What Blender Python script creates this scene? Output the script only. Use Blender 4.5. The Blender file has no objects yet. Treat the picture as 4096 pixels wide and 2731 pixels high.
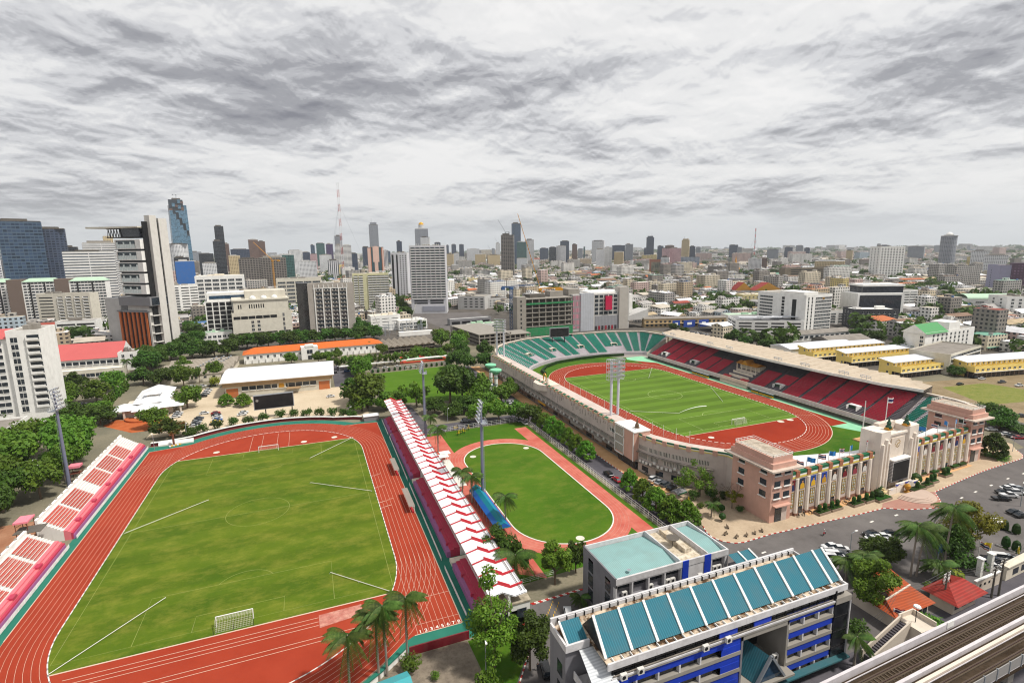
import bpy,math,random
import numpy as np
from mathutils import Vector,Matrix
RAD=math.radians
SC=bpy.context.scene
COL=SC.collection
# ------------------------------------------------------------------ camera
F_NATIVE=2102.03;PITCH=0.17473;ROLL=-0.012915;CAM_H=80.816;HEADING=RAD(21.2)
CAM=np.array([19.60,-173.65,CAM_H])
def _basis():
 cy,sy=math.cos(HEADING),math.sin(HEADING)
 fw=np.array([sy*math.cos(PITCH),cy*math.cos(PITCH),-math.sin(PITCH)])
 up=np.array([sy*math.sin(PITCH),cy*math.sin(PITCH),math.cos(PITCH)])
 rt=np.array([cy,-sy,0.0])
 r2=rt*math.cos(ROLL)+up*math.sin(ROLL);u2=-rt*math.sin(ROLL)+up*math.cos(ROLL)
 return fw,r2,u2
FW,RT,UP=_basis()
camdata=bpy.data.cameras.new("camera");cam=bpy.data.objects.new("camera",camdata);COL.objects.link(cam)
cam.matrix_world=Matrix(((RT[0],UP[0],-FW[0],CAM[0]),(RT[1],UP[1],-FW[1],CAM[1]),(RT[2],UP[2],-FW[2],CAM[2]),(0,0,0,1)))
camdata.sensor_width=36;camdata.lens=36*F_NATIVE/4096;camdata.clip_start=1;camdata.clip_end=90000
SC.camera=cam;SC.cycles.filter_width=1.15
# ------------------------------------------------------------------ sky, sun, exposure
SUN_EL,SUN_AZ=RAD(57),RAD(130)
sun=bpy.data.lights.new("sun",'SUN');sun.energy=3.2;sun.angle=RAD(5);sun.color=(1.0,0.95,0.87)
so=bpy.data.objects.new("sun",sun);COL.objects.link(so)
sd=Vector((math.sin(SUN_AZ)*math.cos(SUN_EL),math.cos(SUN_AZ)*math.cos(SUN_EL),math.sin(SUN_EL)))
so.rotation_euler=sd.to_track_quat('Z','Y').to_euler()
SC.view_settings.view_transform='Standard';SC.view_settings.look='None'
SC.view_settings.exposure=0.55;SC.view_settings.gamma=1.0
W=bpy.data.worlds.new("World");SC.world=W;W.use_nodes=True
def build_world():
 nt=W.node_tree;N=nt.nodes;L=nt.links;N.clear()
 def n(t,**k):
  x=N.new(t)
  for a,b in k.items():setattr(x,a,b)
  return x
 def math_(op,a,b=None,c=None,clamp=False):
  x=n('ShaderNodeMath',operation=op,use_clamp=clamp)
  for i,v in enumerate((a,b,c)):
   if v is None:continue
   if hasattr(v,'links'):L.new(v,x.inputs[i])
   else:x.inputs[i].default_value=v
  return x.outputs[0]
 out=n('ShaderNodeOutputWorld');bg=n('ShaderNodeBackground');L.new(bg.outputs[0],out.inputs[0])
 sky=n('ShaderNodeTexSky',sky_type='NISHITA');sky.sun_disc=False
 sky.sun_elevation=SUN_EL;sky.sun_rotation=SUN_AZ;sky.dust_density=3.0
 skym=n('ShaderNodeMix',data_type='RGBA',blend_type='MULTIPLY');skym.inputs[0].default_value=1
 L.new(sky.outputs[0],skym.inputs[6]);skym.inputs[7].default_value=(.1,.1,.1,1)
 tc=n('ShaderNodeTexCoord');sep=n('ShaderNodeSeparateXYZ');L.new(tc.outputs['Generated'],sep.inputs[0])
 zc=math_('MAXIMUM',sep.outputs[2],0.0)
 zz=math_('ADD',zc,0.20)
 cx=math_('DIVIDE',sep.outputs[0],zz);cy=math_('DIVIDE',sep.outputs[1],zz)
 comb=n('ShaderNodeCombineXYZ');L.new(cx,comb.inputs[0]);L.new(cy,comb.inputs[1])
 def noise(scale,det,rough,dist,off,k=1.0):
  mp=n('ShaderNodeMapping');L.new(comb.outputs[0],mp.inputs[0])
  mp.inputs['Location'].default_value=off;mp.inputs['Rotation'].default_value=(0,0,SKYROT);mp.inputs['Scale'].default_value=(k,k,1)
  t=n('ShaderNodeTexNoise');L.new(mp.outputs[0],t.inputs['Vector'])
  t.inputs['Scale'].default_value=scale;t.inputs['Detail'].default_value=det
  t.inputs['Roughness'].default_value=rough;t.inputs['Distortion'].default_value=dist
  return t.outputs[0]
 kb,km,kf=1.07,1.035,1.014
 big=noise(.80,3,.45,.1,(SKY[0],SKY[1],0));big2=noise(.80,3,.45,.1,(SKY[0],SKY[1],0),kb)
 mid=noise(2.3,5,.55,.35,(SKY[2],SKY[3],2));mid2=noise(2.3,5,.55,.35,(SKY[2],SKY[3],2),km)
 fin=noise(6.5,8,.6,.4,(1.3,4.1,5));fin2=noise(6.5,8,.6,.4,(1.3,4.1,5),kf)
 relief=math_('ADD',math_('MULTIPLY',math_('SUBTRACT',big,big2),.5),math_('ADD',math_('MULTIPLY',math_('SUBTRACT',mid,mid2),.46),math_('MULTIPLY',math_('SUBTRACT',fin,fin2),.34)))
 d=math_('ADD',math_('MULTIPLY',big,.70),math_('ADD',math_('MULTIPLY',mid,.23),math_('ADD',math_('MULTIPLY',fin,.07),relief)))
 ramp=n('ShaderNodeValToRGB');L.new(d,ramp.inputs[0])
 cr=ramp.color_ramp;cr.interpolation='EASE'
 cr.elements[0].position=.37;cr.elements[0].color=(.66,.65,.64,1)
 cr.elements[1].position=.80;cr.elements[1].color=(.13,.13,.15,1)
 for p,c in((.475,(.60,.595,.59)),(.545,(.48,.48,.49)),(.605,(.34,.34,.355)),(.66,(.235,.235,.25))):
  e=cr.elements.new(p);e.color=(*c,1)
 hz=n('ShaderNodeMapRange');L.new(sep.outputs[2],hz.inputs[0])
 hz.inputs[1].default_value=0.0;hz.inputs[2].default_value=0.085;hz.inputs[3].default_value=.95;hz.inputs[4].default_value=0.0
 hz.interpolation_type='SMOOTHSTEP'
 m1=n('ShaderNodeMix',data_type='RGBA');L.new(hz.outputs[0],m1.inputs[0]);L.new(ramp.outputs[0],m1.inputs[6]);m1.inputs[7].default_value=(.54,.56,.57,1)
 m2=n('ShaderNodeMix',data_type='RGBA');m2.inputs[0].default_value=.95;L.new(skym.outputs[2],m2.inputs[6]);L.new(m1.outputs[2],m2.inputs[7])
 L.new(m2.outputs[2],bg.inputs[0]);bg.inputs[1].default_value=1.0
SKY=(9.7,-3.3,2.2,8.8);SKYROT=-0.6
build_world()
# ------------------------------------------------------------------ picture <-> place
CROPS=dict(n=(0,0,1),a=(0,800,2),b=(1176,800,2),c=(2352,800,2),d=(2920,800,2),e=(0,1300,2.24),f=(1024,1300,2.24),h=(2048,1300,2.24),i=(3072,1400,2.24),j=(0,2000,2.1445),k=(1024,2000,2.1445),l=(2048,2000,2.1445),m=(3072,2000,2.1445),o=(3400,2100,1.931),q=(2350,1700,2.2857))
def nat(c,x,y):
 ox,oy,s=CROPS[c];return ox+x/s,oy+y/s
def ray(X,Y):
 return FW+(X-2048)/F_NATIVE*RT-(Y-1365.5)/F_NATIVE*UP
def at(c,x,y,z=0.0):
 """the surveyed place that a point of the photograph shows, at height z"""
 d=ray(*nat(c,x,y));t=(z-CAM_H)/d[2];p=CAM+t*d
 return float(p[0]),float(p[1])
def far(X,Y,dist):
 """place along the bearing of native column X at a ground distance, and the height native row Y has there"""
 d=ray(X,Y);h=math.hypot(d[0],d[1]);t=dist/h;p=CAM+t*d
 return float(p[0]),float(p[1]),float(p[2])
def pix(p):
 v=np.asarray(p,float)-CAM;z=v@FW
 return 2048+F_NATIVE*(v@RT)/z,1365.5-F_NATIVE*(v@UP)/z,z
 # ------------------------------------------------------------------ materials
def lin(h):
 h=h.lstrip('#');r=[]
 for i in(0,2,4):
  c=int(h[i:i+2],16)/255;r.append(c/12.92 if c<=.04045 else((c+.055)/1.055)**2.4)
 return tuple(r)
MATS={}
def nodes(name):
 m=bpy.data.materials.new(name);m.use_nodes=True;nt=m.node_tree
 b=nt.nodes['Principled BSDF']
 return m,nt,nt.nodes,nt.links,b
def mixrgb(nt,fac,a,b,mode='MIX'):
 x=nt.nodes.new('ShaderNodeMix');x.data_type='RGBA';x.blend_type=mode
 for i,v in((0,fac),(6,a),(7,b)):
  if hasattr(v,'links'):nt.links.new(v,x.inputs[i])
  elif i==0:x.inputs[0].default_value=v
  else:x.inputs[i].default_value=(*v,1)
 return x.outputs[2]
def fmath(nt,op,a,b=None,c=None):
 x=nt.nodes.new('ShaderNodeMath');x.operation=op
 for i,v in enumerate((a,b,c)):
  if v is None:continue
  if hasattr(v,'links'):nt.links.new(v,x.inputs[i])
  else:x.inputs[i].default_value=v
 return x.outputs[0]
def noise(nt,scale,detail=4,rough=.55,vec=None,stretch=None,dist=0.0):
 t=nt.nodes.new('ShaderNodeTexNoise');t.inputs['Scale'].default_value=scale
 t.inputs['Detail'].default_value=detail;t.inputs['Roughness'].default_value=rough;t.inputs['Distortion'].default_value=dist
 if vec is None:
  tc=nt.nodes.new('ShaderNodeTexCoord');vec=tc.outputs['Object']
 if stretch:
  mp=nt.nodes.new('ShaderNodeMapping');mp.inputs['Scale'].default_value=stretch;nt.links.new(vec,mp.inputs[0]);vec=mp.outputs[0]
 nt.links.new(vec,t.inputs['Vector']);return t.outputs[0]
def ramp(nt,fac,lo,hi,a=0.0,b=1.0):
 x=nt.nodes.new('ShaderNodeMapRange');nt.links.new(fac,x.inputs[0])
 for i,v in((1,lo),(2,hi),(3,a),(4,b)):x.inputs[i].default_value=v
 return x.outputs[0]
def paint(name,col,rough=.7,dirt='#6d675e',amt=.22,scale=.25,streak=True,metal=0.0,spec=.3,rnd=0.0,bump=0.0):
 """weathered paint, render or metal: broad blotches plus rain streaks"""
 if name in MATS:return MATS[name]
 m,nt,N,L,b=nodes(name);c=lin(col)
 f=ramp(nt,noise(nt,scale,6,.65),.42,.75)
 if streak:f=fmath(nt,'MAXIMUM',f,fmath(nt,'MULTIPLY',ramp(nt,noise(nt,.9,4,.6,stretch=(1,1,.06)),.52,.8),.9))
 o=mixrgb(nt,fmath(nt,'MULTIPLY',f,amt),c,lin(dirt))
 if rnd:
  oi=N.new('ShaderNodeObjectInfo');hs=N.new('ShaderNodeHueSaturation');L.new(o,hs.inputs['Color'])
  L.new(ramp(nt,oi.outputs['Random'],0,1,1-rnd,1+rnd),hs.inputs['Value']);o=hs.outputs[0]
 L.new(o,b.inputs['Base Color'])
 b.inputs['Roughness'].default_value=rough;b.inputs['Metallic'].default_value=metal;b.inputs['Specular IOR Level'].default_value=spec
 if bump:
  bp=N.new('ShaderNodeBump');bp.inputs['Strength'].default_value=bump;L.new(noise(nt,3,3),bp.inputs['Height']);L.new(bp.outputs[0],b.inputs['Normal'])
 MATS[name]=m;return m
def glass(name,col='#1b2229',rough=.12):
 if name in MATS:return MATS[name]
 m,nt,N,L,b=nodes(name)
 v=ramp(nt,noise(nt,.6,2),.35,.7)
 L.new(mixrgb(nt,v,lin(col),tuple(min(1,x*2.2+.01)for x in lin(col))),b.inputs['Base Color'])
 b.inputs['Roughness'].default_value=rough;b.inputs['Specular IOR Level'].default_value=.55
 MATS[name]=m;return m
def facade(name,wall,pane,bw,fh,fw=.6,ff=.55,rough=.6,slab=None,dirt=.2,off=0.0,spec=.35):
 """wall with a grid of windows by UV in metres: bw bay width, fh floor height, fw/ff the share a window takes"""
 if name in MATS:return MATS[name]
 m,nt,N,L,b=nodes(name)
 uv=N.new('ShaderNodeUVMap');sp=N.new('ShaderNodeSeparateXYZ');L.new(uv.outputs[0],sp.inputs[0])
 fu=fmath(nt,'FRACT',fmath(nt,'DIVIDE',fmath(nt,'ADD',sp.outputs[0],1000*bw+off),bw))
 fv=fmath(nt,'FRACT',fmath(nt,'DIVIDE',fmath(nt,'ADD',sp.outputs[1],0.0),fh))
 mu=fmath(nt,'LESS_THAN',fmath(nt,'ABSOLUTE',fmath(nt,'SUBTRACT',fu,.5)),fw/2)
 mv=fmath(nt,'LESS_THAN',fmath(nt,'ABSOLUTE',fmath(nt,'SUBTRACT',fv,.5)),ff/2)
 g=fmath(nt,'MULTIPLY',mu,mv)
 wn=N.new('ShaderNodeTexWhiteNoise');wn.noise_dimensions='2D'
 cb=N.new('ShaderNodeCombineXYZ');L.new(fmath(nt,'FLOOR',fmath(nt,'DIVIDE',sp.outputs[0],bw)),cb.inputs[0]);L.new(fmath(nt,'FLOOR',fmath(nt,'DIVIDE',sp.outputs[1],fh)),cb.inputs[1])
 L.new(cb.outputs[0],wn.inputs[0])
 p=lin(pane);pc=mixrgb(nt,wn.outputs[0],tuple(x*.6 for x in p),tuple(min(1,x*1.7+.01)for x in p))
 wc=mixrgb(nt,fmath(nt,'MULTIPLY',ramp(nt,noise(nt,.12,5,.6,stretch=(1,1,.35)),.4,.75),dirt),lin(wall),lin('#6a655e'))
 if slab:
  sl=fmath(nt,'GREATER_THAN',fv,.86);wc=mixrgb(nt,sl,wc,lin(slab))
 L.new(mixrgb(nt,g,wc,pc),b.inputs['Base Color'])
 L.new(ramp(nt,g,0,1,rough,.18),b.inputs['Roughness']);b.inputs['Specular IOR Level'].default_value=spec
 MATS[name]=m;return m
def stripes(name,a,c2,period,share=.5,axis=0,rough=.6,metal=0.0,amt=.15,spec=.15):
 """two colours in bands along one UV axis (metal sheet ribs, slats)"""
 if name in MATS:return MATS[name]
 m,nt,N,L,b=nodes(name)
 uv=N.new('ShaderNodeUVMap');sp=N.new('ShaderNodeSeparateXYZ');L.new(uv.outputs[0],sp.inputs[0])
 f=fmath(nt,'LESS_THAN',fmath(nt,'FRACT',fmath(nt,'DIVIDE',fmath(nt,'ADD',sp.outputs[axis],999*period),period)),share)
 d=fmath(nt,'MULTIPLY',ramp(nt,noise(nt,.3,6,.6),.42,.75),amt)
 L.new(mixrgb(nt,d,mixrgb(nt,f,lin(a),lin(c2)),lin('#6b6357')),b.inputs['Base Color'])
 b.inputs['Roughness'].default_value=rough;b.inputs['Metallic'].default_value=metal;b.inputs['Specular IOR Level'].default_value=spec
 MATS[name]=m;return m
def leafmat(name,a,c2,alt='#8a9a2a',amt=.25):
 if name in MATS:return MATS[name]
 m,nt,N,L,b=nodes(name)
 f=ramp(nt,noise(nt,.55,3,.6),.3,.7)
 o=mixrgb(nt,f,lin(a),lin(c2))
 o=mixrgb(nt,fmath(nt,'MULTIPLY',ramp(nt,noise(nt,2.2,2),.5,.8),amt),o,lin(alt))
 oi=N.new('ShaderNodeObjectInfo');hs=N.new('ShaderNodeHueSaturation');L.new(o,hs.inputs['Color'])
 L.new(ramp(nt,oi.outputs['Random'],0,1,.7,1.3),hs.inputs['Value']);L.new(ramp(nt,oi.outputs['Random'],0,1,.47,.515),hs.inputs['Hue'])
 L.new(hs.outputs[0],b.inputs['Base Color']);b.inputs['Roughness'].default_value=.55;b.inputs['Specular IOR Level'].default_value=.25
 tr=N.new('ShaderNodeBsdfTranslucent');L.new(hs.outputs[0],tr.inputs[0]);ms=N.new('ShaderNodeMixShader');ms.inputs[0].default_value=.3
 L.new(b.outputs[0],ms.inputs[1]);L.new(tr.outputs[0],ms.inputs[2]);L.new(ms.outputs[0],N['Material Output'].inputs[0])
 MATS[name]=m;return m
 # ------------------------------------------------------------------ mesh builder
class MB:
 def __init__(s):s.v=[];s.f=[];s.m=[]
 def add(s,vs,fs,m=0):
  o=len(s.v);s.v.extend([tuple(map(float,p))for p in vs]);s.f.extend([tuple(i+o for i in f)for f in fs])
  s.m.extend([m]*len(fs)if isinstance(m,int)else m);return s
 def quad(s,*p,m=0):return s.add(p,[tuple(range(len(p)))],m)
 def box(s,a,b,m=0,top=None,nobottom=True):
  (x0,y0,z0),(x1,y1,z1)=a,b
  v=[(x0,y0,z0),(x1,y0,z0),(x1,y1,z0),(x0,y1,z0),(x0,y0,z1),(x1,y0,z1),(x1,y1,z1),(x0,y1,z1)]
  f=[(0,1,5,4),(1,2,6,5),(2,3,7,6),(3,0,4,7),(4,5,6,7),(3,2,1,0)]
  t=m if top is None else top
  return s.add(v,f,[m]*4+[t,m])
 def obox(s,c,size,rz,m=0,top=None):
  k=MB().box((-size[0]/2,-size[1]/2,0),(size[0]/2,size[1]/2,size[2]),m,top);ca,sa=math.cos(rz),math.sin(rz)
  return s.add([(c[0]+x*ca-y*sa,c[1]+x*sa+y*ca,c[2]+z)for x,y,z in k.v],k.f,k.m)
 def prism(s,pts,z0,z1,m=0,top=None,z1s=None):
  n=len(pts)
  a=sum(pts[i][0]*pts[(i+1)%n][1]-pts[(i+1)%n][0]*pts[i][1]for i in range(n))
  if a<0:pts=pts[::-1];z1s=z1s[::-1]if z1s else None
  hi=z1s or[z1]*n
  v=[(x,y,z0)for x,y in pts]+[(x,y,hi[i])for i,(x,y)in enumerate(pts)]
  f=[(i,(i+1)%n,n+(i+1)%n,n+i)for i in range(n)]+[tuple(range(n,2*n)),tuple(range(n-1,-1,-1))]
  return s.add(v,f,[m]*n+[m if top is None else top,m])
 def sheet(s,pts,z,m=0):
  n=len(pts);a=sum(pts[i][0]*pts[(i+1)%n][1]-pts[(i+1)%n][0]*pts[i][1]for i in range(n))
  return s.add([(x,y,z)for x,y in(pts if a>0 else pts[::-1])],[tuple(range(n))],m)
 def strip(s,A,B,m=0):
  n=len(A);return s.add(list(A)+list(B),[(i,i+1,n+i+1,n+i)for i in range(n-1)],m)
 def bar(s,p,q,w,h=None,m=0):
  p,q=Vector(p),Vector(q);d=(q-p);l=d.length
  if l<1e-6:return s
  d/=l;up=Vector((0,0,1))if abs(d.z)<.95 else Vector((0,1,0));r=d.cross(up).normalized();u=r.cross(d);h=h or w
  c=[(-w/2,-h/2),(w/2,-h/2),(w/2,h/2),(-w/2,h/2)]
  v=[p+r*a+u*b for a,b in c]+[q+r*a+u*b for a,b in c]
  return s.add(v,[(0,1,5,4),(1,2,6,5),(2,3,7,6),(3,0,4,7),(4,5,6,7),(3,2,1,0)],m)
 def tube(s,pts,rs,n=8,m=0,cap=True):
  rings=[]
  if not hasattr(rs,'__len__'):rs=[rs]*len(pts)
  P=[Vector(p)for p in pts]
  for i,p in enumerate(P):
   d=(P[min(i+1,len(P)-1)]-P[max(i-1,0)]).normalized();a=Vector((0,0,1))if abs(d.z)<.9 else Vector((1,0,0))
   r=d.cross(a).normalized();u=r.cross(d)
   rings+=[p+(r*math.cos(2*math.pi*k/n)+u*math.sin(2*math.pi*k/n))*rs[i]for k in range(n)]
  f=[(i*n+k,i*n+(k+1)%n,(i+1)*n+(k+1)%n,(i+1)*n+k)for i in range(len(P)-1)for k in range(n)]
  if cap:f+=[tuple(range(n-1,-1,-1)),tuple(range((len(P)-1)*n,len(P)*n))]
  return s.add(rings,f,m)
 def lathe(s,c,prof,n=16,m=0):
  o=[(c[0]+r*math.cos(2*math.pi*k/n),c[1]+r*math.sin(2*math.pi*k/n),c[2]+z)for r,z in prof for k in range(n)]
  f=[(i*n+k,i*n+(k+1)%n,(i+1)*n+(k+1)%n,(i+1)*n+k)for i in range(len(prof)-1)for k in range(n)]
  f.append(tuple(range((len(prof)-1)*n,len(prof)*n)))
  return s.add(o,f,m)
 def disc(s,c,r,n=20,m=0):return s.add([(c[0]+r*math.cos(2*math.pi*k/n),c[1]+r*math.sin(2*math.pi*k/n),c[2])for k in range(n)],[tuple(range(n))],m)
 def gable(s,x0,y0,x1,y1,z0,zr,m=0,along='x',gm=None,over=0.0):
  gm=m if gm is None else gm
  if along=='x':
   ym=(y0+y1)/2;v=[(x0-over,y0-over,z0),(x1+over,y0-over,z0),(x1+over,y1+over,z0),(x0-over,y1+over,z0),(x0-over,ym,zr),(x1+over,ym,zr)]
   return s.add(v,[(0,1,5,4),(2,3,4,5),(3,0,4),(1,2,5)],[m,m,gm,gm])
  xm=(x0+x1)/2;v=[(x0-over,y0-over,z0),(x1+over,y0-over,z0),(x1+over,y1+over,z0),(x0-over,y1+over,z0),(xm,y0-over,zr),(xm,y1+over,zr)]
  return s.add(v,[(3,0,4,5),(1,2,5,4),(0,1,4),(2,3,5)],[m,m,gm,gm])
 def hip(s,x0,y0,x1,y1,z0,zr,m=0,inset=None,over=0.0):
  x0-=over;y0-=over;x1+=over;y1+=over;w,d=x1-x0,y1-y0;i=inset if inset is not None else min(w,d)/2
  if w>=d:r=[(x0+i,(y0+y1)/2,zr),(x1-i,(y0+y1)/2,zr)]
  else:r=[((x0+x1)/2,y0+i,zr),((x0+x1)/2,y1-i,zr)]
  v=[(x0,y0,z0),(x1,y0,z0),(x1,y1,z0),(x0,y1,z0)]+r
  f=[(0,1,5,4),(2,3,4,5),(3,0,4),(1,2,5)]if w>=d else[(3,0,4,5),(1,2,5,4),(0,1,4),(2,3,5)]
  return s.add(v,f+[(3,2,1,0)],m)
 def mesh(s,name,mats,smooth=False):
  me=bpy.data.meshes.new(name);me.from_pydata(s.v,[],s.f)
  for x in mats:me.materials.append(x)
  nf=len(s.f)
  me.polygons.foreach_set('material_index',np.array(s.m,dtype=np.int32))
  if smooth:me.polygons.foreach_set('use_smooth',np.ones(nf,dtype=bool))
  boxuv(me);me.update();return me
 def obj(s,name,mats,parent=None,loc=(0,0,0),rz=0.0,smooth=False):
  if not isinstance(mats,(list,tuple)):mats=[mats]
  return link(name,s.mesh(name,mats,smooth),parent,loc,rz)
def boxuv(me):
 nf=len(me.polygons);nl=len(me.loops)
 if nf==0:return
 nrm=np.empty(nf*3);me.polygons.foreach_get('normal',nrm);nrm=nrm.reshape(-1,3)
 tot=np.empty(nf,dtype=np.int32);me.polygons.foreach_get('loop_total',tot)
 vi=np.empty(nl,dtype=np.int32);me.loops.foreach_get('vertex_index',vi)
 co=np.empty(len(me.vertices)*3);me.vertices.foreach_get('co',co);co=co.reshape(-1,3)[vi]
 n=np.repeat(nrm,tot,0);hl=np.hypot(n[:,0],n[:,1]);flat=np.abs(n[:,2])>.85
 tx=np.where(hl>1e-6,-n[:,1]/np.maximum(hl,1e-6),1);ty=np.where(hl>1e-6,n[:,0]/np.maximum(hl,1e-6),0)
 u=np.where(flat,co[:,0],co[:,0]*tx+co[:,1]*ty);v=np.where(flat,co[:,1],np.where(np.abs(n[:,2])>.2,-(co[:,0]*n[:,0]+co[:,1]*n[:,1])/np.maximum(hl,1e-6),co[:,2]))
 uvl=me.uv_layers.new(name='UVMap');uvl.data.foreach_set('uv',np.stack([u,v],1).astype(np.float32).ravel())
def link(name,data,parent=None,loc=(0,0,0),rz=0.0):
 o=bpy.data.objects.new(name,data);COL.objects.link(o);o.location=loc;o.rotation_euler=(0,0,rz)
 if parent is not None:o.parent=parent
 return o
def thing(name,label,cat,loc=(0,0,0),rz=0.0,group=None,data=None):
 o=link(name,data,None,loc,rz);tag(o,label,cat,group);return o
def tag(o,label,cat,group=None):
 o['label']=label;o['category']=cat
 if group:o['group']=group
 return o
def struct(name,mb,mats,smooth=False):
 o=mb.obj(name,mats,smooth=smooth);o['kind']='structure';return o
def copy_tree(o,parent=None):
 c=o.copy();COL.objects.link(c)
 if parent is not None:c.parent=parent
 for ch in list(o.children):copy_tree(ch,c)
 return c
 # labels for the many: told apart by the landmark each one stands nearest
LANDMARKS=[];PENDING=[]
def landmark(phrase,x,y,z=0.0):LANDMARKS.append((phrase,np.array([x,y,z])))
def later(o,desc,cat,group,p=None):
 PENDING.append((o,desc,p if p is not None else tuple(o.location)));o['category']=cat;o['group']=group
ORD=['leftmost','second from left','third from left','fourth from left','fifth from left','sixth from left','seventh from left','eighth from left','ninth from left','tenth from left']
def assign_labels():
 LP=[(ph,pix(p),p)for ph,p in LANDMARKS];buckets={}
 for o,desc,p in PENDING:
  X,Y,z=pix(p)
  best=min(LP,key=lambda q:math.hypot((q[1][0]-X),(q[1][1]-Y)*2.2)+(0 if len(desc.split())+len(q[0].split())<11 else 400))
  dx,dy=X-best[1][0],Y-best[1][1]
  rel=('right of ' if dx>0 else 'left of ')if abs(dx)>abs(dy)*1.2 else('in front of ' if dy>0 else 'beyond ')
  buckets.setdefault(desc+' '+rel+best[0],[]).append((X,Y,o))
 for lab,items in buckets.items():
  items.sort(key=lambda t:t[0]);n=len(items)
  for i,(X,Y,o)in enumerate(items):
   if n==1:o['label']=lab
   elif i==n-1:o['label']='rightmost '+lab
   elif i<len(ORD):o['label']=(lab+', '+ORD[i])if i else 'leftmost '+lab
   else:o['label']=lab
   w=o['label'].replace(' house with ',' house, ').split()
   if len(w)>16:w=[q for q in w if q not in('low','tall','from','and','the')]
   o['label']=' '.join(w[:16])
   # ------------------------------------------------------------------ common materials
white=paint('white_paint','#e4e3df',amt=.25);cream=paint('cream_paint','#d8cfbe',amt=.3);steel=paint('galvanised_steel','#9aa0a6',.45,amt=.2,metal=.4)
conc=paint('concrete','#8f8a82',.85,amt=.4);darkconc=paint('stained_concrete','#5f5a53',.9,dirt='#332f2a',amt=.5)
black=paint('black_paint','#16171a',.5,amt=.1,streak=False);darkglass=glass('dark_glass');bluegl=glass('blue_glass','#1c3347')
pink=paint('salmon_render','#c39a8a',.85,dirt='#6e5a50',amt=.25);grey=paint('grey_render','#7d7d80',.8,amt=.25);trunkm=paint('bark','#6b5d4d',.9,dirt='#2e2821',amt=.5,scale=1.5)
redp=paint('red_paint','#b01b2a',.5,amt=.15);gold=paint('gold_paint','#b5832a',.4,amt=.3,metal=.3)
# ------------------------------------------------------------------ ground, roads, courts, tracks
def blotch(name,a,b_,scale=.08,dark=None,rough=.9,lo=.35,hi=.7,stretch=None,fine=1.2,fineamt=.18):
 if name in MATS:return MATS[name]
 m,nt,N,L,b=nodes(name)
 o=mixrgb(nt,ramp(nt,noise(nt,scale,6,.6,stretch=stretch),lo,hi),lin(a),lin(b_))
 o=mixrgb(nt,fmath(nt,'MULTIPLY',ramp(nt,noise(nt,fine,4,.7),.45,.8),fineamt),o,lin(dark or '#2c2a26'))
 L.new(o,b.inputs['Base Color']);b.inputs['Roughness'].default_value=rough;b.inputs['Specular IOR Level'].default_value=.06
 MATS[name]=m;return m
asphalt=blotch('asphalt','#5f5b5a','#6e6a68',.05,fine=.25,fineamt=.3);asphalt_d=blotch('asphalt_dark','#4c4a50','#605d62',.08)
paving=blotch('paving','#a8957e','#b9a78f',.12,'#6f5f4c',fineamt=.35);tanpave=blotch('tan_tiles','#bf9468','#cfa77c',.3,'#8c6748',fineamt=.3)
pinkpave=blotch('pink_paving','#9c7468','#a98275',.2);sand=blotch('sandy_concrete','#b7a78f','#c7b8a0',.06,'#85775f',fineamt=.35)
teal=blotch('teal_surface','#2a6a5a','#347665',.15,'#1c4a40');cityfloor=blotch('city_floor','#4d4a47','#6a645d',.01,fine=.06,fineamt=.6)
dirt=blotch('dirt','#7a6a52','#94836a',.1,'#3f4a25',fineamt=.5)
trackred=blotch('running_red','#8f3523','#9c402c',.04,'#7a2c1e',rough=.95,fine=.15,fineamt=.35);trackred2=blotch('running_red_main','#842c1c','#913520',.03,'#6e2316',rough=.9,fine=.1,fineamt=.35)
pinktrack=blotch('faded_track','#b0584c','#bf7565',.16,'#96443b',rough=.8,fine=.5,fineamt=.5)
linewhite=paint('line_white','#d8d4cc',amt=.15,streak=False);kerbred=paint('kerb_red','#b3261f',amt=.25)
def grassmat(name,dark,mid,dry,band=0.0,bandang=0.0,dryamt=.5,bandamt=.35):
 if name in MATS:return MATS[name]
 m,nt,N,L,b=nodes(name)
 o=mixrgb(nt,ramp(nt,noise(nt,.035,5,.6),.35,.65),lin(dark),lin(mid))
 o=mixrgb(nt,fmath(nt,'MULTIPLY',ramp(nt,noise(nt,.22,7,.72,stretch=(.55,1,1)),.46,.7),dryamt),o,lin(dry))
 o=mixrgb(nt,fmath(nt,'MULTIPLY',ramp(nt,noise(nt,1.6,4,.7),.35,.75),.3),o,tuple(x*.55 for x in lin(dark)))
 if band:
  tc=N.new('ShaderNodeTexCoord');sp=N.new('ShaderNodeSeparateXYZ');L.new(tc.outputs['Object'],sp.inputs[0])
  c=fmath(nt,'ADD',fmath(nt,'MULTIPLY',sp.outputs[0],math.cos(bandang)),fmath(nt,'MULTIPLY',sp.outputs[1],math.sin(bandang)))
  f=ramp(nt,fmath(nt,'SINE',fmath(nt,'MULTIPLY',c,math.pi/band)),-.25,.25,0,bandamt)
  o=mixrgb(nt,f,o,tuple(min(1,x*1.9)for x in lin(mid)))
 L.new(o,b.inputs['Base Color']);b.inputs['Roughness'].default_value=.9;b.inputs['Specular IOR Level'].default_value=.1
 MATS[name]=m;return m
g_near=grassmat('grass_near','#40590f','#566617','#878436',band=7,bandang=1.57,bandamt=.10,dryamt=.6)
g_main=grassmat('grass_main','#4a641c','#546f24','#6f7f36',band=5.4,bandang=1.57,bandamt=.24,dryamt=.15)
g_lawn=grassmat('grass_lawn','#33580f','#446815','#70742f',dryamt=.35);g_field=grassmat('grass_field','#41620f','#4c6e17','#728638',dryamt=.25)
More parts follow.
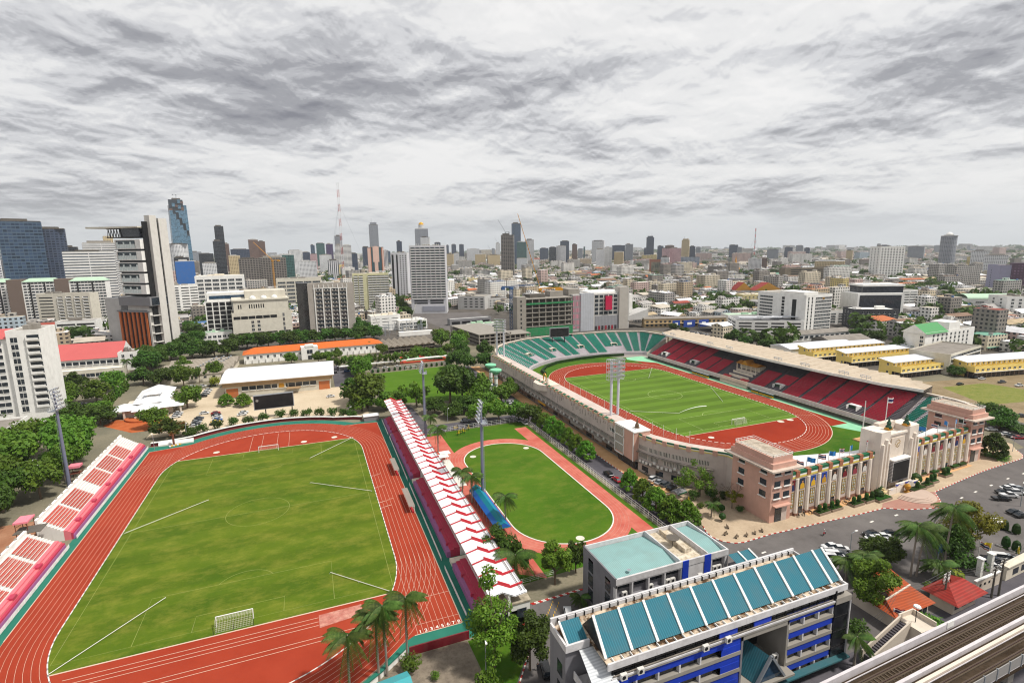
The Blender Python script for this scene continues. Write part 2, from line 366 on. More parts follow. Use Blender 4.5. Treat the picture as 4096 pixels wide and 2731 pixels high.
def arc(cx,cy,r,a0,a1,n=32):return[(cx+r*math.cos(RAD(a0+(a1-a0)*k/n)),cy+r*math.sin(RAD(a0+(a1-a0)*k/n)))for k in range(n+1)]
def stadium(cx,cy,hl,r,n=32):return arc(cx,cy+hl,r,0,180,n)+arc(cx,cy-hl,r,180,360,n)
def band(mb,pts,w,z,m=0,closed=False):
 """flat ribbon of width w along a path"""
 n=len(pts);A=[];B=[]
 for i in range(n):
  p,q=pts[i-1 if(i or closed)else 0],pts[(i+1)%n if(i<n-1 or closed)else i]
  dx,dy=q[0]-p[0],q[1]-p[1];l=math.hypot(dx,dy)or 1;nx,ny=-dy/l*w/2,dx/l*w/2
  A.append((pts[i][0]-nx,pts[i][1]-ny,z));B.append((pts[i][0]+nx,pts[i][1]+ny,z))
 if closed:A.append(A[0]);B.append(B[0])
 mb.strip(A,B,m)
def resample(pts,step,closed=False):
 P=list(pts)+([pts[0]]if closed else[]);out=[];acc=0.0
 for a,b in zip(P,P[1:]):
  l=math.hypot(b[0]-a[0],b[1]-a[1]);t=acc
  while t<l:out.append((a[0]+(b[0]-a[0])*t/l,a[1]+(b[1]-a[1])*t/l));t+=step
  acc=t-l
 return out
def kerb(name,pts,mats,seg=1.0,w=.25,h=.15,closed=False,z=0.0):
 P=resample(pts,seg,closed);mb=MB();n=len(P)
 for i in range(n if closed else n-1):
  a,b=P[i],P[(i+1)%n];mb.bar((a[0],a[1],z+h/2),(b[0],b[1],z+h/2),w,h,m=i%len(mats))
 return struct(name,mb,mats)
struct('ground',MB().sheet([(-13000,-1500),(13000,-1500),(13000,13000),(-13000,13000)],-.02),cityfloor)
campus=blotch('campus_ground','#6e6a5c','#857d6b',.05,'#3d4a22',fineamt=.45)
struct('precinct_ground',MB().sheet([(-230,-150),(440,-150),(440,25),(340,30),(335,250),(150,270),(120,300),(-230,320)],0),campus)
# roads
rd=MB()
rd.sheet([(112.4,-66),(121.5,-66),(121.5,175),(112.4,175)],.012);rd.sheet([(62,48.8),(112.3,48.8),(112.3,59),(62,59)],.012)
rd.sheet([(60.5,59.1),(67.5,59.1),(66,92),(58,112),(50,112),(60,88)],.012)
struct('service_road',rd,asphalt_d)
struct('avenue',MB().sheet([(50,-73.2),(62,-73.2),(76,-72.6),(112.3,-66.1),(121.6,-66.1),(150,-66),(282,-62),(300,-40),(300,45),(312,45),(312,-40),(440,-40),(440,-114),(50,-114)],.006),asphalt)
struct('yard_road',MB().sheet([(30.5,105),(46,105),(47,215),(31.5,215)],.006),asphalt_d)
struct('parking_plaza',MB().sheet([(-52,93)]+arc(0,42.2,55,118,60,12)+[(44,88),(45,150),(30,152),(-30,148),(-30,180),(-47,180),(-50,128)],.012),sand)
struct('brick_terrace',MB().sheet([(-76,121),(-73,130),(-60,122),(-49,124),(-49.5,105),(-60,104)],.02),blotch('terracotta','#a5552f','#b4653c',.3))
struct('left_car_park',MB().sheet([(-125,20),(-84,20),(-84,60),(-96,96),(-130,96)],.012),sand)
struct('left_lane',MB().sheet([(-84,20),(-57.5,20),(-57.5,-60),(-70,-60)],.012),blotch('red_earth','#94684f','#a67c62',.2))
# pavements stand a kerb's height above the road
front_kerb=[at('l',x,y)for x,y in((1640,225),(1668,275),(1720,320),(1800,352),(1900,370),(1990,362))]+[(137,-71.9),(146,-72.4)]+[at('i',x,y)for x,y in((520,1535),(800,1475),(1040,1415))]+[(186.5,-77.2),(196.8,-80.2),(202,-78.0),(207.5,-73)]+[at('i',x,y)for x,y in((1700,1180),(1900,1095),(2000,1060),(2280,970))]+[(272,-66),(276,-62)]
struct('pavement',MB().prism([(121.8,-40),(121.8,-52)]+front_kerb+[(282,-58),(282,-20),(250,-20),(250,-60),(150,-60),(143,-40)],-.01,.13),paving)
sp=MB();sp.sheet([(156,-68.4),(188,-68.4),(188,-64.5),(156,-64.5)],.142);sp.sheet([(208,-66.5),(243,-65),(243,-61),(208,-62)],.142)
struct('tiled_strip',sp,tanpave)
struct('entrance_apron',MB().sheet([(181,-73.7),(186.5,-77),(196.8,-80),(202,-77.8),(207.3,-73.1),(205,-71.8),(184,-71.8)],.145),pinkpave)
struct('side_pavement',MB().prism([(121.9,-39.5),(127.9,-39.5),(127.9,170),(121.9,170)],-.01,.13),tanpave)
kerb('kerb',front_kerb,[kerbred,linewhite],1.0);kerb('kerb',[(121.7,-25),(121.7,60)],[kerbred,linewhite],1.0)
kerb('kerb',[(62.3,-73.3),(76.2,-73.0)],[kerbred,linewhite],.9);kerb('kerb',[(51.2,-93.5),(56,-87),(59.2,-83.3),(59.6,-80.3),(57.5,-79)],[kerbred,linewhite],.8)
kerb('kerb',[at('l',610,765),at('l',160,900)],[kerbred,linewhite],.9)
dm=MB()
for x,y in[at('i',*p)for p in((930,1535),(1150,1477),(1325,1325),(1735,1322),(1860,1268),(2000,1210),(2150,1150),(2290,1105))]+[at('l',*p)for p in((2010,470),(2160,447))]:dm.obox((x,y,.012),(1.6,.5,.004),.1)
struct('lane_dashes',dm,linewhite)
ym=MB()
for k in range(26):
 t=k/25
 for(a,b)in(((225,1160),(350,870)),((265,1210),(400,880))):
  x,y=at('l',a[0]+(b[0]-a[0])*t,a[1]+(b[1]-a[1])*t)
  if k%2:ym.obox((x,y,.012),(.8,.18,.004),1.2)
struct('yellow_dashes',ym,paint('road_yellow','#c39a28',amt=.3))
struct('lawn',MB().sheet([(45.5,-79),(59,-79),(58.5,-83),(51,-93),(46,-93)],.02),g_lawn)
struct('concrete_yard',MB().sheet([(28,-78.8),(45.4,-78.8),(45.4,-95),(28,-95)],.016),blotch('old_concrete','#6f655a','#8c8172',.25,'#3b352d',fineamt=.6))
# ---- near track
KR=36.2
struct('track_surround',MB().sheet([(-48.6,-82),(34,-78.3),(48.8,-78.3),(60,-70),(60,70),(48.8,79)]+arc(0,42.2,50.5,45,135,24)+[(-48.6,79)],.02),teal)
near_red=[(46,-73.3),(46,74.5),(37,75.6)]+arc(0,42.2,46,47,133,30)+[(-37,74.5),(-46,72.8),(-46,-42.2)]+arc(0,-42.2,46,180,315,40)+[(35.2,-73.3)]
struct('running_track',MB().sheet(near_red,.03),trackred)
yt=57.0;ang=math.degrees(math.asin((yt-42.2)/KR))
grass=arc(0,42.2,KR,0,ang,8)+arc(0,42.2,KR,180-ang,180,8)+arc(0,-42.2,KR,180,180+ang,8)+arc(0,-42.2,KR,360-ang,360,8)
struct('infield_grass',MB().sheet(grass,.04),g_near)
ln=MB()
for k in range(1,9):band(ln,stadium(0,0,42.2,KR+1.22*k,40),.06,.042,closed=True)
for k in range(0,9):
 x=36.2+1.22*k;band(ln,[(x,-73.2),(x,-42.2)],.06,.0425)
for k in range(0,9):band(ln,[(-36.2-1.22*k,42.2),(-36.2-1.22*k,68)],.05,.0425)
for y in(57,-57):band(ln,[(-33,y),(33,y)],.35,.046)
for y in(-59.5,-60.9,-62.1,-66.0,-67.3):band(ln,[(-30,y),(16.5 if y>-64 else 31,y)],.12,.043)
for x in(-7.5,-3.2,2.8,7.5):band(ln,[(x,57),(x,76)],.10,.043)
band(ln,[(35.5,-73.2),(46,-73.2)],.2,.043);band(ln,[(36.3,-61.5),(46,-61.5)],.1,.043);band(ln,[(36.3,-70.2),(46,-70.2)],.08,.043)
band(ln,[(46,-73),(46,74.5)],.22,.043);band(ln,[(-46,-42),(-46,72.8)],.22,.043);band(ln,[(-46,72.8),(-37,74.5),(-33,74.2)],.2,.043);band(ln,[(46,74.5),(37,75.6),(33,74.4)],.2,.043)
for j,(ya,n)in enumerate(((13.0,3),(2.5,3),(-9,4),(-13,3))):
 for k in range(n):band(ln,[(36.4+1.22*k,ya+k*.4),(37.3+1.22*k,ya+k*.4)],.25,.0435)
struct('lane_lines',ln,paint('lane_white','#c4ab98',amt=.1,streak=False))
pl=MB()
def pitch(mb,cx,cy,hw,hl,z,w=.14,part=True):
 band(mb,[(cx-hw,cy-hl),(cx+hw,cy-hl),(cx+hw,cy+hl),(cx-hw,cy+hl)],w,z,closed=True);band(mb,[(cx-hw,cy),(cx+hw,cy)],w,z+.001)
 band(mb,arc(cx,cy,9.15,0,360,40)[:-1],w,z+.002,closed=True)
 for s in(-1,1):
  band(mb,[(cx-20.2,cy+s*hl),(cx-20.2,cy+s*(hl-16.5)),(cx+20.2,cy+s*(hl-16.5)),(cx+20.2,cy+s*hl)],w,z+.001)
  band(mb,[(cx-9.2,cy+s*hl),(cx-9.2,cy+s*(hl-5.5)),(cx+9.2,cy+s*(hl-5.5)),(cx+9.2,cy+s*hl)],w,z+.001)
  band(mb,[(cx+7.3*math.sin(t),cy+s*(hl-16.5)-s*3.6*(1-(t/1.0)**2))for t in np.linspace(-1,1,12)],w,z+.001)
pitch(pl,0,0,33.8,54,.046,.12)
struct('pitch_lines',pl,paint('faded_line','#828c40',amt=.45,streak=False,scale=.2))
def text_mesh(s,size,m,name,loc,rot,kind=None,parent=None):
 cu=bpy.data.curves.new(name,'FONT');cu.body=s;cu.size=size;cu.extrude=.004;cu.offset=size*.02;cu.align_x='CENTER'
 t=bpy.data.objects.new('text',cu);COL.objects.link(t);dg=bpy.context.evaluated_depsgraph_get();me=bpy.data.meshes.new_from_object(t.evaluated_get(dg))
 bpy.data.objects.remove(t);me.materials.clear();me.materials.append(m);me.name=name
 o=link(name,me,parent,loc);o.rotation_euler=rot
 if kind:o['kind']=kind
 return o
for k in range(8):text_mesh(str(k+1),1.3,linewhite,'lane_number',(36.85+1.22*k,-72.9,.05),(0,0,.02),'structure')
kerb('track_kerb',stadium(0,0,42.2,KR,40),[linewhite,linewhite,paint('kerb_grey','#8f8f8f',amt=.3)],.75,.22,.08,True,.04)
fx=MB();fx.quad((16.7,-63.1,.05),(26.0,-62.0,.05),(25.9,-58.4,.05),(16.6,-58.7,.05))
struct('covered_sand_pit',fx,blotch('worn_cover','#a8645a','#c49484',.5,'#6a3a30',fineamt=.6))
cd=MB()
for x,y in((-20,61.5),(13.5,60.3),(26,61)):cd.disc((x,y,.05),1.25)
cd.disc(at('l',585,325)+(.06,),1.25);cd.disc(at('f',1945,1178)+(.06,),1.25);cd.disc(at('h',127,1101)+(.06,),1.2)
for p in((1785,1007),):cd.disc(at('h',*p)+(.07,),1.3)
for p in((115,640),(197,624)):cd.disc(at('i',*p)+(.07,),1.5)
struct('throwing_circles',cd,paint('circle_white','#cfc8b8',amt=.4,streak=False))
# ---- main track
CX,CY=200.0,58.2
struct('stadium_floor',MB().sheet([(128,-10),(150,-55),(250,-58),(276,-30),(276,155),(262,188),(180,190),(150,176),(129,140)],.02),conc)
struct('main_lawn',MB().sheet(stadium(CX,CY+4,46,58,40),.03),g_lawn)
struct('green_apron',MB().sheet([(246.2,-24),(250.5,-24),(250.5,152),(236.5,152),(233.5,146),(246.2,120)],.045),blotch('mint_apron','#7fb894','#90c5a2',.2,'#5d9474'))
struct('mint_corner',MB().sheet([(236,-14),(250.5,-14),(250.5,-26),(243,-28)],.047),MATS['mint_apron'])
main_red=[(246,16),(246,100.4)]+arc(CX,CY+42.2,46,0,180,40)+[(154,100.4),(154,16)]+arc(CX,CY-42.2,46,180,360,40)
struct('running_track',MB().sheet(main_red,.05),trackred2)
struct('track_run_off',MB().sheet([(236.3,100),(246,100),(246,128),(236.3,140)],.052),trackred2);struct('track_run_off',MB().sheet([(236.3,16),(246,16),(246,-14),(236.3,-14)],.052),trackred2)
struct('infield_grass',MB().sheet([(x+CX,y+CY)for x,y in grass],.06),g_main)
ln=MB()
for k in range(1,9):band(ln,stadium(CX,CY,42.2,KR+1.22*k,40),.085,.062,closed=True)
band(ln,stadium(CX,CY,42.2,46.1,40),.3,.063,closed=True)
for y in(57,-57):band(ln,[(CX-33,CY+y),(CX+33,CY+y)],.3,.066)
for a in(-75,-20,-40):band(ln,[(CX+r*math.cos(RAD(a)),CY-42.2+r*math.sin(RAD(a)))for r in(36.4,45.8)],.12,.064)
for y in(95,70,40):band(ln,[(236.4,y),(245.8,y)],.12,.064)
struct('lane_lines',ln,MATS['lane_white'])
pl=MB();pitch(pl,CX,CY,33,53.5,.066,.12);struct('pitch_lines',pl,paint('pitch_line','#b9c58a',amt=.3,streak=False))
kerb('track_kerb',stadium(CX,CY,42.2,KR,40),[linewhite,linewhite,trackred2],.8,.3,.08,True,.05)
# ---- small oval
OX,OY0,OY1,OR_=87.0,-39.2,9.2,16.0
def oval(r):return arc(OX,OY1,r,0,180,24)+arc(OX,OY0,r,180,360,24)
struct('practice_lawn',MB().sheet([(61.5,-66),(110.4,-64),(110.4,48),(61.5,48)],.02),g_lawn)
po=MB();po.sheet(oval(21.5),.03);po.sheet([(61.5,-60),(70,-66),(70,45),(62.5,45)],.028);po.sheet([(103,-62),(108.6,-66),(108.6,40),(103,40)],.029)
struct('practice_track',po,pinktrack)
struct('practice_grass',MB().sheet(oval(OR_),.04),grassmat('grass_practice','#3a5c0f','#4c6a17','#747632',dryamt=.5))
ln=MB()
for k in range(1,5):band(ln,oval(OR_+1.15*k),.07,.042,closed=True)
struct('practice_lines',ln,paint('worn_line','#b98b7c',amt=.5,streak=False))
kerb('practice_kerb',oval(OR_),[linewhite],1.0,.35,.1,True,.04)
struct('bare_court',MB().sheet([(61,-8),(66.5,-8),(66.5,17),(61,17)],.036),paint('pale_concrete','#cfccc4',amt=.2))
# ---- fields and courts beyond
struct('field_grass',MB().sheet([(53.5,103),(104,92),(116,120),(114,181),(54,177)],.02),g_field)
struct('tennis_court',MB().sheet([(78,200),(114,200),(114,238),(84,238)],.02),blotch('court_red','#a8432f','#b5523c',.1))
tcg=MB()
for x in(84,100):tcg.sheet([(x,208),(x+12,208),(x+12,234),(x,234)],.03)
struct('court_green',tcg,blotch('court_green','#5f8f5a','#6f9f68',.1))
tl=MB()
for x in(84,100):
 band(tl,[(x+1,210),(x+11,210),(x+11,232),(x+1,232)],.12,.034,closed=True);band(tl,[(x+1,221),(x+11,221)],.12,.035)
struct('court_lines',tl,linewhite)
struct('market_yard',MB().sheet([(150,322),(170,330),(215,400),(225,480),(140,500)],.01),asphalt)
struct('rubble_lot',MB().sheet([(318,-45),(420,-45),(440,5),(330,24)],.014),dirt)
struct('weeds',MB().sheet([(335,-22),(352,8),(384,4),(388,-14),(380,-30)],.02),blotch('weeds','#5f6d2a','#7a7a3f',.25,'#9a8b6a',fineamt=.6))
# ------------------------------------------------------------------ near athletics ground
seatred=paint('seat_red','#a8202a',.45,amt=.15,streak=False,rnd=.12);seatgreen=paint('seat_green','#0f7a68',.45,amt=.2,streak=False,rnd=.1);seatcrim=paint('seat_crimson','#b01d38',.5,amt=.2,streak=False,rnd=.12)
pinkfloor=paint('pink_floor','#d4707a',.75,amt=.2,scale=.5);pinkdark=paint('crimson_floor','#b03350',.7,amt=.25,scale=.5);lilac=paint('lilac_wall','#9a5f92',.7,amt=.35)
orangeseat=paint('seat_orange','#bd4a3c',.5,amt=.2,streak=False,rnd=.1)
roofwhite=paint('roof_white','#dedfe1',.45,dirt='#8d8f88',amt=.4,scale=.15)
def seat_rows(o,a,b,L,n,pitch,rise,w=.5,back=.45,h=.42):
 """n rows of seats climbing along b, L metres long along a, from o"""
 mb=MB();o=np.array(o,float);a=np.array([*a,0.0]);b=np.array([*b,0.0]);up=np.array([0,0,1.0])
 k=max(1,int(L/w))
 for r in range(n):
  for s in range(k):
   p=o+b*pitch*r+up*rise*r+a*(s*w+.05);A=a*(w-.12)
   q=[p+up*h,p+A+up*h,p+A+b*.36+up*h,p+b*.36+up*h]
   t=[p+b*.38+up*(h-.05),p+A+b*.38+up*(h-.05),p+A+b*.5+up*(h+back),p+b*.5+up*(h+back)]
   f=[p+up*(h-.18),p+A+up*(h-.18),q[1],q[0]]
   mb.add(q+t+f,[(0,1,2,3),(4,5,6,7),(8,9,10,11)])
 return mb
def steps_mb(x0,y0,y1,n,pitch,rise,z0,sgn,m=0,base=0.0):
 mb=MB()
 for r in range(n):
  xa=x0+sgn*pitch*r;xb=x0+sgn*pitch*(r+1)
  mb.box((min(xa,xb),y0,base),(max(xa,xb),y1,z0+rise*r),m)
 return mb
def open_stand(name,label,y0,y1,secs):
 t=thing(name,label,'stand',(-50.5,y0,0));t['group']='stands of the near running track'
 L=y1-y0
 steps_mb(0,0,L,8,.68,.46,3.1,-1).obj('terrace',paint('terrace_white','#d9d5d0',amt=.2),t)
 mb=MB();mb.box((0.02,0,0),(.9,L,2.95),0);mb.box((.9,0,0),(1.6,L,2.5),0);mb.box((1.6,0,0),(2.15,L,2.0),1)
 for k in range(int(L//13)):mb.box((.5,6+13*k,2.4),(1.7,8+13*k,3.05),1)
 mb.obj('lower_walkway',[pinkfloor,pinkdark],t)
 MB().box((2.15,0,0),(2.3,L,1.5),0).obj('front_wall',lilac,t)
 MB().box((-6.2,0,0),(-5.5,L,7.4),0).obj('back_wall',white,t)
 for a,b in secs:seat_rows((-.15,a-y0,3.1),(0,1),(-1,0),b-a,7,.68,.46,back=.22,h=.3).obj('seat_section',orangeseat,t)
 for k in range(int(L//4)):
  m=MB();m.tube([(-5.95,2+4*k,7.4),(-5.95,2+4*k,7.7)],.35,8);m.obj('roof_stub',conc,t)
 return t
open_stand('open_stand','long open stand with pink walkway and orange seats beside the spreading trees',2.6,77.5,[(4,14.5),(16,27),(33.5,44),(45.5,57),(58.5,68)])
open_stand('open_stand','open stand with pink walkway and orange seats cut off by the photo edge',-62,-3.2,[(-60,-51),(-49.5,-40),(-38.5,-27),(-25.5,-15),(-13.5,-5)])
landmark('the pink open stand',-51,38,4)
def rail_fence(name,label,pts,h,m,sp=2.5,rails=4,pw=.08,parts=True,group=None,base=0.0,kind='fence',mesh=None):
 t=thing(name,label,kind,(*pts[0],base),group=group);o=pts[0];mb=MB()
 for a,b in zip(pts,pts[1:]):
  for r in range(rails):z=h*(r+1)/rails;mb.bar((a[0]-o[0],a[1]-o[1],z),(b[0]-o[0],b[1]-o[1],z),pw*.7,m=0)
  if mesh:
   mb.bar((a[0]-o[0],a[1]-o[1],h*.5),(b[0]-o[0],b[1]-o[1],h*.5),.02,h*.9)
 mb.obj('rail',m,t);P=resample(pts,sp)[:100];pm=MB().box((-pw/2,-pw/2,0),(pw/2,pw/2,h)).mesh('post',[m])
 for x,y in P:link('post',pm,t,(x-o[0],y-o[1],0))
 return t
rail_fence('stand_railing','white slatted railing between pink open stand and green strip',[(-47.6,2.4),(-47.5,78)],1.1,white,3,7,group='railings along the near track')
rail_fence('stand_railing','white slatted railing before the stand cut by the left edge',[(-47.8,-55),(-47.7,-2.6)],1.1,white,3,7,group='railings along the near track')
rail_fence('stand_railing','short white railing at the far end of the crimson terrace',[(48.3,53.5),(48.5,75.6)],1.1,white,3,5,group='railings along the near track')
rail_fence('stand_railing','white railing on stone kerb along the middle crimson terrace',[(47.8,3.7),(48.4,50.7)],1.1,white,3,5,group='railings along the near track')
rail_fence('stand_railing','white railing on stone kerb beside the nearer crimson terrace',[(47.3,-48.6),(47.8,0)],1.1,white,3,5,group='railings along the near track')
rail_fence('stand_railing','white railing next to the starting lanes numbered one to eight',[(47.3,-72),(47.2,-52.6)],1.1,white,3,5,group='railings along the near track')
# covered stand on the right
t=thing('covered_stand','long stand under white folded roof with red ribs and crimson terraces','stand',(49,0,0));t['group']='stands of the near running track'
landmark('the red-ribbed white stand',56,10,8)
for a,b in((53,73),(4,50.5),(-48,-1),(-79,-53.5)):
 m=MB();m.box((0,a,0),(1.0,b,1.7),1);m.box((1.0,a,0),(2.0,b,2.1),0);m.box((2.0,a,0),(3.6,b,2.5),0)
 for k in range(int((b-a)//8)):m.box((.6,a+3+8*k,1.7),(1.3,a+3.5+8*k,2.45),0)
 m.obj('terrace',[pinkdark,lilac],t)
 seat_rows((3.7,a,2.5),(0,1),(1,0),b-a,3,.75,.45).obj('seat_section',seatred,t)
 steps_mb(3.6,a,b,3,.75,.45,2.5,1).obj('seat_step',white,t)
 r=MB();r.bar((3.5,a,3.5),(3.5,b,3.5),.06);r.bar((3.5,a,3.1),(3.5,b,3.1),.05)
 for k in range(int((b-a)//2.5)+1):r.bar((3.5,a+2.5*k,2.5),(3.5,a+2.5*k,3.5),.06)
 r.obj('railing',white,t)
for a in(51.8,1.5,-51):MB().box((0.2,a-1.2,0),(5,a+1.2,1.0),0).obj('stairway',cream,t)
MB().box((6.0,-79,0),(6.3,78,8.2)).obj('back_wall',white,t)
MB().box((6.3,-79,0),(9.6,78,4)).obj('rear_room',white,t)
prof=[(1.4,9.0),(4.2,9.6),(7.0,8.0),(9.9,8.35)]
m=MB();m.strip([(x,-79.5,z)for x,z in prof],[(x,79,z)for x,z in prof]);m.strip([(x,79,z-.25)for x,z in prof],[(x,-79.5,z-.25)for x,z in prof])
m.quad((1.4,-79.5,8.75),(1.4,79,8.75),(1.4,79,9),(1.4,-79.5,9));rf_=m.obj('roof',paint('folded_roof','#e2e3e6',.5,dirt='#99988f',amt=.35,scale=.2),t)
ribm=MB()
for(x0,z0),(x1,z1),hh in((prof[0],prof[1],.16),(prof[1],prof[2],.78),(prof[2],prof[3],.42)):
 ribm.add([(x,y,z)for y in(-.18,.18)for x,z in((x0,z0-.3),(x1,z1-.3),(x1,z1+hh),(x0,z0+hh))],[(0,1,2,3),(7,6,5,4),(3,2,6,7),(1,0,4,5),(0,3,7,4),(1,5,6,2)])
ribm=ribm.mesh('rib',[redp])
for k in range(33):link('rib',ribm,rf_,(0,78.6-4.85*k,0))
pm=MB().box((-.2,-.2,0),(.2,.2,8.5)).mesh('column',[white])
for k in range(17):link('column',pm,t,(5.7,76-9.7*k,0))
gt=MB();gt.bar((8.9,-79,8.5),(8.9,78,8.5),.12);gt.bar((9.7,-79,8.6),(9.7,78,8.6),.12);gt.obj('gutter_pipe',darkconc,rf_)
# walls round the track
def wall_run(name,label,pts,h,th,mats,cap=None,base=0.0,group='walls of the near running track'):
 m=MB()
 for a,b in zip(pts,pts[1:]):m.bar((a[0],a[1],base+h/2),(b[0],b[1],base+h/2),th,h,0)
 o=m.obj(name,mats);tag(o,label,'wall',group)
 if cap:
  c=MB()
  for a,b in zip(pts,pts[1:]):c.bar((a[0],a[1],base+h+.1),(b[0],b[1],base+h+.1),th+cap[0],.2)
  c.obj('coping',cap[1],o)
 return o
maroon=paint('maroon_wall','#6d1420',.6,amt=.25)
wall_run('track_wall','curved maroon wall with broad white coping round far bend',[(-47,80),(-40,80.6),(-34,82)]+arc(0,42.2,51.5,128,58,20)+[(36,83.5),(40,81.3)],1.5,.3,maroon,(.9,white))
wall_run('track_wall','low maroon gate wall behind the start line numbers',[(33.4,-78.4),(46,-78.4)],1.9,.3,maroon)
wall_run('track_wall','white slanting wall curving past the bottom palms',[(33.2,-77.2),(27.3,-81.9),(20,-86.5),(10,-92)],1.4,.35,white,(.5,teal))
w=thing('equipment_store','low flat store with pale roof where track wall meets the stand','store',(40.5,77,0));MB().box((0,0,0),(6.8,4,2.4)).obj('wall',grey,w);MB().box((-.3,-.3,2.4),(7.1,4.3,2.65)).obj('roof',roofwhite,w)
d=thing('track_monument','small brown and white memorial pillar on the track wall','monument',at('e',1560,1080)+(0,))
MB().box((-.35,-.35,0),(.35,.35,5)).obj('pillar',paint('brown_pillar','#6b4030'),d);MB().prism([(-6,1.4),(7,1.4),(7,2.4),(-6,2.4)],0,1.7,0,z1s=[.6,.6,1.7,1.7]).obj('ramp',white,d)
for k in range(6):tag(MB().lathe((0,0,0),[(.42,0),(.5,.15),(.5,.4),(.42,.55),(.2,.4)],12).obj('tyre_planter',paint('tyre_yellow' if k%2 else 'tyre_white','#c9a020' if k%2 else '#d0d0d0'),None,at('e',1525+17*k,1092-4*k)+(.02,)),'yellow and white tyre in the row below the track memorial','tyre','tyres below the track memorial')
# scoreboards
def led_board(name,label,pl,pr,zb,zt,th=1.2,legs=(),face=black,frame=steel,rr=0.0):
 dx,dy=pr[0]-pl[0],pr[1]-pl[1];L=math.hypot(dx,dy);rz=math.atan2(dy,dx);t=thing(name,label,'scoreboard',(*pl,0),rz)
 MB().box((0,0,zb),(L,th,zt)).obj('cabinet',frame,t);MB().box((.35,-.06,zb+.35),(L-.35,-.005,zt-.35)).obj('screen',face,t)
 for u in legs:MB().box((u-.25,.3,0),(u+.25,.8,zb)).obj('leg',black,t)
 return t,L
tb,L=led_board('track_scoreboard','wide black electronic scoreboard on two legs behind far bend',at('e',2265,640,12.0),at('f',333,600,12.0),5.0,12.2,legs=(5,17))
e=MB()
for k in range(14):e.obox((1.6+.55*math.cos(k*.449),-.08,9.6+.55*math.sin(k*.449)),(.14,.05,.14),0)
for k in range(8):e.bar((1.6,-.09,9.6),(1.6+.4*math.cos(k*.785),-.09,9.6+.4*math.sin(k*.785)),.08,.04)
e.obj('emblem',linewhite,tb);landmark('the black track scoreboard',0,103,8)
# floodlight masts
lampm=MB().lathe((0,0,0),[(.14,0),(.16,.15),(.36,.3),(.36,.36)],10).mesh('lamp',[paint('lamp_silver','#c8ccd2',.3,metal=.5,amt=.05)])
def mast(label,p,H,hz,face,group='floodlight masts',tilt=2.2):
 t=thing('floodlight_mast',label,'floodlight mast',(*p,0),face,group)
 gp=paint('mast_grey','#6f7288',.5,amt=.2);MB().tube([(0,0,0),(0,0,H-1)],[.62,.32],12).obj('pole',gp,t)
 l=MB()
 for s in(-.25,.25):l.bar((s,.9,2),(s,.55,hz),.06)
 for k in range(int((hz-2)/.9)):l.bar((-.25,.9-.35*k*.9/hz,2+k*.9),(.25,.9-.35*k*.9/hz,2+k*.9),.04)
 l.obj('ladder',steel,t);q=MB();q.box((-2.2,-.4,hz-.2),(2.2,1.5,hz))
 for x in(-2.2,2.2):q.bar((x,-.4,hz+1),(x,1.5,hz+1),.06)
 for z in(.5,1):q.bar((-2.2,1.5,hz+z),(2.2,1.5,hz+z),.06)
 for k in range(6):q.bar((-2.2+.88*k,1.5,hz),(-2.2+.88*k,1.5,hz+1),.06)
 q.obj('platform',steel,t);n=6;c=MB();spots=[]
 for r in range(n):
  z=hz+.8+(H-hz-1)*r/(n-1);y=-.8+.22*r;c.bar((-tilt,y,z),(tilt,y,z),.12)
  spots+=[(-tilt+.4+k*(2*tilt-.8)/3,y-.25,z)for k in range(4)]
 for s in(-1.6,1.6):c.bar((s,-.8,hz),(s,.4,H),.1)
 lf=c.obj('lamp_frame',steel,t)
 for q_ in spots:o=link('lamp',lampm,lf,q_);o.rotation_euler=(RAD(115),0,0);o.scale=(1.35,1.35,1.35)
 landmark(label_short(label),p[0],p[1],15);return t
def label_short(l):return{'t':'the pink-stand mast','s':'the road bend mast','n':'the tent-side mast'}[l[0]]
mast('tall grey floodlight mast rising beside the pink open stand',(-63.4,44.8),36,28.4,RAD(78))
mast('slim grey floodlight mast at road bend behind the ribbed roof',(63.3,45.4),33.8,28.7,RAD(-95))
mast('nearest grey floodlight mast between ribbed stand and practice oval',(68.3,-20),33.5,26.4,RAD(-95))
# goals
def goal(label,x,y,face,z=.05):
 t=thing('football_goal',label,'goal',(x,y,z),face,'football goals');gm=paint('goal_white','#dedede',.4,amt=.05,streak=False)
 for s in(-3.66,3.66):MB().tube([(s,0,0),(s,0,2.44)],.1,8).obj('goalpost',gm,t)
 MB().tube([(-3.66,0,2.44),(3.66,0,2.44)],.1,8).obj('crossbar',gm,t);n=MB()
 for k in range(25):u=-3.66+.305*k;n.bar((u,0,2.4),(u,1.3,2.2),.025);n.bar((u,1.3,2.2),(u,2.0,0),.025)
 for k in range(5):v=k/4;n.bar((-3.66,1.3*v,2.4-.2*v),(3.66,1.3*v,2.4-.2*v),.025)
 for k in range(7):v=k/6;n.bar((-3.66,1.3+.7*v,2.2-2.2*v),(3.66,1.3+.7*v,2.2-2.2*v),.025)
 n.obj('net',linewhite,t)
 for s in(-3.9,0,3.9):MB().tube([(s,2.6,0),(s,2.6,2.0)],.05,6).obj('net_pole',black,t)
goal('white goal with net at far end of near pitch',0,54.2,0);goal('white goal with net nearest the bottom palm trees',-.7,-54.2,math.pi)
goal('white goal on the striped stadium pitch near the gate',200.5,5.4,math.pi);goal('far white goal on the stadium pitch towards green seats',200.3,111.2,0);goal('small goal by low wall of the bright green field',82,178.6,0,.03)
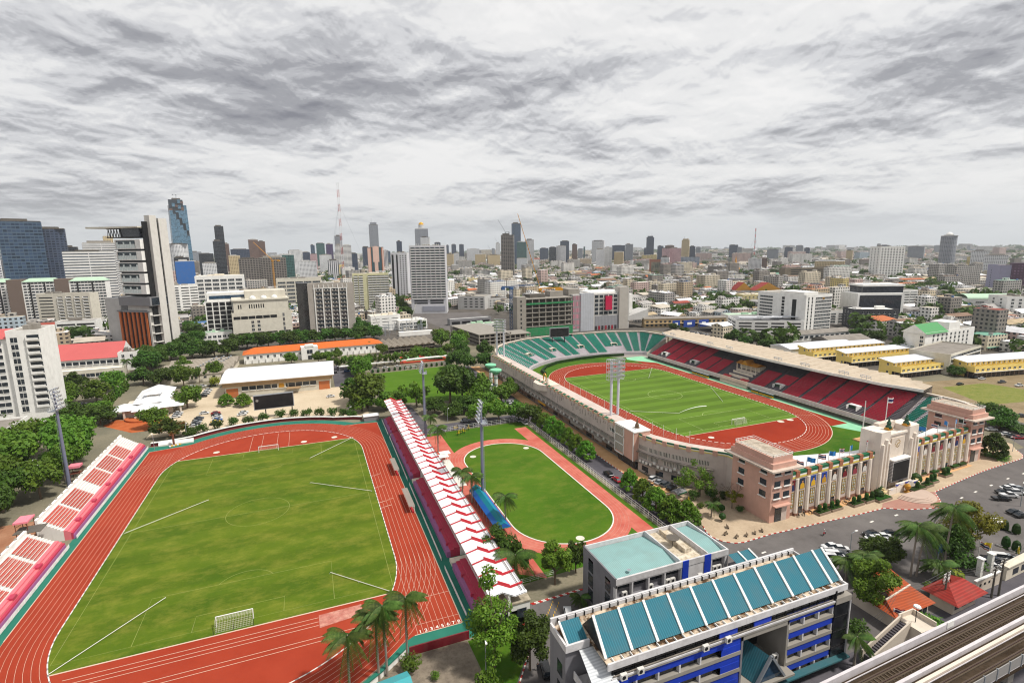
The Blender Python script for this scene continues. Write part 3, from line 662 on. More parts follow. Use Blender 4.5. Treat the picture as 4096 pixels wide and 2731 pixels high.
# irrigation arms
def arm(label,a,b,z=.3):
 t=thing('irrigation_arm',label,'sprinkler arm',(*a,0),group='irrigation arms on the grass');dx,dy=b[0]-a[0],b[1]-a[1]
 MB().tube([(0,0,z),(dx,dy,z+.1)],.075,6).obj('pipe',paint('pipe_white','#d2cfc6',.4,amt=.2),t);n=max(2,int(math.hypot(dx,dy)/7))
 for k in range(n+1):u=k/n;MB().bar((dx*u-.3,dy*u,0.04),(dx*u,dy*u,z),.07).obj('support',steel,t)
arm('white sprinkler arm from far right corner of near pitch',(33.6,57),(15.8,39));arm('white sprinkler arm crossing halfway from the right touchline',(35.1,0),(15.7,15))
arm('white sprinkler arm at near right corner of the pitch',(32.8,-56.6),(19.8,-43.3));arm('long white sprinkler arm at near left corner of pitch',(-33,-56.9),(-17.1,-38.7))
arm('white sprinkler arm reaching in from the left touchline',(-35.5,0),(-15.9,14.2));arm('thin sprinkler arm spraying water on the stadium pitch',(165.4,40.2),(185.3,27.6))
arm('thin sprinkler arm near the stadium crimson seats corner',(233.6,60),(219,35));arm('thin sprinkler arm by far stadium corner flag',at('h',1252,392),at('h',1225,478))
sw=MB();x0,y0=185.3,27.6;x1,y1=at('h',1740,725,2.5)
sw.tube([(x0+(x1-x0)*u,y0+(y1-y0)*u,.6+3.2*u*(1.6-u))for u in np.linspace(0,1,8)],[.06+.22*u for u in np.linspace(0,1,8)],6)
tag(sw.obj('water_jet',paint('spray','#d5dad2',.2,amt=0)),'white jet of water from the stadium sprinkler arm','water jet')
# trackside shelters, hut, tent
def shelter(label,x,y0,y1):
 t=thing('bench_shelter',label,'shelter',(x,y0,.03),group='trackside shelters');L=y1-y0
 MB().box((-1.1,0,2.4),(.7,L,2.55)).obj('roof',paint('shelter_roof','#8a827a',.6,amt=.3),t);f=MB()
 for k in range(5):
  y=L*k/4;f.bar((.55,y,0),(.55,y,2.4),.1);f.bar((.55,y,2.3),(-1,y,2.4),.08)
 f.obj('frame',white,t);MB().box((-.1,.3,0),(.35,L-.3,.45)).obj('bench',seatred,t)
shelter('grey roofed bench shelter at far part of home straight',45.3,9.2,20.6);shelter('grey roofed bench shelter at middle of home straight',45.2,*sorted((at('k',1350,112)[1],at('k',1285,-45)[1])))
t=thing('lookout_hut','small lookout with pink roof on a steel frame over stands','lookout',(-57.6,0,0));h=MB().box((-1.6,-2.2,9),(1.6,2.2,9.5));h.obj('roof',paint('pink_roof','#e0808f'),t)
f=MB()
for x in(-1.3,1.3):
 for y in(-1.9,1.9):f.bar((x,y,0),(x,y,9),.14)
for z in(3,6,8):f.bar((-1.3,-1.9,z),(1.3,1.9,z+.8),.08);f.bar((1.3,-1.9,z),(-1.3,1.9,z+.8),.08)
f.obj('frame',paint('rust_steel','#6b3a2a'),t);MB().box((-1.5,-3.4,6.6),(4.6,1.0,6.8)).obj('platform',darkconc,t)
t=thing('pole_hut','little pink roofed box on posts below the tall mast','lookout',at('e',700,1420)+(0,));MB().box((-1.7,-1.6,6.4),(1.7,1.6,7.2)).obj('roof',MATS['pink_roof'],t);f=MB()
for x in(-1.4,1.4):
 for y in(-1.3,1.3):f.bar((x,y,0),(x,y,6.4),.14)
f.obj('frame',MATS['rust_steel'],t);MB().box((-1.4,-1.3,4.2),(1.4,1.3,4.4)).obj('floor',MATS['rust_steel'],t)
t=thing('striped_tent','long gabled tent with blue and teal stripes by practice oval','tent',(64.7,-43.2,0));MB().gable(0,0,4.6,27,2.1,4.0,0,'y').obj('canopy',stripes('tent_stripes','#127f92','#1f5fae',2.4,.5,1),t);f=MB()
for k in range(10):
 for x in(.1,4.5):f.bar((x,.2+2.95*k,0),(x,.2+2.95*k,2.1),.1)
f.obj('frame',steel,t);landmark('the blue striped tent',67,-30,3)
for i,(x,y)in enumerate((at('f',1690,1140,3),at('f',1668,1170,3))):
 t=thing('white_canopy',('larger' if i else 'smaller')+' white canopy at the end of the pale court','canopy',(x,y,0));MB().box((-2-.4*i,-1.6,2.8),(2+.3*i,1.6,3)).obj('roof',white,t);f=MB()
 for sx in(-1.7,1.7):
  for sy in(-1.4,1.4):f.bar((sx,sy,0),(sx,sy,2.8),.1)
 f.obj('frame',white,t)
t=thing('gatehouse','white gatehouse with stained flat roof at end of ribbed stand','gatehouse',(52.3,-79,0));MB().box((0,0,0),(7.4,8.2,5.6),0).obj('wall',white,t);MB().box((-.2,-.2,5.6),(7.6,8.4,5.9)).obj('roof',blotch('mossy_roof','#8d8474','#b3a996',.5,'#3f3b2f',fineamt=.6),t)
MB().box((-.05,-.05,0),(7.45,8.25,.5)).obj('plinth',redp,t)
for k in range(3):MB().box((7.41,1+2.4*k,1),(7.47,2.4+2.4*k,4.6)).obj('panel',white,t)
for k in range(2):MB().box((1+3.4*k,-.05,2),(3.2+3.4*k,-.0,4.2)).obj('window',darkglass,t)
t=thing('lower_shed','turquoise roofed shed at bottom edge below the palms','shed',at('k',1010,1568,3)+(0,),.12);MB().box((0,-4,0),(6,0,2.6)).obj('wall',white,t);MB().gable(-.3,-4.3,6.3,.3,2.6,3.4).obj('roof',paint('turq_roof','#3f9ea6',.4),t)
rail_fence('white_fence','tall white rail fence between practice oval and stadium road',[(110.6,-62),(110.9,-14),(111,47.5)],2.2,white,2.2,3,.07,group='white fences round the practice oval')
rail_fence('white_fence','white rail fence along the road above practice lawn',[(62,48.2),(111,48.2)],2.2,white,2.2,3,.07,group='white fences round the practice oval')
rail_fence('white_fence','white rail fence below the practice oval near grey building',[(61,-66),(72,-65.5)],1.4,white,2.2,3,.07,group='white fences round the practice oval')
for i,(x,y,w_)in enumerate(((1790,940,'leftmost'),(1820,985,'nearest'),(1905,940,'rightmost and tallest'),(1860,965,'middle'))):
 t=thing('exercise_frame',w_+' of four yellow and black exercise frames on practice lawn','exercise frame',at('f',x,y)+(.02,),i*.6,'outdoor exercise frames');a,b=MB(),MB()
 for sx in(-.9,.9):a.bar((sx,0,0),(sx,0,2.4),.14);b.bar((sx,-.8,1.2),(sx,.8,1.2),.12)
 for z in(1.0,1.5,2.1):b.bar((-.9,0,z),(.9,0,z),.12)
 a.obj('post',black,t);b.obj('handlebar',paint('bar_yellow','#c9a418',.4),t)
 # ------------------------------------------------------------------ the big stadium
def height_at(x,y,c,px,py):
 """height of the point above (x, y) that native row of (px, py) shows"""
 Y=nat(c,px,py)[1];v=np.array([x,y,0.0])-CAM;k=(1365.5-Y)/F_NATIVE
 return float((k*(v@FW)-v@UP)/(UP[2]-k*FW[2]))
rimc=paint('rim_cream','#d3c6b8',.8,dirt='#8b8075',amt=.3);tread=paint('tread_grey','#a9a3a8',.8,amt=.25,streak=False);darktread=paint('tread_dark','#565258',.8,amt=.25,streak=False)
wallbeige=paint('wall_beige','#c0b2aa',.85,dirt='#5f574f',amt=.3,scale=.15);ledgec=paint('ledge_dirty','#8b837a',.9,dirt='#2a2724',amt=.75,scale=.6)
greenp=paint('stripe_green','#0f5a3a',.6,amt=.15);yellowp=paint('stripe_yellow','#d8c25a',.6,amt=.15);brownb=paint('block_brown','#9a6246',.8,amt=.2)
def bowl(name,label,I,O,z0,z1,rows,m,sm,aisles,doors=(),skip=(),seatw=.6,rim=1.3,cap=True,sub=8):
 t=thing(name,label,'stand',(*I[0],0),group='stands of the big stadium');ox,oy=I[0]
 s=np.linspace(0,len(I)-1,(len(I)-1)*sub+1);kk=np.arange(len(I))
 IP=np.stack([np.interp(s,kk,[p[i]for p in I])for i in(0,1)],1);OP=np.stack([np.interp(s,kk,[p[i]for p in O])for i in(0,1)],1)
 for _ in range(3):
  IP[1:-1]=(IP[:-2]+2*IP[1:-1]+IP[2:])/4;OP[1:-1]=(OP[:-2]+2*OP[1:-1]+OP[2:])/4
 IP-=(ox,oy);OP-=(ox,oy)
 mid=(IP+OP)/2;cum=np.concatenate([[0],np.cumsum(np.hypot(*np.diff(mid,axis=0).T))]);T=cum[-1]
 def pt(d,r):
  a=np.array([np.interp(d,cum,IP[:,i])for i in(0,1)]);b=np.array([np.interp(d,cum,OP[:,i])for i in(0,1)]);return a+(b-a)*r
 dz=(z1-z0)/rows;mb=MB();n=len(s)
 for r in range(rows):
  A=IP+(OP-IP)*r/rows;B=IP+(OP-IP)*(r+1)/rows;z=z0+dz*r
  mb.strip([(*p,z)for p in A],[(*p,z)for p in B],0);mb.strip([(*p,z-(dz if r else z0))for p in A],[(*p,z)for p in A],0)
 mb.strip([(*p,z1+rim)for p in OP],[(*p,0)for p in OP],1);OO=OP+(OP-IP)/np.hypot(*(OP-IP).T)[:,None]*1.6
 mb.strip([(*p,z1-dz)for p in OP],[(*p,z1+rim)for p in OP],1);mb.strip([(*p,z1+rim)for p in OP],[(*p,z1+rim)for p in OO],1);mb.strip([(*p,z1+rim)for p in OO],[(*p,0)for p in OO],1)
 for e in(0,n-1):mb.quad((*IP[e],0),(*OP[e],0),(*OP[e],z1),(*IP[e],z0),m=1)
 mb.obj('terrace',[m,rimc],t)
 rl=MB()
 for a,b in zip(IP,IP[1:]):
  for z in(.5,1.0):rl.bar((*a,z0+z),(*b,z0+z),.07)
 for p in IP[::2]:rl.bar((*p,z0),(*p,z0+1),.08)
 rl.obj('railing',white,t)
 for k,(a,b)in enumerate(zip(aisles,aisles[1:])):
  d0,d1=a*T+.8,b*T-.8
  if d1-d0<1:continue
  q=MB()
  for r in range(1,rows):
   if any(abs((d0+d1)/2/T-dd)<.5*(b-a)and r<rr for dd,rr in skip):continue
   z=z0+dz*r;w=max(2,int((d1-d0)/seatw))
   ds=np.linspace(d0,d1,w+1);P0=[pt(d,(r+.2)/rows)for d in ds];P1=[pt(d,(r+.85)/rows)for d in ds]
   for i in range(w):
    a0,a1,b0,b1=P0[i],P0[i]+(P0[i+1]-P0[i])*.94,P1[i],P1[i]+(P1[i+1]-P1[i])*.94
    q.add([(*a0,z+.4),(*a1,z+.4),(*b1,z+.42),(*b0,z+.42),(*b0,z+.85),(*b1,z+.85)],[(0,1,2,3),(3,2,5,4)])
  if q.v:q.obj('seat_section',sm,t)
 for dd,rr in doors:
  p=pt(dd*T,rr);p2=pt(dd*T,rr+.16);a=math.atan2(p2[1]-p[1],p2[0]-p[0])-math.pi/2;z=z0+(z1-z0)*rr
  v=MB().box((-2.4,0,0),(-2.1,3.4,1.7));v.box((2.1,0,0),(2.4,3.4,1.7));v.box((-2.4,1.6,1.7),(2.4,3.6,1.95));v.box((-2.1,1.4,0),(2.1,1.5,1.7),1)
  v.obj('entrance',[cream,paint('tunnel_green','#1d3a2c',.8)],t,(p[0],p[1],z),a)
 return t,pt,T
NI=[(150,112),(150.9,133.8),(154.7,140.8),(159.2,146),(168.2,153.3),(183.7,162.4),(203.2,165.6),(221,164.5),(240.8,161.5),(254,155.5),(256,153.5)]
NO=[(130,112),(131,136),(135.5,153),(141,165),(151,176),(170,187),(197,191.5),(222,191.5),(247,190),(270,181),(275.5,155)]
ais=[0,.05,.10,.145,.19,.235,.28,.325,.37,.415,.46,.505,.55,.595,.64,.69,.74,.79,.83,.87,.91,.95,1.0]
bowl('bowl_stand','curved bowl of green seats rising round the far stadium bend',NI,NO,2.0,12.6,22,tread,seatgreen,ais,[(.335,.34),(.487,.34),(.63,.34),(.79,.34)],[(.335,7),(.487,7),(.63,7),(.79,7)])
landmark('the green stadium bowl',200,178,8)
bowl('bowl_stand','short block of green seats beside the right stadium tower',[(257,-28),(255.5,-36),(250,-44),(243,-49)],[(275.5,-27.5),(276,-40),(270,-52),(256,-59)],2.5,13.2,22,tread,seatgreen,[.02,.2,.45,.7,.95])
# covered main stand
t=thing('main_grandstand','long covered grandstand of crimson seats under cream roof','grandstand',(250.4,-27,0),group='stands of the big stadium');L=171.5;NR=26;pr,rs=.95,.44
landmark('the crimson grandstand',262,60,12)
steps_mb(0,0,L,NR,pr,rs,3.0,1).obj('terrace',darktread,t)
v=MB().box((-.25,0,2.2),(-.02,L,3.9),0);v.box((-1.6,0,2.0),(-.02,L,2.2),1);v.obj('front_parapet',[paint('parapet_white','#c9c5c0',amt=.3),conc],t)
MB().box((-.02,0,0),(.3,L,2.0)).obj('underside',darkconc,t)
bays=[(1,11),(12,22),(23,32),(33.2,43),(44,54),(55,64),(66,76)];bays+=[(102,111),(112,121),(122,131.5),(132.5,142),(143,152),(153,161),(162,170)]
grey2=paint('seat_dark','#3c3a40',.6,amt=.2,streak=False)
for i,(a,b)in enumerate(bays):
 near=66<=a or b<=0
 r0=7 if i in(1,5,9,12)else 1
 rr=15 if i in(5,6,7,8)else NR-2
 seat_rows((pr*r0,a,3.0+rs*r0),(0,1),(1,0),b-a,rr-r0,pr,rs,.58).obj('seat_section',seatcrim,t)
 if rr==15:seat_rows((pr*rr,a,3.0+rs*rr),(0,1),(1,0),b-a,NR-2-rr,pr,rs,.58).obj('seat_section',grey2,t)
 if r0==7:
  v=MB();y=(a+b)/2;v.box((2.9,y-2.5,4.2),(6.6,y-2.2,6.2));v.box((2.9,y+2.2,4.2),(6.6,y+2.5,6.2));v.box((4.4,y-2.5,6.2),(6.9,y+2.5,6.45));v.box((4.3,y-2.2,4.0),(4.4,y+2.2,6.2),1)
  v.obj('entrance',[white,MATS['tunnel_green']],t)
fr=[(-29+27-27,272.0,16.3),(-16,264.3,17.0),(10,260.5,17.3),(40,258,17.6),(70,258,17.6),(100,259.8,17.4),(128,261.5,17.1),(141,263,17.0),(152,268,16.7)]
v=MB();F=[(x-250.4,y+27,z)for y,x,z in fr];B=[(277.8+2.2*math.sin(max(0,min(1,(y+29)/181))*math.pi)-250.4,y+27,z+1.6)for y,x,z in fr]
v.strip(F,B,0);v.strip([(x,y,z-.6)for x,y,z in B],[(x,y,z-.9)for x,y,z in F],1);v.strip([(x,y,z-.9)for x,y,z in F],[(x,y,z+.35)for x,y,z in F],2);v.strip([(x+.3,y,z+.35)for x,y,z in F][::-1],[(x,y,z+.35)for x,y,z in F][::-1],2);v.strip([(x+.3,y,z)for x,y,z in F],[(x+.3,y,z+.35)for x,y,z in F],2)
v.strip(B,[(x,y,0)for x,y,z in B],3)
rf_=v.obj('roof',[paint('roof_cream','#b8aa97',.9,dirt='#84735f',amt=.4,scale=.3),darkconc,white,rimc],t)
rm=MB()
for k in range(34):
 y=-24+5.1*k;xf=np.interp(y,[f[0]for f in fr],[f[1]for f in fr]);zf=np.interp(y,[f[0]for f in fr],[f[2]for f in fr])
 rm.add([(xf+2-250.4,y+27,zf+.15),(279.5-250.4,y+27,zf+1.55),(279.5-250.4,y+27.25,zf+2.05),(xf+6-250.4,y+27.25,zf+.55),(279.5-250.4,y+31,zf+1.7),(xf+6-250.4,y+31,zf+.4)],[(0,1,2,3),(3,2,4,5)])
rm.obj('roof_rib',MATS['roof_cream'],rf_)
pm=MB().box((-.3,-.3,0),(.3,.3,15)).mesh('column',[conc])
for k in range(12):link('column',pm,t,(24.2,6+14.4*k,2))
bk=MB().bar((0,0,0),(0,0,2.2),.12).bar((-.5,-2.6,1.1),(-.5,2.6,1.1),.1).bar((-.5,-2.6,1.9),(-.5,2.6,1.9),.1).bar((0,-2.4,.1),(-.5,-2.4,2),.1).bar((0,2.4,.1),(-.5,2.4,2),.1)
for z in(1.1,1.9):
 for k in range(6):bk.lathe((-.8,-2.4+.95*k,z-.1),[(.1,0),(.32,.15),(.34,.35)],8,1)
bk=bk.mesh('lamp_bank',[steel,MATS['lamp_silver']])
for y in(133,92,74,38,22,2,-8):link('lamp_bank',bk,rf_,(np.interp(y,[f[0]for f in fr],[f[1]for f in fr])+1.5-250.4,y+27,np.interp(y,[f[0]for f in fr],[f[2]for f in fr])+.2))
bm=MB()
for k in range(5):
 y=(0,8,30,120,150)[k];bm=MB().box((1.2,y,20.2),(1.8,y+.6,20.3))
t2=thing('royal_box','white tiered ceremonial box with gold gabled roof in grandstand','box seat',(249.2,50,0));ivory=paint('ivory','#cfc3b4',.7,amt=.25)
for k,(x0,x1,z)in enumerate(((0,4,3.2),(4,7,4.6),(7,9.5,6.0),(9.5,12.5,7.6))):MB().box((x0,-1 if k<1 else 2,0),(x1,20 if k<1 else 17,z)).obj('tier',ivory,t2)
b=MB()
for k,(x,z,y0,y1)in enumerate(((.1,3.2,-1,20),(4.1,4.6,2,17),(7.1,6.0,2,17))):b.box((x,y0,z),(x+.25,y1,z+1.0))
for x in(9.7,16):
 for k in range(5):b.box((x,2.2+3.6*k,7.6),(x+.4,2.7+3.6*k,11.2))
b.obj('balustrade',ivory,t2);MB().box((12.5,2,0),(17,17,11.2)).obj('back_wall',ivory,t2)
g=MB().gable(9.4,2,16.5,17,11.2,12.6,0,'y',over=.4);g.gable(8.4,7.2,14,11.8,11.4,14.2,0,'x',1,.3);g.obj('roof',[paint('roof_gold','#a9701f',.6,amt=.35),gold],t2)
for a in(0,13.5):seat_rows((.6,a,3.2),(0,1),(1,0),6,3,1,.35,.6).obj('seat_section',seatred,t2)
for i,y in enumerate((80,85.2,90.4,41.5,36.3,31.1)):
 q=thing('team_bench',('nearer','middle','farther')[i%3]+' yellow team bench shelter '+('left' if i<3 else 'right')+' of the ceremonial box','bench',(246.6,y-2.4,.05),group='team benches at the grandstand');MB().box((1.3,0,0),(1.4,4.8,2.1)).obj('back_panel',greenp,q);MB().box((0,0,2.1),(1.5,4.8,2.2)).obj('roof',steel,q);MB().box((.7,.2,.3),(1.25,4.6,1.0)).obj('seat',paint('seat_yellow','#d2aa18',.5),q)
hp=[(159.5,128),(161,136),(168,145.5),(181.2,155),(201.6,160.2),(221.2,161.5),(238.9,158.6)]
hm=MB()
for a,b in zip(hp,hp[1:]):hm.bar((*a,.9),(*b,.9),1.5,1.8)
hedgem=leafmat('hedge_leaf','#16300d','#27481a','#3f5a22');tag(hm.obj('hedge',hedgem),'dark clipped hedge curving below the green stadium seats','hedge')
# west side: inscribed wall, shop floor and stair pier
t=thing('stadium_wall','long inscribed beige stadium wall with shops and air conditioners below','stadium wall',(128,-8,0));landmark('the inscribed stadium wall',127,50,8);LW=150.0
MB().box((.0,0,4.2),(7,LW,12.9),0).obj('core',wallbeige,t)
MB().box((-.9,0,7.7),(0,LW,13.2),0).obj('wall',wallbeige,t)
MB().box((1.0,0,0),(7,LW,4.2),0).obj('shop_floor',paint('shop_pink','#9c7f70',.8,amt=.3),t)
for z,w in((7.35,1.5),(4.0,1.9)):MB().box((-w,0,z),(0.0,LW,z+.3)).obj('ledge',ledgec,t)
st=MB();st.box((-.94,0,13.2),(.2,LW,13.5),1);st.box((-.94,0,13.5),(.2,LW,13.75),2);st.box((-.94,0,13.75),(.2,LW,14.0),0);st.obj('striped_band',[greenp,yellowp,white],t)
bmh=MB().box((-1.15,0,12.6),(.35,1.0,14.15)).mesh('parapet_block',[pink])
for k in range(36):link('parapet_block',bmh,t,(0,2+4.1*k,0))
slat=stripes('slat_window','#c9c2b8','#2a2a2e',.5,.45,0)
for k in range(22):MB().box((-.06,2+6.6*k,5.3),(-.01,7.4+6.6*k,6.9)).obj('window',slat,t)
sh=stripes('shop_shutter','#a58a7c','#6b564b',3.4,.9,0)
for k in range(27):MB().box((.9,1+5.5*k,.2),(.99,5.6+5.5*k,3.6)).obj('shutter',(sh,darkglass,MATS['shop_pink'])[(k*7)%3],t)
acm=MB().box((-.4,-.45,0),(.1,.45,.85),0).lathe((-.41,0,.42),[(.3,0)],10,1)
acm.v[-10:]=[(-.42,p[1]*1,.42+.3*math.sin(2*math.pi*i/10))for i,p in enumerate(acm.v[-10:])];acm=acm.mesh('ac_unit',[paint('ac_white','#cfcdc8',.5,amt=.3),black])
random.seed(3)
for k in range(34):link('ac_unit',acm,t,(-.9,1.5+4.3*k+random.uniform(-1,1),4.3))
im=MB();random.seed(5)
for y0,y1 in((3,40),(46,62),(82,98),(104,130)):
 y=y0
 while y<y1:
  n=random.randint(2,6);z=12.3-random.random()
  for r in range(n):im.box((-.95,y,z-.55*r-.28),(-.905,y+random.uniform(.5,.95),z-.55*r))
  y+=random.uniform(1.1,2.6)
im.obj('inscription',paint('relief_grey','#7f7670',.8),t)
for a,b in((26,37),(64,73),(10,16)):MB().box((-1.95,a,3.1),(-1.85,b,4.2)).obj('shop_sign',paint('sign_amber' if a==64 else 'sign_grey','#c58f1a' if a==64 else '#9a9590',.5),t)
vb=MB().box((-.95,1,9.6),(-.9,5.5,11.3),1)
for k in range(4):vb.box((-1,1.2+1.1*k,9.8),(-.94,1.9+1.1*k,11.1),0)
vb.obj('vent_window',[darkglass,white],t)
bl=thing('balcony_shrine','white balcony with gold ring sculpture on inscribed wall','monument',(128,56,10.6))
MB().prism([(-1,0),(-4,4),(-4,10),(-1,14),(6,14),(6,0)],0,3.0,0).obj('balcony',rimc,bl)
q=MB();q.tube([(1.5+0*a,8+1.6*math.cos(a),5.2+2.1*math.sin(a))for a in np.linspace(0,6.28,25)],.32,6);q.obj('ring',gold,bl);MB().lathe((1.5,4.2,3),[(1,0),(.9,.8),(.5,1.8),(.12,3)],12).obj('cone',ivory,bl);MB().lathe((1.5,8,3),[(1.8,0),(1.4,.6)],10).obj('base',ivory,bl)
p=thing('stair_pier','salmon and louvred stair pier projecting from the stadium wall','stair tower',(126.2,-20,0));MB().box((0,0,3.6),(7,12.5,14.4)).obj('wall',pink,p);MB().box((1.2,.5,0),(7,12,3.6)).obj('entrance',darkglass,p)
lv=stripes('louvre','#9aa0a8','#a08f6e',.5,.5,1)
for k in range(3):MB().box((-.12,6.6,4.4+3.3*k),(-.02,12.1,7.3+3.3*k)).obj('louvre',lv,p)
f=MB()
for y in(0,6.2,12.2):f.box((-.2,y,3.5),(0.05,y+.35,14.4))
for z in(3.5,7.35,10.65,14.1):f.box((-.2,6.2,z),(.05,12.5,z+.3))
f.box((-.2,-.2,14.4),(7.2,12.7,14.8));f.obj('frame',white,p)
stt=thing('roof_statue','small bronze pagoda shaped ornament on the stair pier','statue',(129.5,-17,14.8));MB().lathe((0,0,0),[(1,0),(1,.5),(.7,.6),(.75,1.4),(.3,2.3),(.08,3.8)],10).obj('spire',paint('bronze','#5f4a34',.5),stt);MB().box((-1.2,-1.2,0),(1.2,1.2,.3)).obj('base',white,stt)
cw=[(128.3,-20),(129.3,-25),(131.8,-31),(135.8,-37.5),(140.5,-43),(144,-47),(144,-53)]
t=thing('curved_wall','curved beige stadium wall with window rows beside salmon tower','stadium wall',(*cw[0],0));o=cw[0];cl=[(x-o[0],y-o[1])for x,y in cw];
inn=[(x+5,y+4)for x,y in cl]
MB().prism(cl+inn[::-1],0,12.9).obj('wall',wallbeige,t)
def along(pts,d0,d1,off=0.0,n=6):
 P=np.array(pts);c=np.concatenate([[0],np.cumsum(np.hypot(*np.diff(P,axis=0).T))]);out=[]
 for d in np.linspace(d0,d1,n):
  x,y=np.interp(d,c,P[:,0]),np.interp(d,c,P[:,1]);e=.3;tx,ty=np.interp(d+e,c,P[:,0])-np.interp(d-e,c,P[:,0]),np.interp(d+e,c,P[:,1])-np.interp(d-e,c,P[:,1]);l=math.hypot(tx,ty)or 1
  out.append((x-ty/l*off,y+tx/l*off))
 return out
CLEN=float(np.sum(np.hypot(*np.diff(np.array(cl),axis=0).T)))
def ribbon(pts,z0,z1,m,mb):mb.strip([(*p,z0)for p in pts],[(*p,z1)for p in pts],m)
sb=MB();Q=along(cl,0,CLEN,-.06,40)
for k,(z0,z1)in enumerate(((13.5,14.0),(13.2,13.5),(12.8,13.2))):ribbon(Q,z0,z1,k,sb)
ribbon(along(cl,0,CLEN,.4,40),12.8,14.0,0,sb);sb.strip([(*p,14.0)for p in Q],[(*p,14.0)for p in along(cl,0,CLEN,.4,40)],0);sb.obj('striped_band',[greenp,white,yellowp],t)
for k in range(7):
 a=along(cl,2+4.2*k,3.5+4.2*k,-.15,2);q=MB();q.bar((*a[0],13.3),(*a[1],13.3),.5,1.8);q.obj('parapet_block',pink,t)
for z,a,b in((8.6,0,27),(5.4,0,9),(5.4,10.5,20)):
 for k in range(int((b-a)/4.4)):
  q=MB();ribbon(along(cl,a+.4+4.4*k,a+4.4+4.4*k,-.05,4),z,z+1.5,0,q);q.obj('window',slat,t)
for z,w in((7.7,-1.1),(4.1,-1.5)):
 q=MB();A=along(cl,0,28,-.02,24);B=along(cl,0,28,w,24);q.strip([(*p,z)for p in A],[(*p,z)for p in B]);q.strip([(*p,z-.3)for p in B],[(*p,z)for p in B]);q.obj('ledge',ledgec,t)
for k in range(14):
 d=2+1.5*k;a=along(cl,d,d+.1,-.9,2)[0];link('ac_unit',acm,t,(*a,4.15+(0.9 if k in(4,9)else 0)),.3+d*.02)
for k in range(3):q=MB();ribbon(along(cl,2+6*k,5+6*k,-.05,3),.8,2.6,0,q);q.obj('doorway',darkglass,t)
# gate front: built along its own slightly turned line
FA=math.atan2(4.35,94.3);
front=dict(loc=(149,-66.5,0),rz=FA)
def fpt(u,v,z=0.0):return(149+u*math.cos(FA)-v*math.sin(FA),-66.5+u*math.sin(FA)+v*math.cos(FA),z)
winp=paint('window_gold','#9c7a24',.5,amt=.2);finm=paint('fin_ivory','#ddd2c6',.75,dirt='#8d7f70',amt=.3);plinth=paint('plinth_brown','#7d5a4a',.85,amt=.25)
skin=paint('print_skin','#a87f66',.6,amt=.1)
BANC=[('#6d1522','#1b2a55'),('#23324f','#c99a26'),('#1f4a9a','#d0a62a'),('#1d3f9c','#b98a20'),('#35261d','#d5d0c8'),('#16251c','#6d1522'),('#2a1c1c','#8a3340'),('#26211f','#c9c5c0')]
def banner(parent,x,z0,z1,w,k):
 bg,fg=BANC[k%8];h=z1-z0;mb=MB();mb.quad((x-w/2,-.12,z0),(x+w/2,-.12,z0),(x+w/2,-.12,z1),(x-w/2,-.12,z1),m=0)
 mb.add([(x+a*w,-.15,z0+b*h)for a,b in((-.42,0),(.42,0),(.36,.42),(.12,.56),(-.12,.56),(-.36,.42))],[(0,1,2,3,4,5)],1)
 mb.add([(x+.17*w*math.cos(a),-.17,z0+.70*h+.14*h*math.sin(a))for a in np.linspace(0,6.28,12,endpoint=False)],[tuple(range(12))],2)
 mb.add([(x+.2*w*math.cos(a),-.18,z0+.76*h+.11*h*math.sin(a))for a in np.linspace(-.2,3.34,8)],[tuple(range(8))],3)
 mb.obj('portrait_banner',[paint('print_bg%d'%(k%8),bg,.5,amt=.1),paint('print_fg%d'%(k%8),fg,.5,amt=.1),skin,black],parent)
def facade_wing(label,u0,u1,n,off):
 t=thing('gate_wing',label,'facade',fpt(u0,0),FA,'wings of the stadium gate front');L=u1-u0;p=L/n
 MB().box((0,0,1.2),(L,3,13.2)).obj('wall',wallbeige,t);MB().box((0,-.1,0),(L,3,1.2)).obj('plinth',plinth,t)
 s=MB();s.box((0,-.12,12.0),(L,-.005,12.6),1);s.box((0,-.12,12.6),(L,-.005,13.15),2);s.box((0,-.15,13.15),(L,1,14.0),0);s.obj('striped_band',[greenp,yellowp,white],t)
 fm=MB();pts=lambda w,d:[(-w/2,0),(-w/2,-d*.55),(-w*.22,-d),(w*.22,-d),(w/2,-d*.55),(w/2,0)]
 a,b=pts(1.5,.75),pts(1.25,.5);fm.add([(x,y,.9)for x,y in a]+[(x,y,11.8)for x,y in b],[(i,i+1,7+i,6+i)for i in range(5)]+[(6,7,8,9,10,11)],0);fm.box((-.85,-.85,0),(.85,0,.9),1)
 fm=fm.mesh('fin',[finm,plinth]);bk=MB().box((-.8,-.3,12.3),(.8,1.0,14.2)).mesh('parapet_block',[brownb])
 for k in range(n):
  x=p*(k+(.98 if off else .62));link('fin',fm,t,(x,0,0));link('parapet_block',bk,t,(x,0,0))
  c=p*(k+(.45 if off else .1))+.05;c=max(1.1,c)
  banner(t,c,8.2,11.6,p-2.5,k if not off else k+3)
  wm=MB();wm.quad((c-.9,-.1,2.6),(c+.9,-.1,2.6),(c+.9,-.1,7.6),(c-.9,-.1,7.6),m=1)
  for xx in(-.9,-.05,.8):wm.box((c+xx,-.18,2.6),(c+xx+.12,-.08,7.6),0)
  for z in(2.6,3.6,4.6,5.6,6.6,7.5):wm.box((c-.9,-.18,z),(c+.92,-.08,z+.12),0)
  wm.obj('window',[winp,glass('pale_glass','#8f938c')],t)
  if k%3==1:MB().box((c-.8,-.12,0),(c+.8,-.02,2.3)).obj('doorway',darkglass,t)
 return t
facade_wing('left gate wing with fins, portrait banners and gold windows',0.5,39.5,8,False);facade_wing('right gate wing with fins, portrait banners and gold windows',61,94.3,7,True)
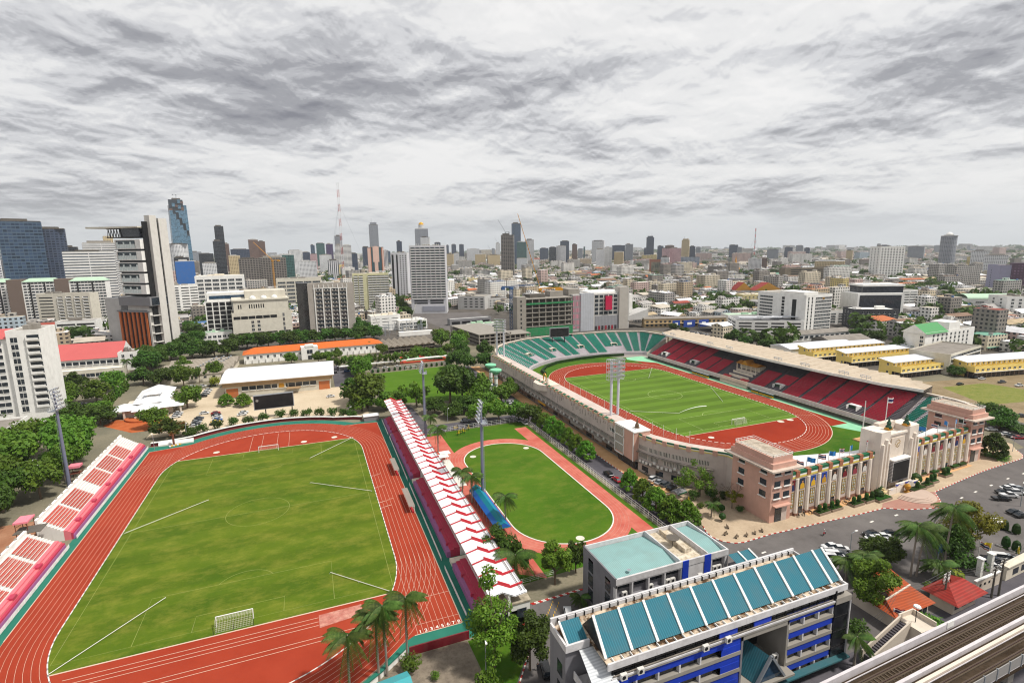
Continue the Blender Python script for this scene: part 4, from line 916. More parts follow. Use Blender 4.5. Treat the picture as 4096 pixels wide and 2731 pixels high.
t=thing('stadium_gate','tall ivory gate block with clock and big black screen','gate',fpt(39.5,0),FA);landmark('the stadium gate block',*fpt(50,-1,10));Wg=21.5
for a,b in((0,6.4),(15.1,Wg)):
 MB().prism([(a,5),(a,.2),(a+.8,-1.2),(b-.8,-1.2),(b,.2),(b,5)],0,20.6).obj('pylon',finm,t)
 for k in range(3):MB().prism([(a+1.2+1.6*k,-1.2),(a+1.5+1.6*k,-1.9),(a+2.1+1.6*k,-1.9),(a+2.4+1.6*k,-1.2)],0,16.5 if k!=1 else 18).obj('fin',finm,t)
MB().box((6.4,-.4,0),(15.1,5,18.6)).obj('wall',finm,t);MB().box((7.4,-.75,10.6),(14.1,-.4,17.5)).obj('panel',rimc,t)
MB().box((6.2,-.9,18.6),(15.3,.2,19.2)).obj('cornice',finm,t);MB().box((6.4,3.2,18.6),(15.1,5,21.4)).obj('attic',rimc,t)
c=MB()
for k in range(12):
 a=math.pi*k/6;c.bar((10.7+1.05*math.cos(a),-.8,15.4+1.05*math.sin(a)),(10.7+1.4*math.cos(a),-.8,15.4+1.4*math.sin(a)),.2,.1)
c.bar((10.7,-.82,15.4),(11.5,-.82,15.7),.16,.1);c.bar((10.7,-.82,15.4),(10.2,-.82,14.6),.16,.1);c.obj('clock',winp,t)
MB().box((6.2,-2.6,3.0),(15.2,-1.0,10.4)).obj('screen_cabinet',stripes('cabinet_ribs','#c2c0bd','#77757a',.5,.6,1),t);MB().box((6.6,-2.68,3.4),(14.9,-2.61,9.8)).obj('screen',black,t);MB().box((6.0,-2.8,10.4),(15.4,-.8,10.8)).obj('screen_roof',white,t)
for x in(5.8,14.3):MB().box((x,-.95,.2),(x+1.6,-.41,5.5)).obj('doorway',darkglass,t)
for i,x in enumerate((6.0,15.5)):
 s=thing('guardian_statue',('left' if not i else 'right')+' green and gold guardian statue on top of gate','statue',fpt(39.5+x,0,20.6));MB().box((-1,-.8,0),(1,.8,.5)).obj('base',gold,s);MB().lathe((0,0,.5),[(.9,0),(.95,.5),(.55,1.2),(.7,1.8),(.35,2.4),(.36,2.7),(.1,3.4)],10).obj('body',paint('statue_green','#1f4a33',.5),s);MB().box((-1.1,-.6,.5),(1.1,.3,.9)).obj('legs',gold,s)
 # two corner towers
def tower(label,x0,y0,x1,y1,wmask):
 t=thing('corner_tower',label,'tower',(x0,y0,0),group='corner towers of the stadium');w,d=x1-x0,y1-y0
 MB().box((0,0,0),(w,d,16.6)).obj('wall',pink,t);MB().box((-1.9,-1.9,16.6),(w+1.9,d+1.9,17.1)).obj('eaves',paint('eaves_stained','#c4b5a8',.8,dirt='#5f5348',amt=.5,scale=.5),t)
 MB().box((-.5,-.5,17.1),(w+.5,d+.5,18.6)).obj('attic',pink,t);MB().box((.3,.3,18.6),(w-.3,d-.3,20.2)).obj('roof_parapet',pink,t);MB().box((.8,.8,20.2),(w-.8,d-.8,20.25)).obj('roof',blotch('stained_roof','#9a8f80','#c0b4a4',.5,'#3f3a33',fineamt=.6),t)
 r=MB()
 for z in(20.6,21.1):
  for a,b in(((.3,.3),(w-.3,.3)),((w-.3,.3),(w-.3,d-.3)),((w-.3,d-.3),(.3,d-.3)),((.3,d-.3),(.3,.3))):r.bar((*a,z),(*b,z),.09)
 for k in range(7):
  for y in(.3,d-.3):r.bar((.3+(w-.6)*k/6,y,20.2),(.3+(w-.6)*k/6,y,21.1),.08)
  for x in(.3,w-.3):r.bar((x,.3+(d-.6)*k/6,20.2),(x,.3+(d-.6)*k/6,21.1),.08)
 r.obj('railing',white,t)
 wm=MB().box((-1.15,-.08,0),(1.15,-.01,1.7),0).box((-1.4,-.4,-.3),(1.4,0,-.05),1).mesh('window',[darkglass,white])
 for z in(8.0,11.6,15.0):
  for u in(.27,.73):link('window',wm,t,(w*u,0,z-.4 if z<15 else z-.2))
  for u in(.2,.75):o_=link('window',wm,t,(0,d*u,z-.4 if z<15 else z-.2),-math.pi/2)
 MB().box((w*.25,-.12,0),(w*.8,-.02,5.0)).obj('portal',darkglass,t);MB().box((w*.55,-.2,0),(w*.8,-.13,4.6)).obj('door',wallbeige,t)
 MB().box((w*.12,-1.2,5.2),(w*.9,0,5.5)).obj('canopy',pink,t)
 return t
tower('left salmon corner tower with stained flat roof and railing',141.3,-67.3,149.5,-52,0);landmark('the left salmon tower',145,-60,10)
tower('right salmon corner tower beside the crimson stand end',243.3,-62.6,251.4,-48,0);landmark('the right salmon tower',247,-55,10)
wr=MB();A=[(150,-52)]+[at('i',*p,11.5)for p in((240,940),(450,925),(700,905),(900,875))]+[(206,-56.5),(225,-55.5),(243,-52)];B=[(150,-63.5),(168.9,-62.7),(177,-62.3),(187,-61.9),(198,-61.4),(206,-61),(225,-60),(243,-59.5)]
wr.strip([(*p,11.3)for p in A],[(*p,12.6)for p in B]);wr.strip([(*p,0)for p in A],[(*p,11.3)for p in A]);tag(wr.obj('terrace_roof',roofwhite),'white sloping terrace roof behind the gate wings','roof')
# flags, poles
FLAGS={}
def flag(label,x,y,z,H,kind,ang=0.3,s=1.0,group='flags along the gate front',pz=.09):
 t=thing('flag',label,'flag',(x,y,z),ang,group);MB().tube([(0,0,0),(0,0,H)],pz,6).obj('pole',white,t)
 if(kind,s)not in FLAGS:
  mb=MB();n=8;P=[(.1+2.2*s*k/n,.22*s*math.sin(k*1.1),-.18*s*k/n*(k/n))for k in range(n+1)]
  bands=[(0,1/6,0),(1/6,2/6,1),(2/6,4/6,2),(4/6,5/6,1),(5/6,1,0)]if kind=='tri' else[(0,1,0)]
  for a,b,m in bands:mb.strip([(x_,y_,z_-1.5*s*b)for x_,y_,z_ in P],[(x_,y_,z_-1.5*s*a)for x_,y_,z_ in P],m)
  FLAGS[(kind,s)]=mb.mesh('cloth',[paint('flag_red','#a81a2c',.7),white,paint('flag_navy','#22265e',.7)]if kind=='tri' else[paint('flag_blue','#2b7fc4',.7)if kind=='blue' else paint('flag_yellow','#d8c020',.7)])
 link('cloth',FLAGS[(kind,s)],t,(0,0,H));return t
order=['leftmost','second','third','fourth','fifth','sixth','seventh']
for k,u in enumerate((3.5,8.5,13.5,18.5,23.5,28.5,37)):flag(order[k]+' flag from the left tower, '+('light blue' if k%2 else 'striped red white blue'),*fpt(u,1,13.2),4.2,'blue' if k%2 else 'tri',-1.2+.3*k)
for k,u in enumerate((63,69,76,82,87,92)):flag(order[k]+' flag right of the gate, '+('light blue' if k in(1,3,4)else 'striped red white blue'),*fpt(u,1,13.2),4.2,'blue' if k in(1,3,4)else 'tri',2.4-.5*k)
flag('big striped national flag flying over the gate block',*fpt(50.5,4,21.4),8.5,'tri',.1,1.7,pz=.14);q=thing('mast_pole','tall bare white pole on podium inside the stadium bend','pole',(231,-31.5,.05));MB().tube([(0,0,0),(0,0,17)],[.28,.16],8).obj('pole',white,q);MB().box((-2.6,-2,0),(2.6,2,.5)).obj('podium',tanpave,q)
# twin-post lamp rigs
def twin(label,p1,p2,zb,z0,z1,group='twin post light rigs'):
 t=thing('light_rig',label,'floodlight mast',(*p1,zb),group=group);dx,dy=p2[0]-p1[0],p2[1]-p1[1];L=math.hypot(dx,dy);ux,uy=dx/L,dy/L
 for a in(0,1):MB().tube([(dx*a,dy*a,0),(dx*a,dy*a,z1-zb-1)],.55,10).obj('post',paint('rig_white','#c9cad2',.5,amt=.2),t)
 f=MB();w=3.6;cx,cy=dx/2,dy/2;rows=5;spots=[]
 for r in range(rows+1):
  z=z0-zb+(z1-z0)*r/rows
  for d in(-.9,.9):f.bar((cx-ux*w-uy*d,cy-uy*w+ux*d,z),(cx+ux*w-uy*d,cy+uy*w+ux*d,z),.13)
  for e in(-1,1):f.bar((cx+e*ux*w-uy*.9,cy+e*uy*w+ux*.9,z),(cx+e*ux*w+uy*.9,cy+e*uy*w-ux*.9,z),.13)
  if r:
   spots+=[(cx+ux*(-w+.45+k*.9)+uy*1.3,cy+uy*(-w+.45+k*.9)-ux*1.3,z)for k in range(8)]
 for e in np.linspace(-w,w,5):
  for d in(-.9,.9):f.bar((cx+ux*e-uy*d,cy+uy*e+ux*d,z0-zb),(cx+ux*e-uy*d,cy+uy*e+ux*d,z1-zb),.11)
 lf=f.obj('lamp_frame',MATS['rig_white'],t)
 for q_ in spots:o=link('lamp',lampm,lf,q_);o.rotation_euler=(RAD(110),0,math.atan2(uy,ux));o.scale=(1.5,1.5,1.5)
 return t
zb_=12.9;hz0=height_at(133.5,5,'h',920,485);hz1=height_at(133.5,5,'h',920,305)
twin('white twin post light rig rising from the inscribed wall',(132,5.0),(135.3,5.0),zb_,hz0,hz1);landmark('the white twin-post light rig',133.5,5,28)
x1,y1=at('b',1655,1235,13);x2,y2=at('b',1682,1250,13)
twin('far twin post light rig at end of the inscribed wall',(130.5,139),(134,136),12.6,height_at(131,138,'b',1680,1058),height_at(131,138,'b',1680,955))
tb,L=led_board('bowl_scoreboard','black stadium scoreboard standing on the green bowl rim',at('h',340,115,13.5),at('h',512,105,13.5),13.8,height_at(*at('h',512,105,13.5),'h',512,20),legs=(2,12))
npm=MB().tube([(0,0,0),(0,0,5.2)],.07,5).mesh('pole',[white])
for k in range(16):
 y=98-6.3*k if k<12 else 20;x=155 if y>35 else 155+((35-y)/30)**2*6
 if k>=12:x,y=at('h',(1255,1355,1470,1590,1715,1845)[k-12 if k<18 else 0],(970,1000,1030,1055,1075,1095)[k-12])
 o=thing('net_post','thin white net post','post',(x,y,.05),group='net posts along the stadium track',data=npm);later(o,'thin white net post','post','net posts along the stadium track')
ob={0:'left',1:'right'}
for i,(x,y,H)in enumerate(((113.3,101.9,16.8),(111.2,87.2,17.2))):
 t=thing('water_tower',('farther' if not i else 'nearer')+' white mushroom water tower with green bowl top','water tower',(x,y,0),group='mushroom water towers')
 MB().lathe((0,0,0),[(1.15,0),(.95,4),(.9,H-3.2)],16).obj('shaft',white,t);MB().lathe((0,0,0),[(.9,H-3.2),(3.1,H-1.2),(3.2,H-.4),(2.6,H-.1),(1.2,H)],20).obj('bowl',paint('mint_tank','#79c09a',.5,amt=.2),t)
 for z in(4,8.5,12):MB().lathe((0,0,z),[(1.1,0),(1.1,.35)],16).obj('band',paint('tank_green','#2f7a52'),t)
landmark('the mushroom water towers',112,94,12)
# forecourt
t=thing('memorial','low ivory memorial wall with blue swags and steps at gate','memorial',fpt(44,-4.6),FA);MB().box((1.5,0,0),(9.5,.6,3.4)).obj('wall',finm,t);MB().box((-2.2,0,0),(1.4,.5,2.2)).obj('wall',finm,t);MB().box((9.6,0,0),(13,.5,2.6)).obj('wall',finm,t)
for k in range(6):
 q=MB();q.strip([(-2+2.5*k+2.2*u,-.08,3.2-(0 if 1<=k<=4 else .9)-.5*math.sin(math.pi*u))for u in np.linspace(0,1,7)],[(-2+2.5*k+2.2*u,-.08,3.45-(0 if 1<=k<=4 else .9)-.1*math.sin(math.pi*u))for u in np.linspace(0,1,7)]);q.obj('swag',paint('swag_blue' if k%2 else 'swag_white','#2d3f9c' if k%2 else '#d5d5dc'),t)
MB().lathe((5.5,-1,0),[(.9,0),(.9,.6),(.3,.8),(.9,2.0),(.95,2.6),(.5,3.1)],12).obj('gold_emblem',gold,t)
for k in range(4):MB().prism(arc(5.5,-2.0,7-.7*k,180,360,20),.14+.16*k,.30+.16*k).obj('step',paint('step_pink','#b7a294',.8,amt=.2),t)
bush_leaf=leafmat('topiary_leaf','#1c3a0f','#2e5518','#4a6a24')
def planter(label,x,y,w,n,rz=FA):
 t=thing('planter',label,'planter',(x,y,.13),rz,'planters before the stadium gate');MB().box((-w/2,-1.2,0),(w/2,1.2,.7)).obj('box',paint('planter_brown','#8a7868',.85,amt=.3),t);MB().box((-w/2+.2,-1.0,.7),(w/2-.2,1.0,.95)).obj('groundcover',bush_leaf,t)
 for k in range(n):MB().lathe((-w/2+w*(k+.5)/n,0,.9),[(.45,0),(.62,.4),(.6,1.6),(.4,2.0),(.1,2.1)],9).obj('clipped_shrub',bush_leaf,t)
for k,(x,y,w,n)in enumerate(((497,1470,5,2),(610,1435,5,2),(805,1395,5,2),(920,1360,5.5,2),(1040,1350,6.5,0),(1350,1262,7,1),(1440,1225,4,1),(1490,1190,3.6,2),(1608,1133,4.5,2))):
 X,Y=at('i',x,y);planter(('first','second','third','fourth','fifth','sixth','seventh','eighth','ninth')[k]+' stone planter from the left tower along gate pavement',X,Y+.6,w,n)
for k,(x,y)in enumerate(((1385,1130),(1500,1110),(1600,1085),(1680,1060),(1745,1040))):
 X,Y=at('i',x,y);t=thing('wall_planter',order[k]+' low hedge planter against right gate wing','planter',(X,Y+.3,.13),FA,'hedge planters of the right wing');MB().box((-1.9,-.7,0),(1.9,.7,.5)).obj('box',MATS['planter_brown'],t);MB().box((-1.8,-.6,.5),(1.8,.6,1.1)).obj('hedge',bush_leaf,t)
for i,(x,y)in enumerate(((1030,1310),(1325,1220))):
 t=thing('fountain',('left' if not i else 'right')+' ivory tiered fountain before the stadium gate','fountain',at('i',x,y)+(.13,));MB().lathe((0,0,0),[(1.4,0),(1.6,.6),(.3,.7),(.3,1.5),(1.0,1.8),(.2,1.9),(.2,2.4),(.5,2.6)],14).obj('basin',paint('fountain_ivory','#cbb888',.6,amt=.2),t)
def ball(label,x,y,r):
 t=thing('clipped_bush',label,'bush',(x,y,.13),group='round bushes before the gate');MB().lathe((0,0,0),[(.5*r,0),(.95*r,.5*r),(r,.9*r),(.75*r,1.5*r),(.3*r,1.8*r)],12).obj('foliage',bush_leaf,t)
for k,(x,y,r)in enumerate(((985,1325,1.6),(1010,1280,1.2),(1318,1190,1.9))):ball(('large','small','largest')[k]+' round bush '+('left of the memorial','left behind the memorial','right of the memorial')[k],*at('i',x,y),r)
# ------------------------------------------------------------------ office buildings, railway and houses at the lower right
tealroof=stripes('teal_sheet','#34707f','#285f6e',.42,.6,0,.75,amt=.2);paleteal=stripes('pale_teal_sheet','#86a8a6','#789a99',.42,.6,0,.75,amt=.2);tealroof_y=stripes('teal_sheet_b','#34707f','#285f6e',.42,.6,1,.75)
offwhite=paint('office_white','#cac8c9',.7,dirt='#5d5852',amt=.4,scale=.4);officegrey=paint('office_grey','#77767b',.8,dirt='#4a474a',amt=.35);slate=paint('slate_band','#4a5260',.7,amt=.25);royal=paint('royal_blue','#1f3db0',.45,dirt='#23306a',amt=.3,scale=.3)
stain=blotch('gutter_stain','#4a3a2c','#c9b9a4',.5,'#8a5a2a',lo=.42,hi=.56,fineamt=.6);acw=paint('ac_white','#cfcdc8')
acbig=MB().box((-.55,-.45,0),(.55,.1,1.0),0)
acbig.add([(-.1+.36*math.cos(a),-.46,.5+.36*math.sin(a))for a in np.linspace(0,6.28,12,endpoint=False)],[tuple(range(12))],1);acbig=acbig.mesh('ac_unit',[acw,black])
t=thing('office_block','grey and white office block with pale teal roofs and blue stripes','office block',(74,-90.4,0));landmark('the pale teal roofed office block',88,-84,12);Lx,Ly=29.3,13.6
wb=MB();wb.box((0,0,0),(Lx,Ly,9.3),1);wb.box((0,.9,9.3),(Lx,Ly,12.3),1);wb.box((0,0,12.3),(Lx,Ly,12.6),0)
for x in(0,3.9,8,12.1,16.4):wb.box((x,0,9.3),(x+.35,.9,12.3),0)
wb.box((18.3,0,9.3),(22.6,.9,12.3),0);wb.box((24.4,0,9.3),(24.9,.9,12.3),0);wb.box((28.4,0,9.3),(Lx,.9,12.3),0);wb.box((0,-.08,9.3),(Lx,0,9.6),0)
wb.obj('wall',[offwhite,officegrey],t);MB().box((0,-.05,5.5),(Lx,0,9.29)).obj('slate_band',slate,t)
pp=MB();pp.box((0,-.1,12.6),(Lx,.3,13.95));pp.box((0,Ly-.3,12.6),(Lx,Ly,13.95));pp.box((Lx-.3,.3,12.6),(Lx,Ly-.3,13.95));pp.box((16.2,.3,12.6),(16.5,Ly-.3,14.2));pp.box((23.6,.3,12.6),(23.9,Ly-.3,14.2));pp.obj('parapet',offwhite,t)
MB().box((-.06,0,11.9),(.3,Ly,13.95)).obj('side_parapet',officegrey,t)
q=MB();q.quad((.3,.4,12.9),(16.2,.4,12.9),(16.2,6,13.7),(.3,6,13.7));q.quad((.3,6,13.7),(16.2,6,13.7),(16.2,13.2,12.9),(.3,13.2,12.9));q.obj('roof',paleteal,t)
q=MB();q.quad((23.9,.4,12.9),(29,.4,12.9),(29,6,13.7),(23.9,6,13.7));q.quad((23.9,6,13.7),(29,6,13.7),(29,13.2,12.9),(23.9,13.2,12.9));q.obj('roof',paleteal,t)
q=MB().box((16.5,.3,12.6),(23.6,Ly-.3,13.0));q.box((20.2,3.5,13),(20.5,13,14));q.box((20.5,3.5,13),(22,3.8,14));q.obj('flat_roof',blotch('lichen_roof','#bdb09a','#cdc3b2',.4,'#5a4c3a',fineamt=.8,lo=.45,hi=.55),t)
for x,w in((16.7,1.6),(22.6,1.8)):MB().box((x,-.16,3),(x+w,0.02,13.97)).obj('blue_stripe',royal,t)
wm=MB().box((-.06,-1.0,-1.5),(-.005,1.0,1.5),0).box((-.12,-1.05,-.1),(-.02,1.05,.05),1).mesh('window',[darkglass,black])
for y in(10.1,3.0):
 for z in(11,7.4,3.8):link('window',wm,t,(0,y,z-(0 if y>5 else .1)))
for x0,x1 in((.4,3.8),(4.3,7.9),(8.4,12),(12.5,16.3),(18.7,22.2),(25,28.3)):MB().box((x0,.85,10.9 if x0!=18.7 else 9.9),(x1,.89,12.2)).obj('window',darkglass,t)
for x in(2.4,8.9,13.4,14.6,21.5,26,27.2):link('ac_unit',acbig,t,(x,.55 if x!=21.5 else-.1,9.4 if x!=21.5 else 9.0))
d=MB().lathe((0,0,0),[(.1,0),(.08,1.6)],6).lathe((0,0,1.5),[(.1,0),(1.0,.25),(1.5,.7)],16);o=thing('satellite_dish','large dark satellite dish on the stained office roof','satellite dish',(93.5,-83.5,13.0));d.obj('dish',darkconc,o)
o=thing('satellite_dish','small grey satellite dish on pale teal roof edge','satellite dish',(78.5,-88.4,13.1));MB().lathe((0,0,0),[(.05,0),(.05,.5),(.45,.75)],12).obj('dish',steel,o)
t=thing('link_roof','small teal roofed link with white rib between office buildings','roof',(103.4,-97.5,0));MB().box((0,0,0),(5.6,7,10.5)).obj('wall',officegrey,t);q=MB().quad((-.1,-.3,10.6),(5.8,-.3,10.6),(5.8,7,12.6),(-.1,7,12.6));q.obj('roof',tealroof,t)
for x in(2.6,5.7):MB().bar((x,-.3,10.75),(x,7,12.75),.35,.2).obj('rib',white,t)
# the long blue-fronted building
t=thing('blue_office','long office building with ridged teal roof and royal blue front','office block',(54.4,-112.4,0));landmark('the blue-fronted office building',85,-110,17)
def at0(x):return x-54.4
w=MB();w.box((0,6.2,0),(5,12,16.4),0);w.box((5,1.2,0),(31,12,16.8),1);w.box((42,1.2,0),(56.3,12,16.8),1);w.box((31,6,0),(42,12,16.8),2);w.box((31,1.2,14.0),(42,12,16.8),1);w.box((0,0,0),(5,6.2,9.0),0);w.obj('wall',[officegrey,darkconc,black],t)
# roof platform with gutter, parapets
p=MB();p.box((4.2,-.1,17.0),(56.3,12,17.2),1);p.box((0,6.2,16.4),(4.2,12,16.6),1)
p.obj('roof_deck',[stain,stain],t)
p=MB();p.box((4.0,-.35,16.5),(56.4,-.05,17.7));p.box((56.1,-.05,16.5),(56.4,12.1,17.7));p.box((0,11.7,16.3),(56.4,12.1,18.1));p.box((-.2,6,16.2),(.15,11.7,17.5));p.box((-.2,5.7,16.2),(4.2,6.05,17.5));p.obj('parapet',offwhite,t)
pf_=MB().box((0,11.35,17.2),(.12,11.7,18.0)).mesh('parapet_fin',[black]);pp_=MB().box((.15,11.5,17.25),(1.65,11.68,17.95)).mesh('parapet_panel',[offwhite])
for k in range(32):link('parapet_fin',pf_,t,(1.2+1.72*k,0,0));link('parapet_panel',pp_,t,(1.2+1.72*k,0,0))
roofsurf=MB();roofsurf.quad((4.4,1.2,17.5),(56.2,1.2,17.5),(57.2,6.2,21.2),(4.9,6.2,21.2));roofsurf.quad((57.2,6.2,21.2),(4.9,6.2,21.2),(4.9,9.5,17.3),(56.4,9.5,17.3));roofsurf.quad((56.2,1.2,17.5),(56.4,9.5,17.3),(57.2,6.2,21.2),m=1);roofsurf.quad((4.4,1.2,17.3),(4.9,6.2,21.2),(4.9,9.5,17.3),m=1)
rf_=roofsurf.obj('roof',[tealroof,black],t)
rb=MB().bar((0,1.0,17.55),(.6,6.25,21.35),.42,.3).mesh('rib',[white])
for k in range(11):link('rib',rb,rf_,(4.3+4.95*k+(.0 if k else .1),0,0))
link('rib',rb,rf_,(56.4,0,0));q=MB().quad((.6,6.4,17.0),(4.2,6.4,17.0),(4.2,9.6,18.9),(.6,9.6,18.9));q.obj('lower_roof',tealroof,t);MB().bar((.5,6.2,17.0),(.5,9.7,19.0),.3,.3).obj('rib',white,t)
sm=MB().box((-.05,-.02,0),(.05,1.0,.35)).mesh('gutter_bracket',[white])
for k in range(30):link('gutter_bracket',sm,t,(5.4+1.7*k,0,17.2))
MB().quad((1.2,-1.5,14.6),(5.6,-1.8,14.6),(5.2,5.6,16.2),(2.2,5.6,16.2)).obj('canopy_roof',stripes('white_sheet','#c9cccf','#b4b8bc',.5,.5,1),t)
q=MB();q.box((1.2,-1.4,11.4),(5.8,-1.2,12.6));q.box((1.2,-1.4,11.4),(1.4,5.6,12.6));q.box((1.2,-1.4,11.2),(5.8,5.6,11.4));q.box((0,0,11.2),(1.2,.2,12.4));q.box((0,0,9.0),(1.2,.2,10.0));q.obj('balcony',offwhite,t)
wm2=MB().box((-.06,-.9,0),(-.005,.9,2.6)).mesh('window',[darkglass])
for y,z in((8.2,10.2),(8.2,6.2),(8.2,2.4)):link('window',wm2,t,(0,y,z))
q=MB();q.box((5,.2,14.9),(56.3,.35,16.9),0);q.obj('window_band',glass('smoke_glass','#0f1114'),t)
for k in range(26):
 if not 15<k<15:MB().box((5.2+2*k,.1,14.9),(5.28+2*k,.2,16.9)).obj('mullion',black,t)
for a,b in((80.4,84.3),(88.1,92.0)):MB().box((at0(a),-.1,15.0),(at0(b),.1,16.9)).obj('blue_panel',royal,t)
q=MB();q.box((4.6,-.45,14.4),(53.4,1.2,14.75),0);q.box((4.6,-.5,14.75),(53.4,-.35,15.05),1);q.obj('ledge',[MATS['concrete'],offwhite],t);MB().bar((5,-.2,15.15),(53,-.2,15.15),.16).obj('pipe',ledgec,t)
for x in(6.5,9.6,22.4,27.2):link('ac_unit',acbig,t,(x,-.7,14.8))
for(xa,xb,tops,cols,extra)in((5.0,30.8,(14.3,10.9,7.5,4.1),5,True),(41.9,53.3,(14.9,11.5,8.1,4.7),3,False)):
 for zt in tops:
  MB().box((xa,-.15,zt-1.35),(xb,1.2,zt)).obj('blue_panel',royal,t);MB().box((xa,.5,zt-2.7),(xb-(4.6 if extra else 0),.6,zt-1.35)).obj('window_band',MATS['smoke_glass'],t)
  MB().box((xa,-.3,zt-3.4),(xb,1.2,zt-2.7)).obj('spandrel',MATS['concrete'],t)
  if extra:MB().box((xb-4.6,-.2,zt-2.75),(xb+.15,1.2,zt-1.34)).obj('blue_panel',royal,t)
  for k in range(cols+1):
   x=xa+(xb-(4.6 if extra else .3)-xa)*k/cols;MB().box((x,-.2,zt-2.7),(x+.3,.6,zt-1.35)).obj('mullion',offwhite,t)
MB().box((30.8,-.3,0),(31.2,6,14.4)).obj('side_wall',officegrey,t);MB().box((41.5,-.3,0),(41.95,6,14.4)).obj('side_wall',MATS['concrete'],t);MB().box((30.8,-.3,13.4),(41.95,.6,14.6)).obj('lintel',MATS['concrete'],t)
MB().box((31,-2.2,4.4),(42,6,4.8)).obj('porch_roof',MATS['concrete'],t)
q=MB();q.quad((33.4,-1.6,4.9),(36.4,-1.6,9.6),(35.4,4.5,9.6),(32.2,4.5,4.9),m=0);q.quad((36.4,-1.6,9.6),(39.6,-1.6,4.9),(38.6,4.5,4.9),(35.4,4.5,9.6),m=1);q.add([(33.4,-1.55,4.9),(39.6,-1.55,4.9),(36.4,-1.55,9.6)],[(0,1,2)],2);q.obj('glass_gable',[tealroof,officegrey,bluegl],t)
q=MB();q.bar((33.2,-1.8,4.9),(36.4,-1.8,9.8),.5,.4);q.bar((36.4,-1.8,9.8),(39.8,-1.8,4.9),.5,.4);q.obj('gable_frame',steel,t);link('ac_unit',acbig,t,(40.4,1.0,4.8));link('ac_unit',acbig,t,(40.4,1.0,5.9))
q=MB();q.box((53.4,-.4,1.5),(57.2,9,14.2),0);q.box((53.3,-.6,14.2),(57.4,9.2,15.4),1);q.obj('end_bay',[MATS['smoke_glass'],MATS['concrete']],t)
for z in(4.9,8.2,11.3):MB().box((53.4,-.46,z),(57.3,-.39,z+.12)).obj('mullion',black,t)
MB().box((53.2,-.5,14.2),(53.5,0,17)).obj('mullion',black,t);MB().bar((57.3,-.5,2),(57.3,-.5,14.2),.22).obj('pipe',offwhite,t)
for k in range(5):MB().box((43+2.6*k,-.5,1.2),(45.2+2.6*k,-.4,2.6)).obj('poster',paint('poster%d'%k,('#8a3a2c','#c9ccd0','#c9961f','#2f5f9c','#c2cbd4')[k],.5,amt=.3),t)
MB().box((31,-1.6,2.6),(57.2,-.3,2.9)).obj('awning',paint('awning_teal','#2f5f66',.5),t)
# elevated railway
RA=RAD(2.0)
t=thing('railway_viaduct','elevated double track railway viaduct crossing the lower right corner','railway',(90,-123.5,0),RA);landmark('the elevated railway',140,-123,11)
ballast=blotch('slab_brown','#33291f','#4d4135',.6,'#1f1812',stretch=(.3,1,1),fineamt=.5);railm=paint('rail_rust','#3b2722',.5,amt=.3);plinthm=paint('rail_plinth','#55493c',.9,dirt='#3f352b',amt=.5,scale=1.2)
X0,X1=-60,130
MB().prism([(X0,-9.8),(X1,-9.8),(X1,.4),(X0,.4)],9.6,10.6).obj('deck',ballast,t);MB().box((X0,-7.4,7.8),(X1,-2,9.6)).obj('girder',conc,t)
par=paint('parapet_pale','#c4bfc2',.7,amt=.3)
q=MB();q.box((X0,.0,9.2),(X1,.45,12.0));q.obj('parapet',par,t)
for(y,z)in((-4.35,11.5),):MB().box((X0,y-.25,10.6),(X1,y+.25,z)).obj('centre_wall',par,t);MB().box((X0,y-1.5,10.6),(X1,y-1.0,11.4)).obj('centre_wall',rimc,t)
for yc in(-2.2,-7.6):
 for s in(-.72,.72):
  MB().box((X0,yc+s-.28,10.6),(X1,yc+s+.28,10.85)).obj('plinth',plinthm,t);MB().box((X0,yc+s-.06,10.85),(X1,yc+s+.06,11.02)).obj('rail',railm,t)
 MB().box((X0,yc+1.5,10.95),(X1,yc+1.62,11.1)).obj('power_rail',par,t)
 sm=MB().box((-.12,yc-1.1,10.6),(.12,yc+1.1,10.72)).mesh('tie',[plinthm])
 for k in range(100 if yc==-2.2 else 0):link('tie',sm,t,(5+.9*k,0,0))
MB().box((X0,-9.9,10.6),(X1,-9.7,10.9)).obj('edge_beam',par,t)
bp=MB().box((-1.75,-.06,10.9),(1.75,.06,12.7),0).box((-1.82,-.15,10.6),(-1.68,.15,12.8),1).mesh('noise_panel',[paint('noise_panel','#8c8a88',.5,amt=.3),steel])
for k in range(50):link('noise_panel',bp,t,(X0+3.7*k+2,-9.9,0))
pm=MB().box((-1,-5.6,0),(1,-3.6,7.9)).mesh('pier',[conc])
for k in range(6):link('pier',pm,t,(-50+32*k,0,0))
MB().box((34.5,-.1,11.1),(36.5,0,12.3)).obj('track_sign',white,t);MB().box((53,-5.4,11),(54.6,-4,11.6)).obj('signal_box',rimc,t)
struct('street_below',MB().sheet([(50,-114),(240,-106),(240,-150),(50,-150)],.02),asphalt_d)
t=thing('footbridge_stairs','covered footbridge stair with ivory sides beside the railway','stairs',(115.5,-116,0));n=18;sm=MB()
for k in range(n):MB().box((.55*k,.3,0),(.55*k+.56,1.9,2.2+.25*k)).obj('step',paint('step_dark','#4b474d',.8),t)
for y in(0,1.9):MB().prism([(-.4,y),(10,y),(10,y+.3),(-.4,y+.3)],1,5,0,z1s=[3.1,7.6,7.6,3.1]).obj('side_wall',ivory,t)
MB().box((9.9,-2,0),(14,2.2,6.7)).obj('landing',ivory,t);q=MB();q.box((9.9,2.2,6.7),(14,2.45,7.7));q.box((14,-2,6.7),(14.3,2.45,7.7));q.obj('parapet',ivory,t)
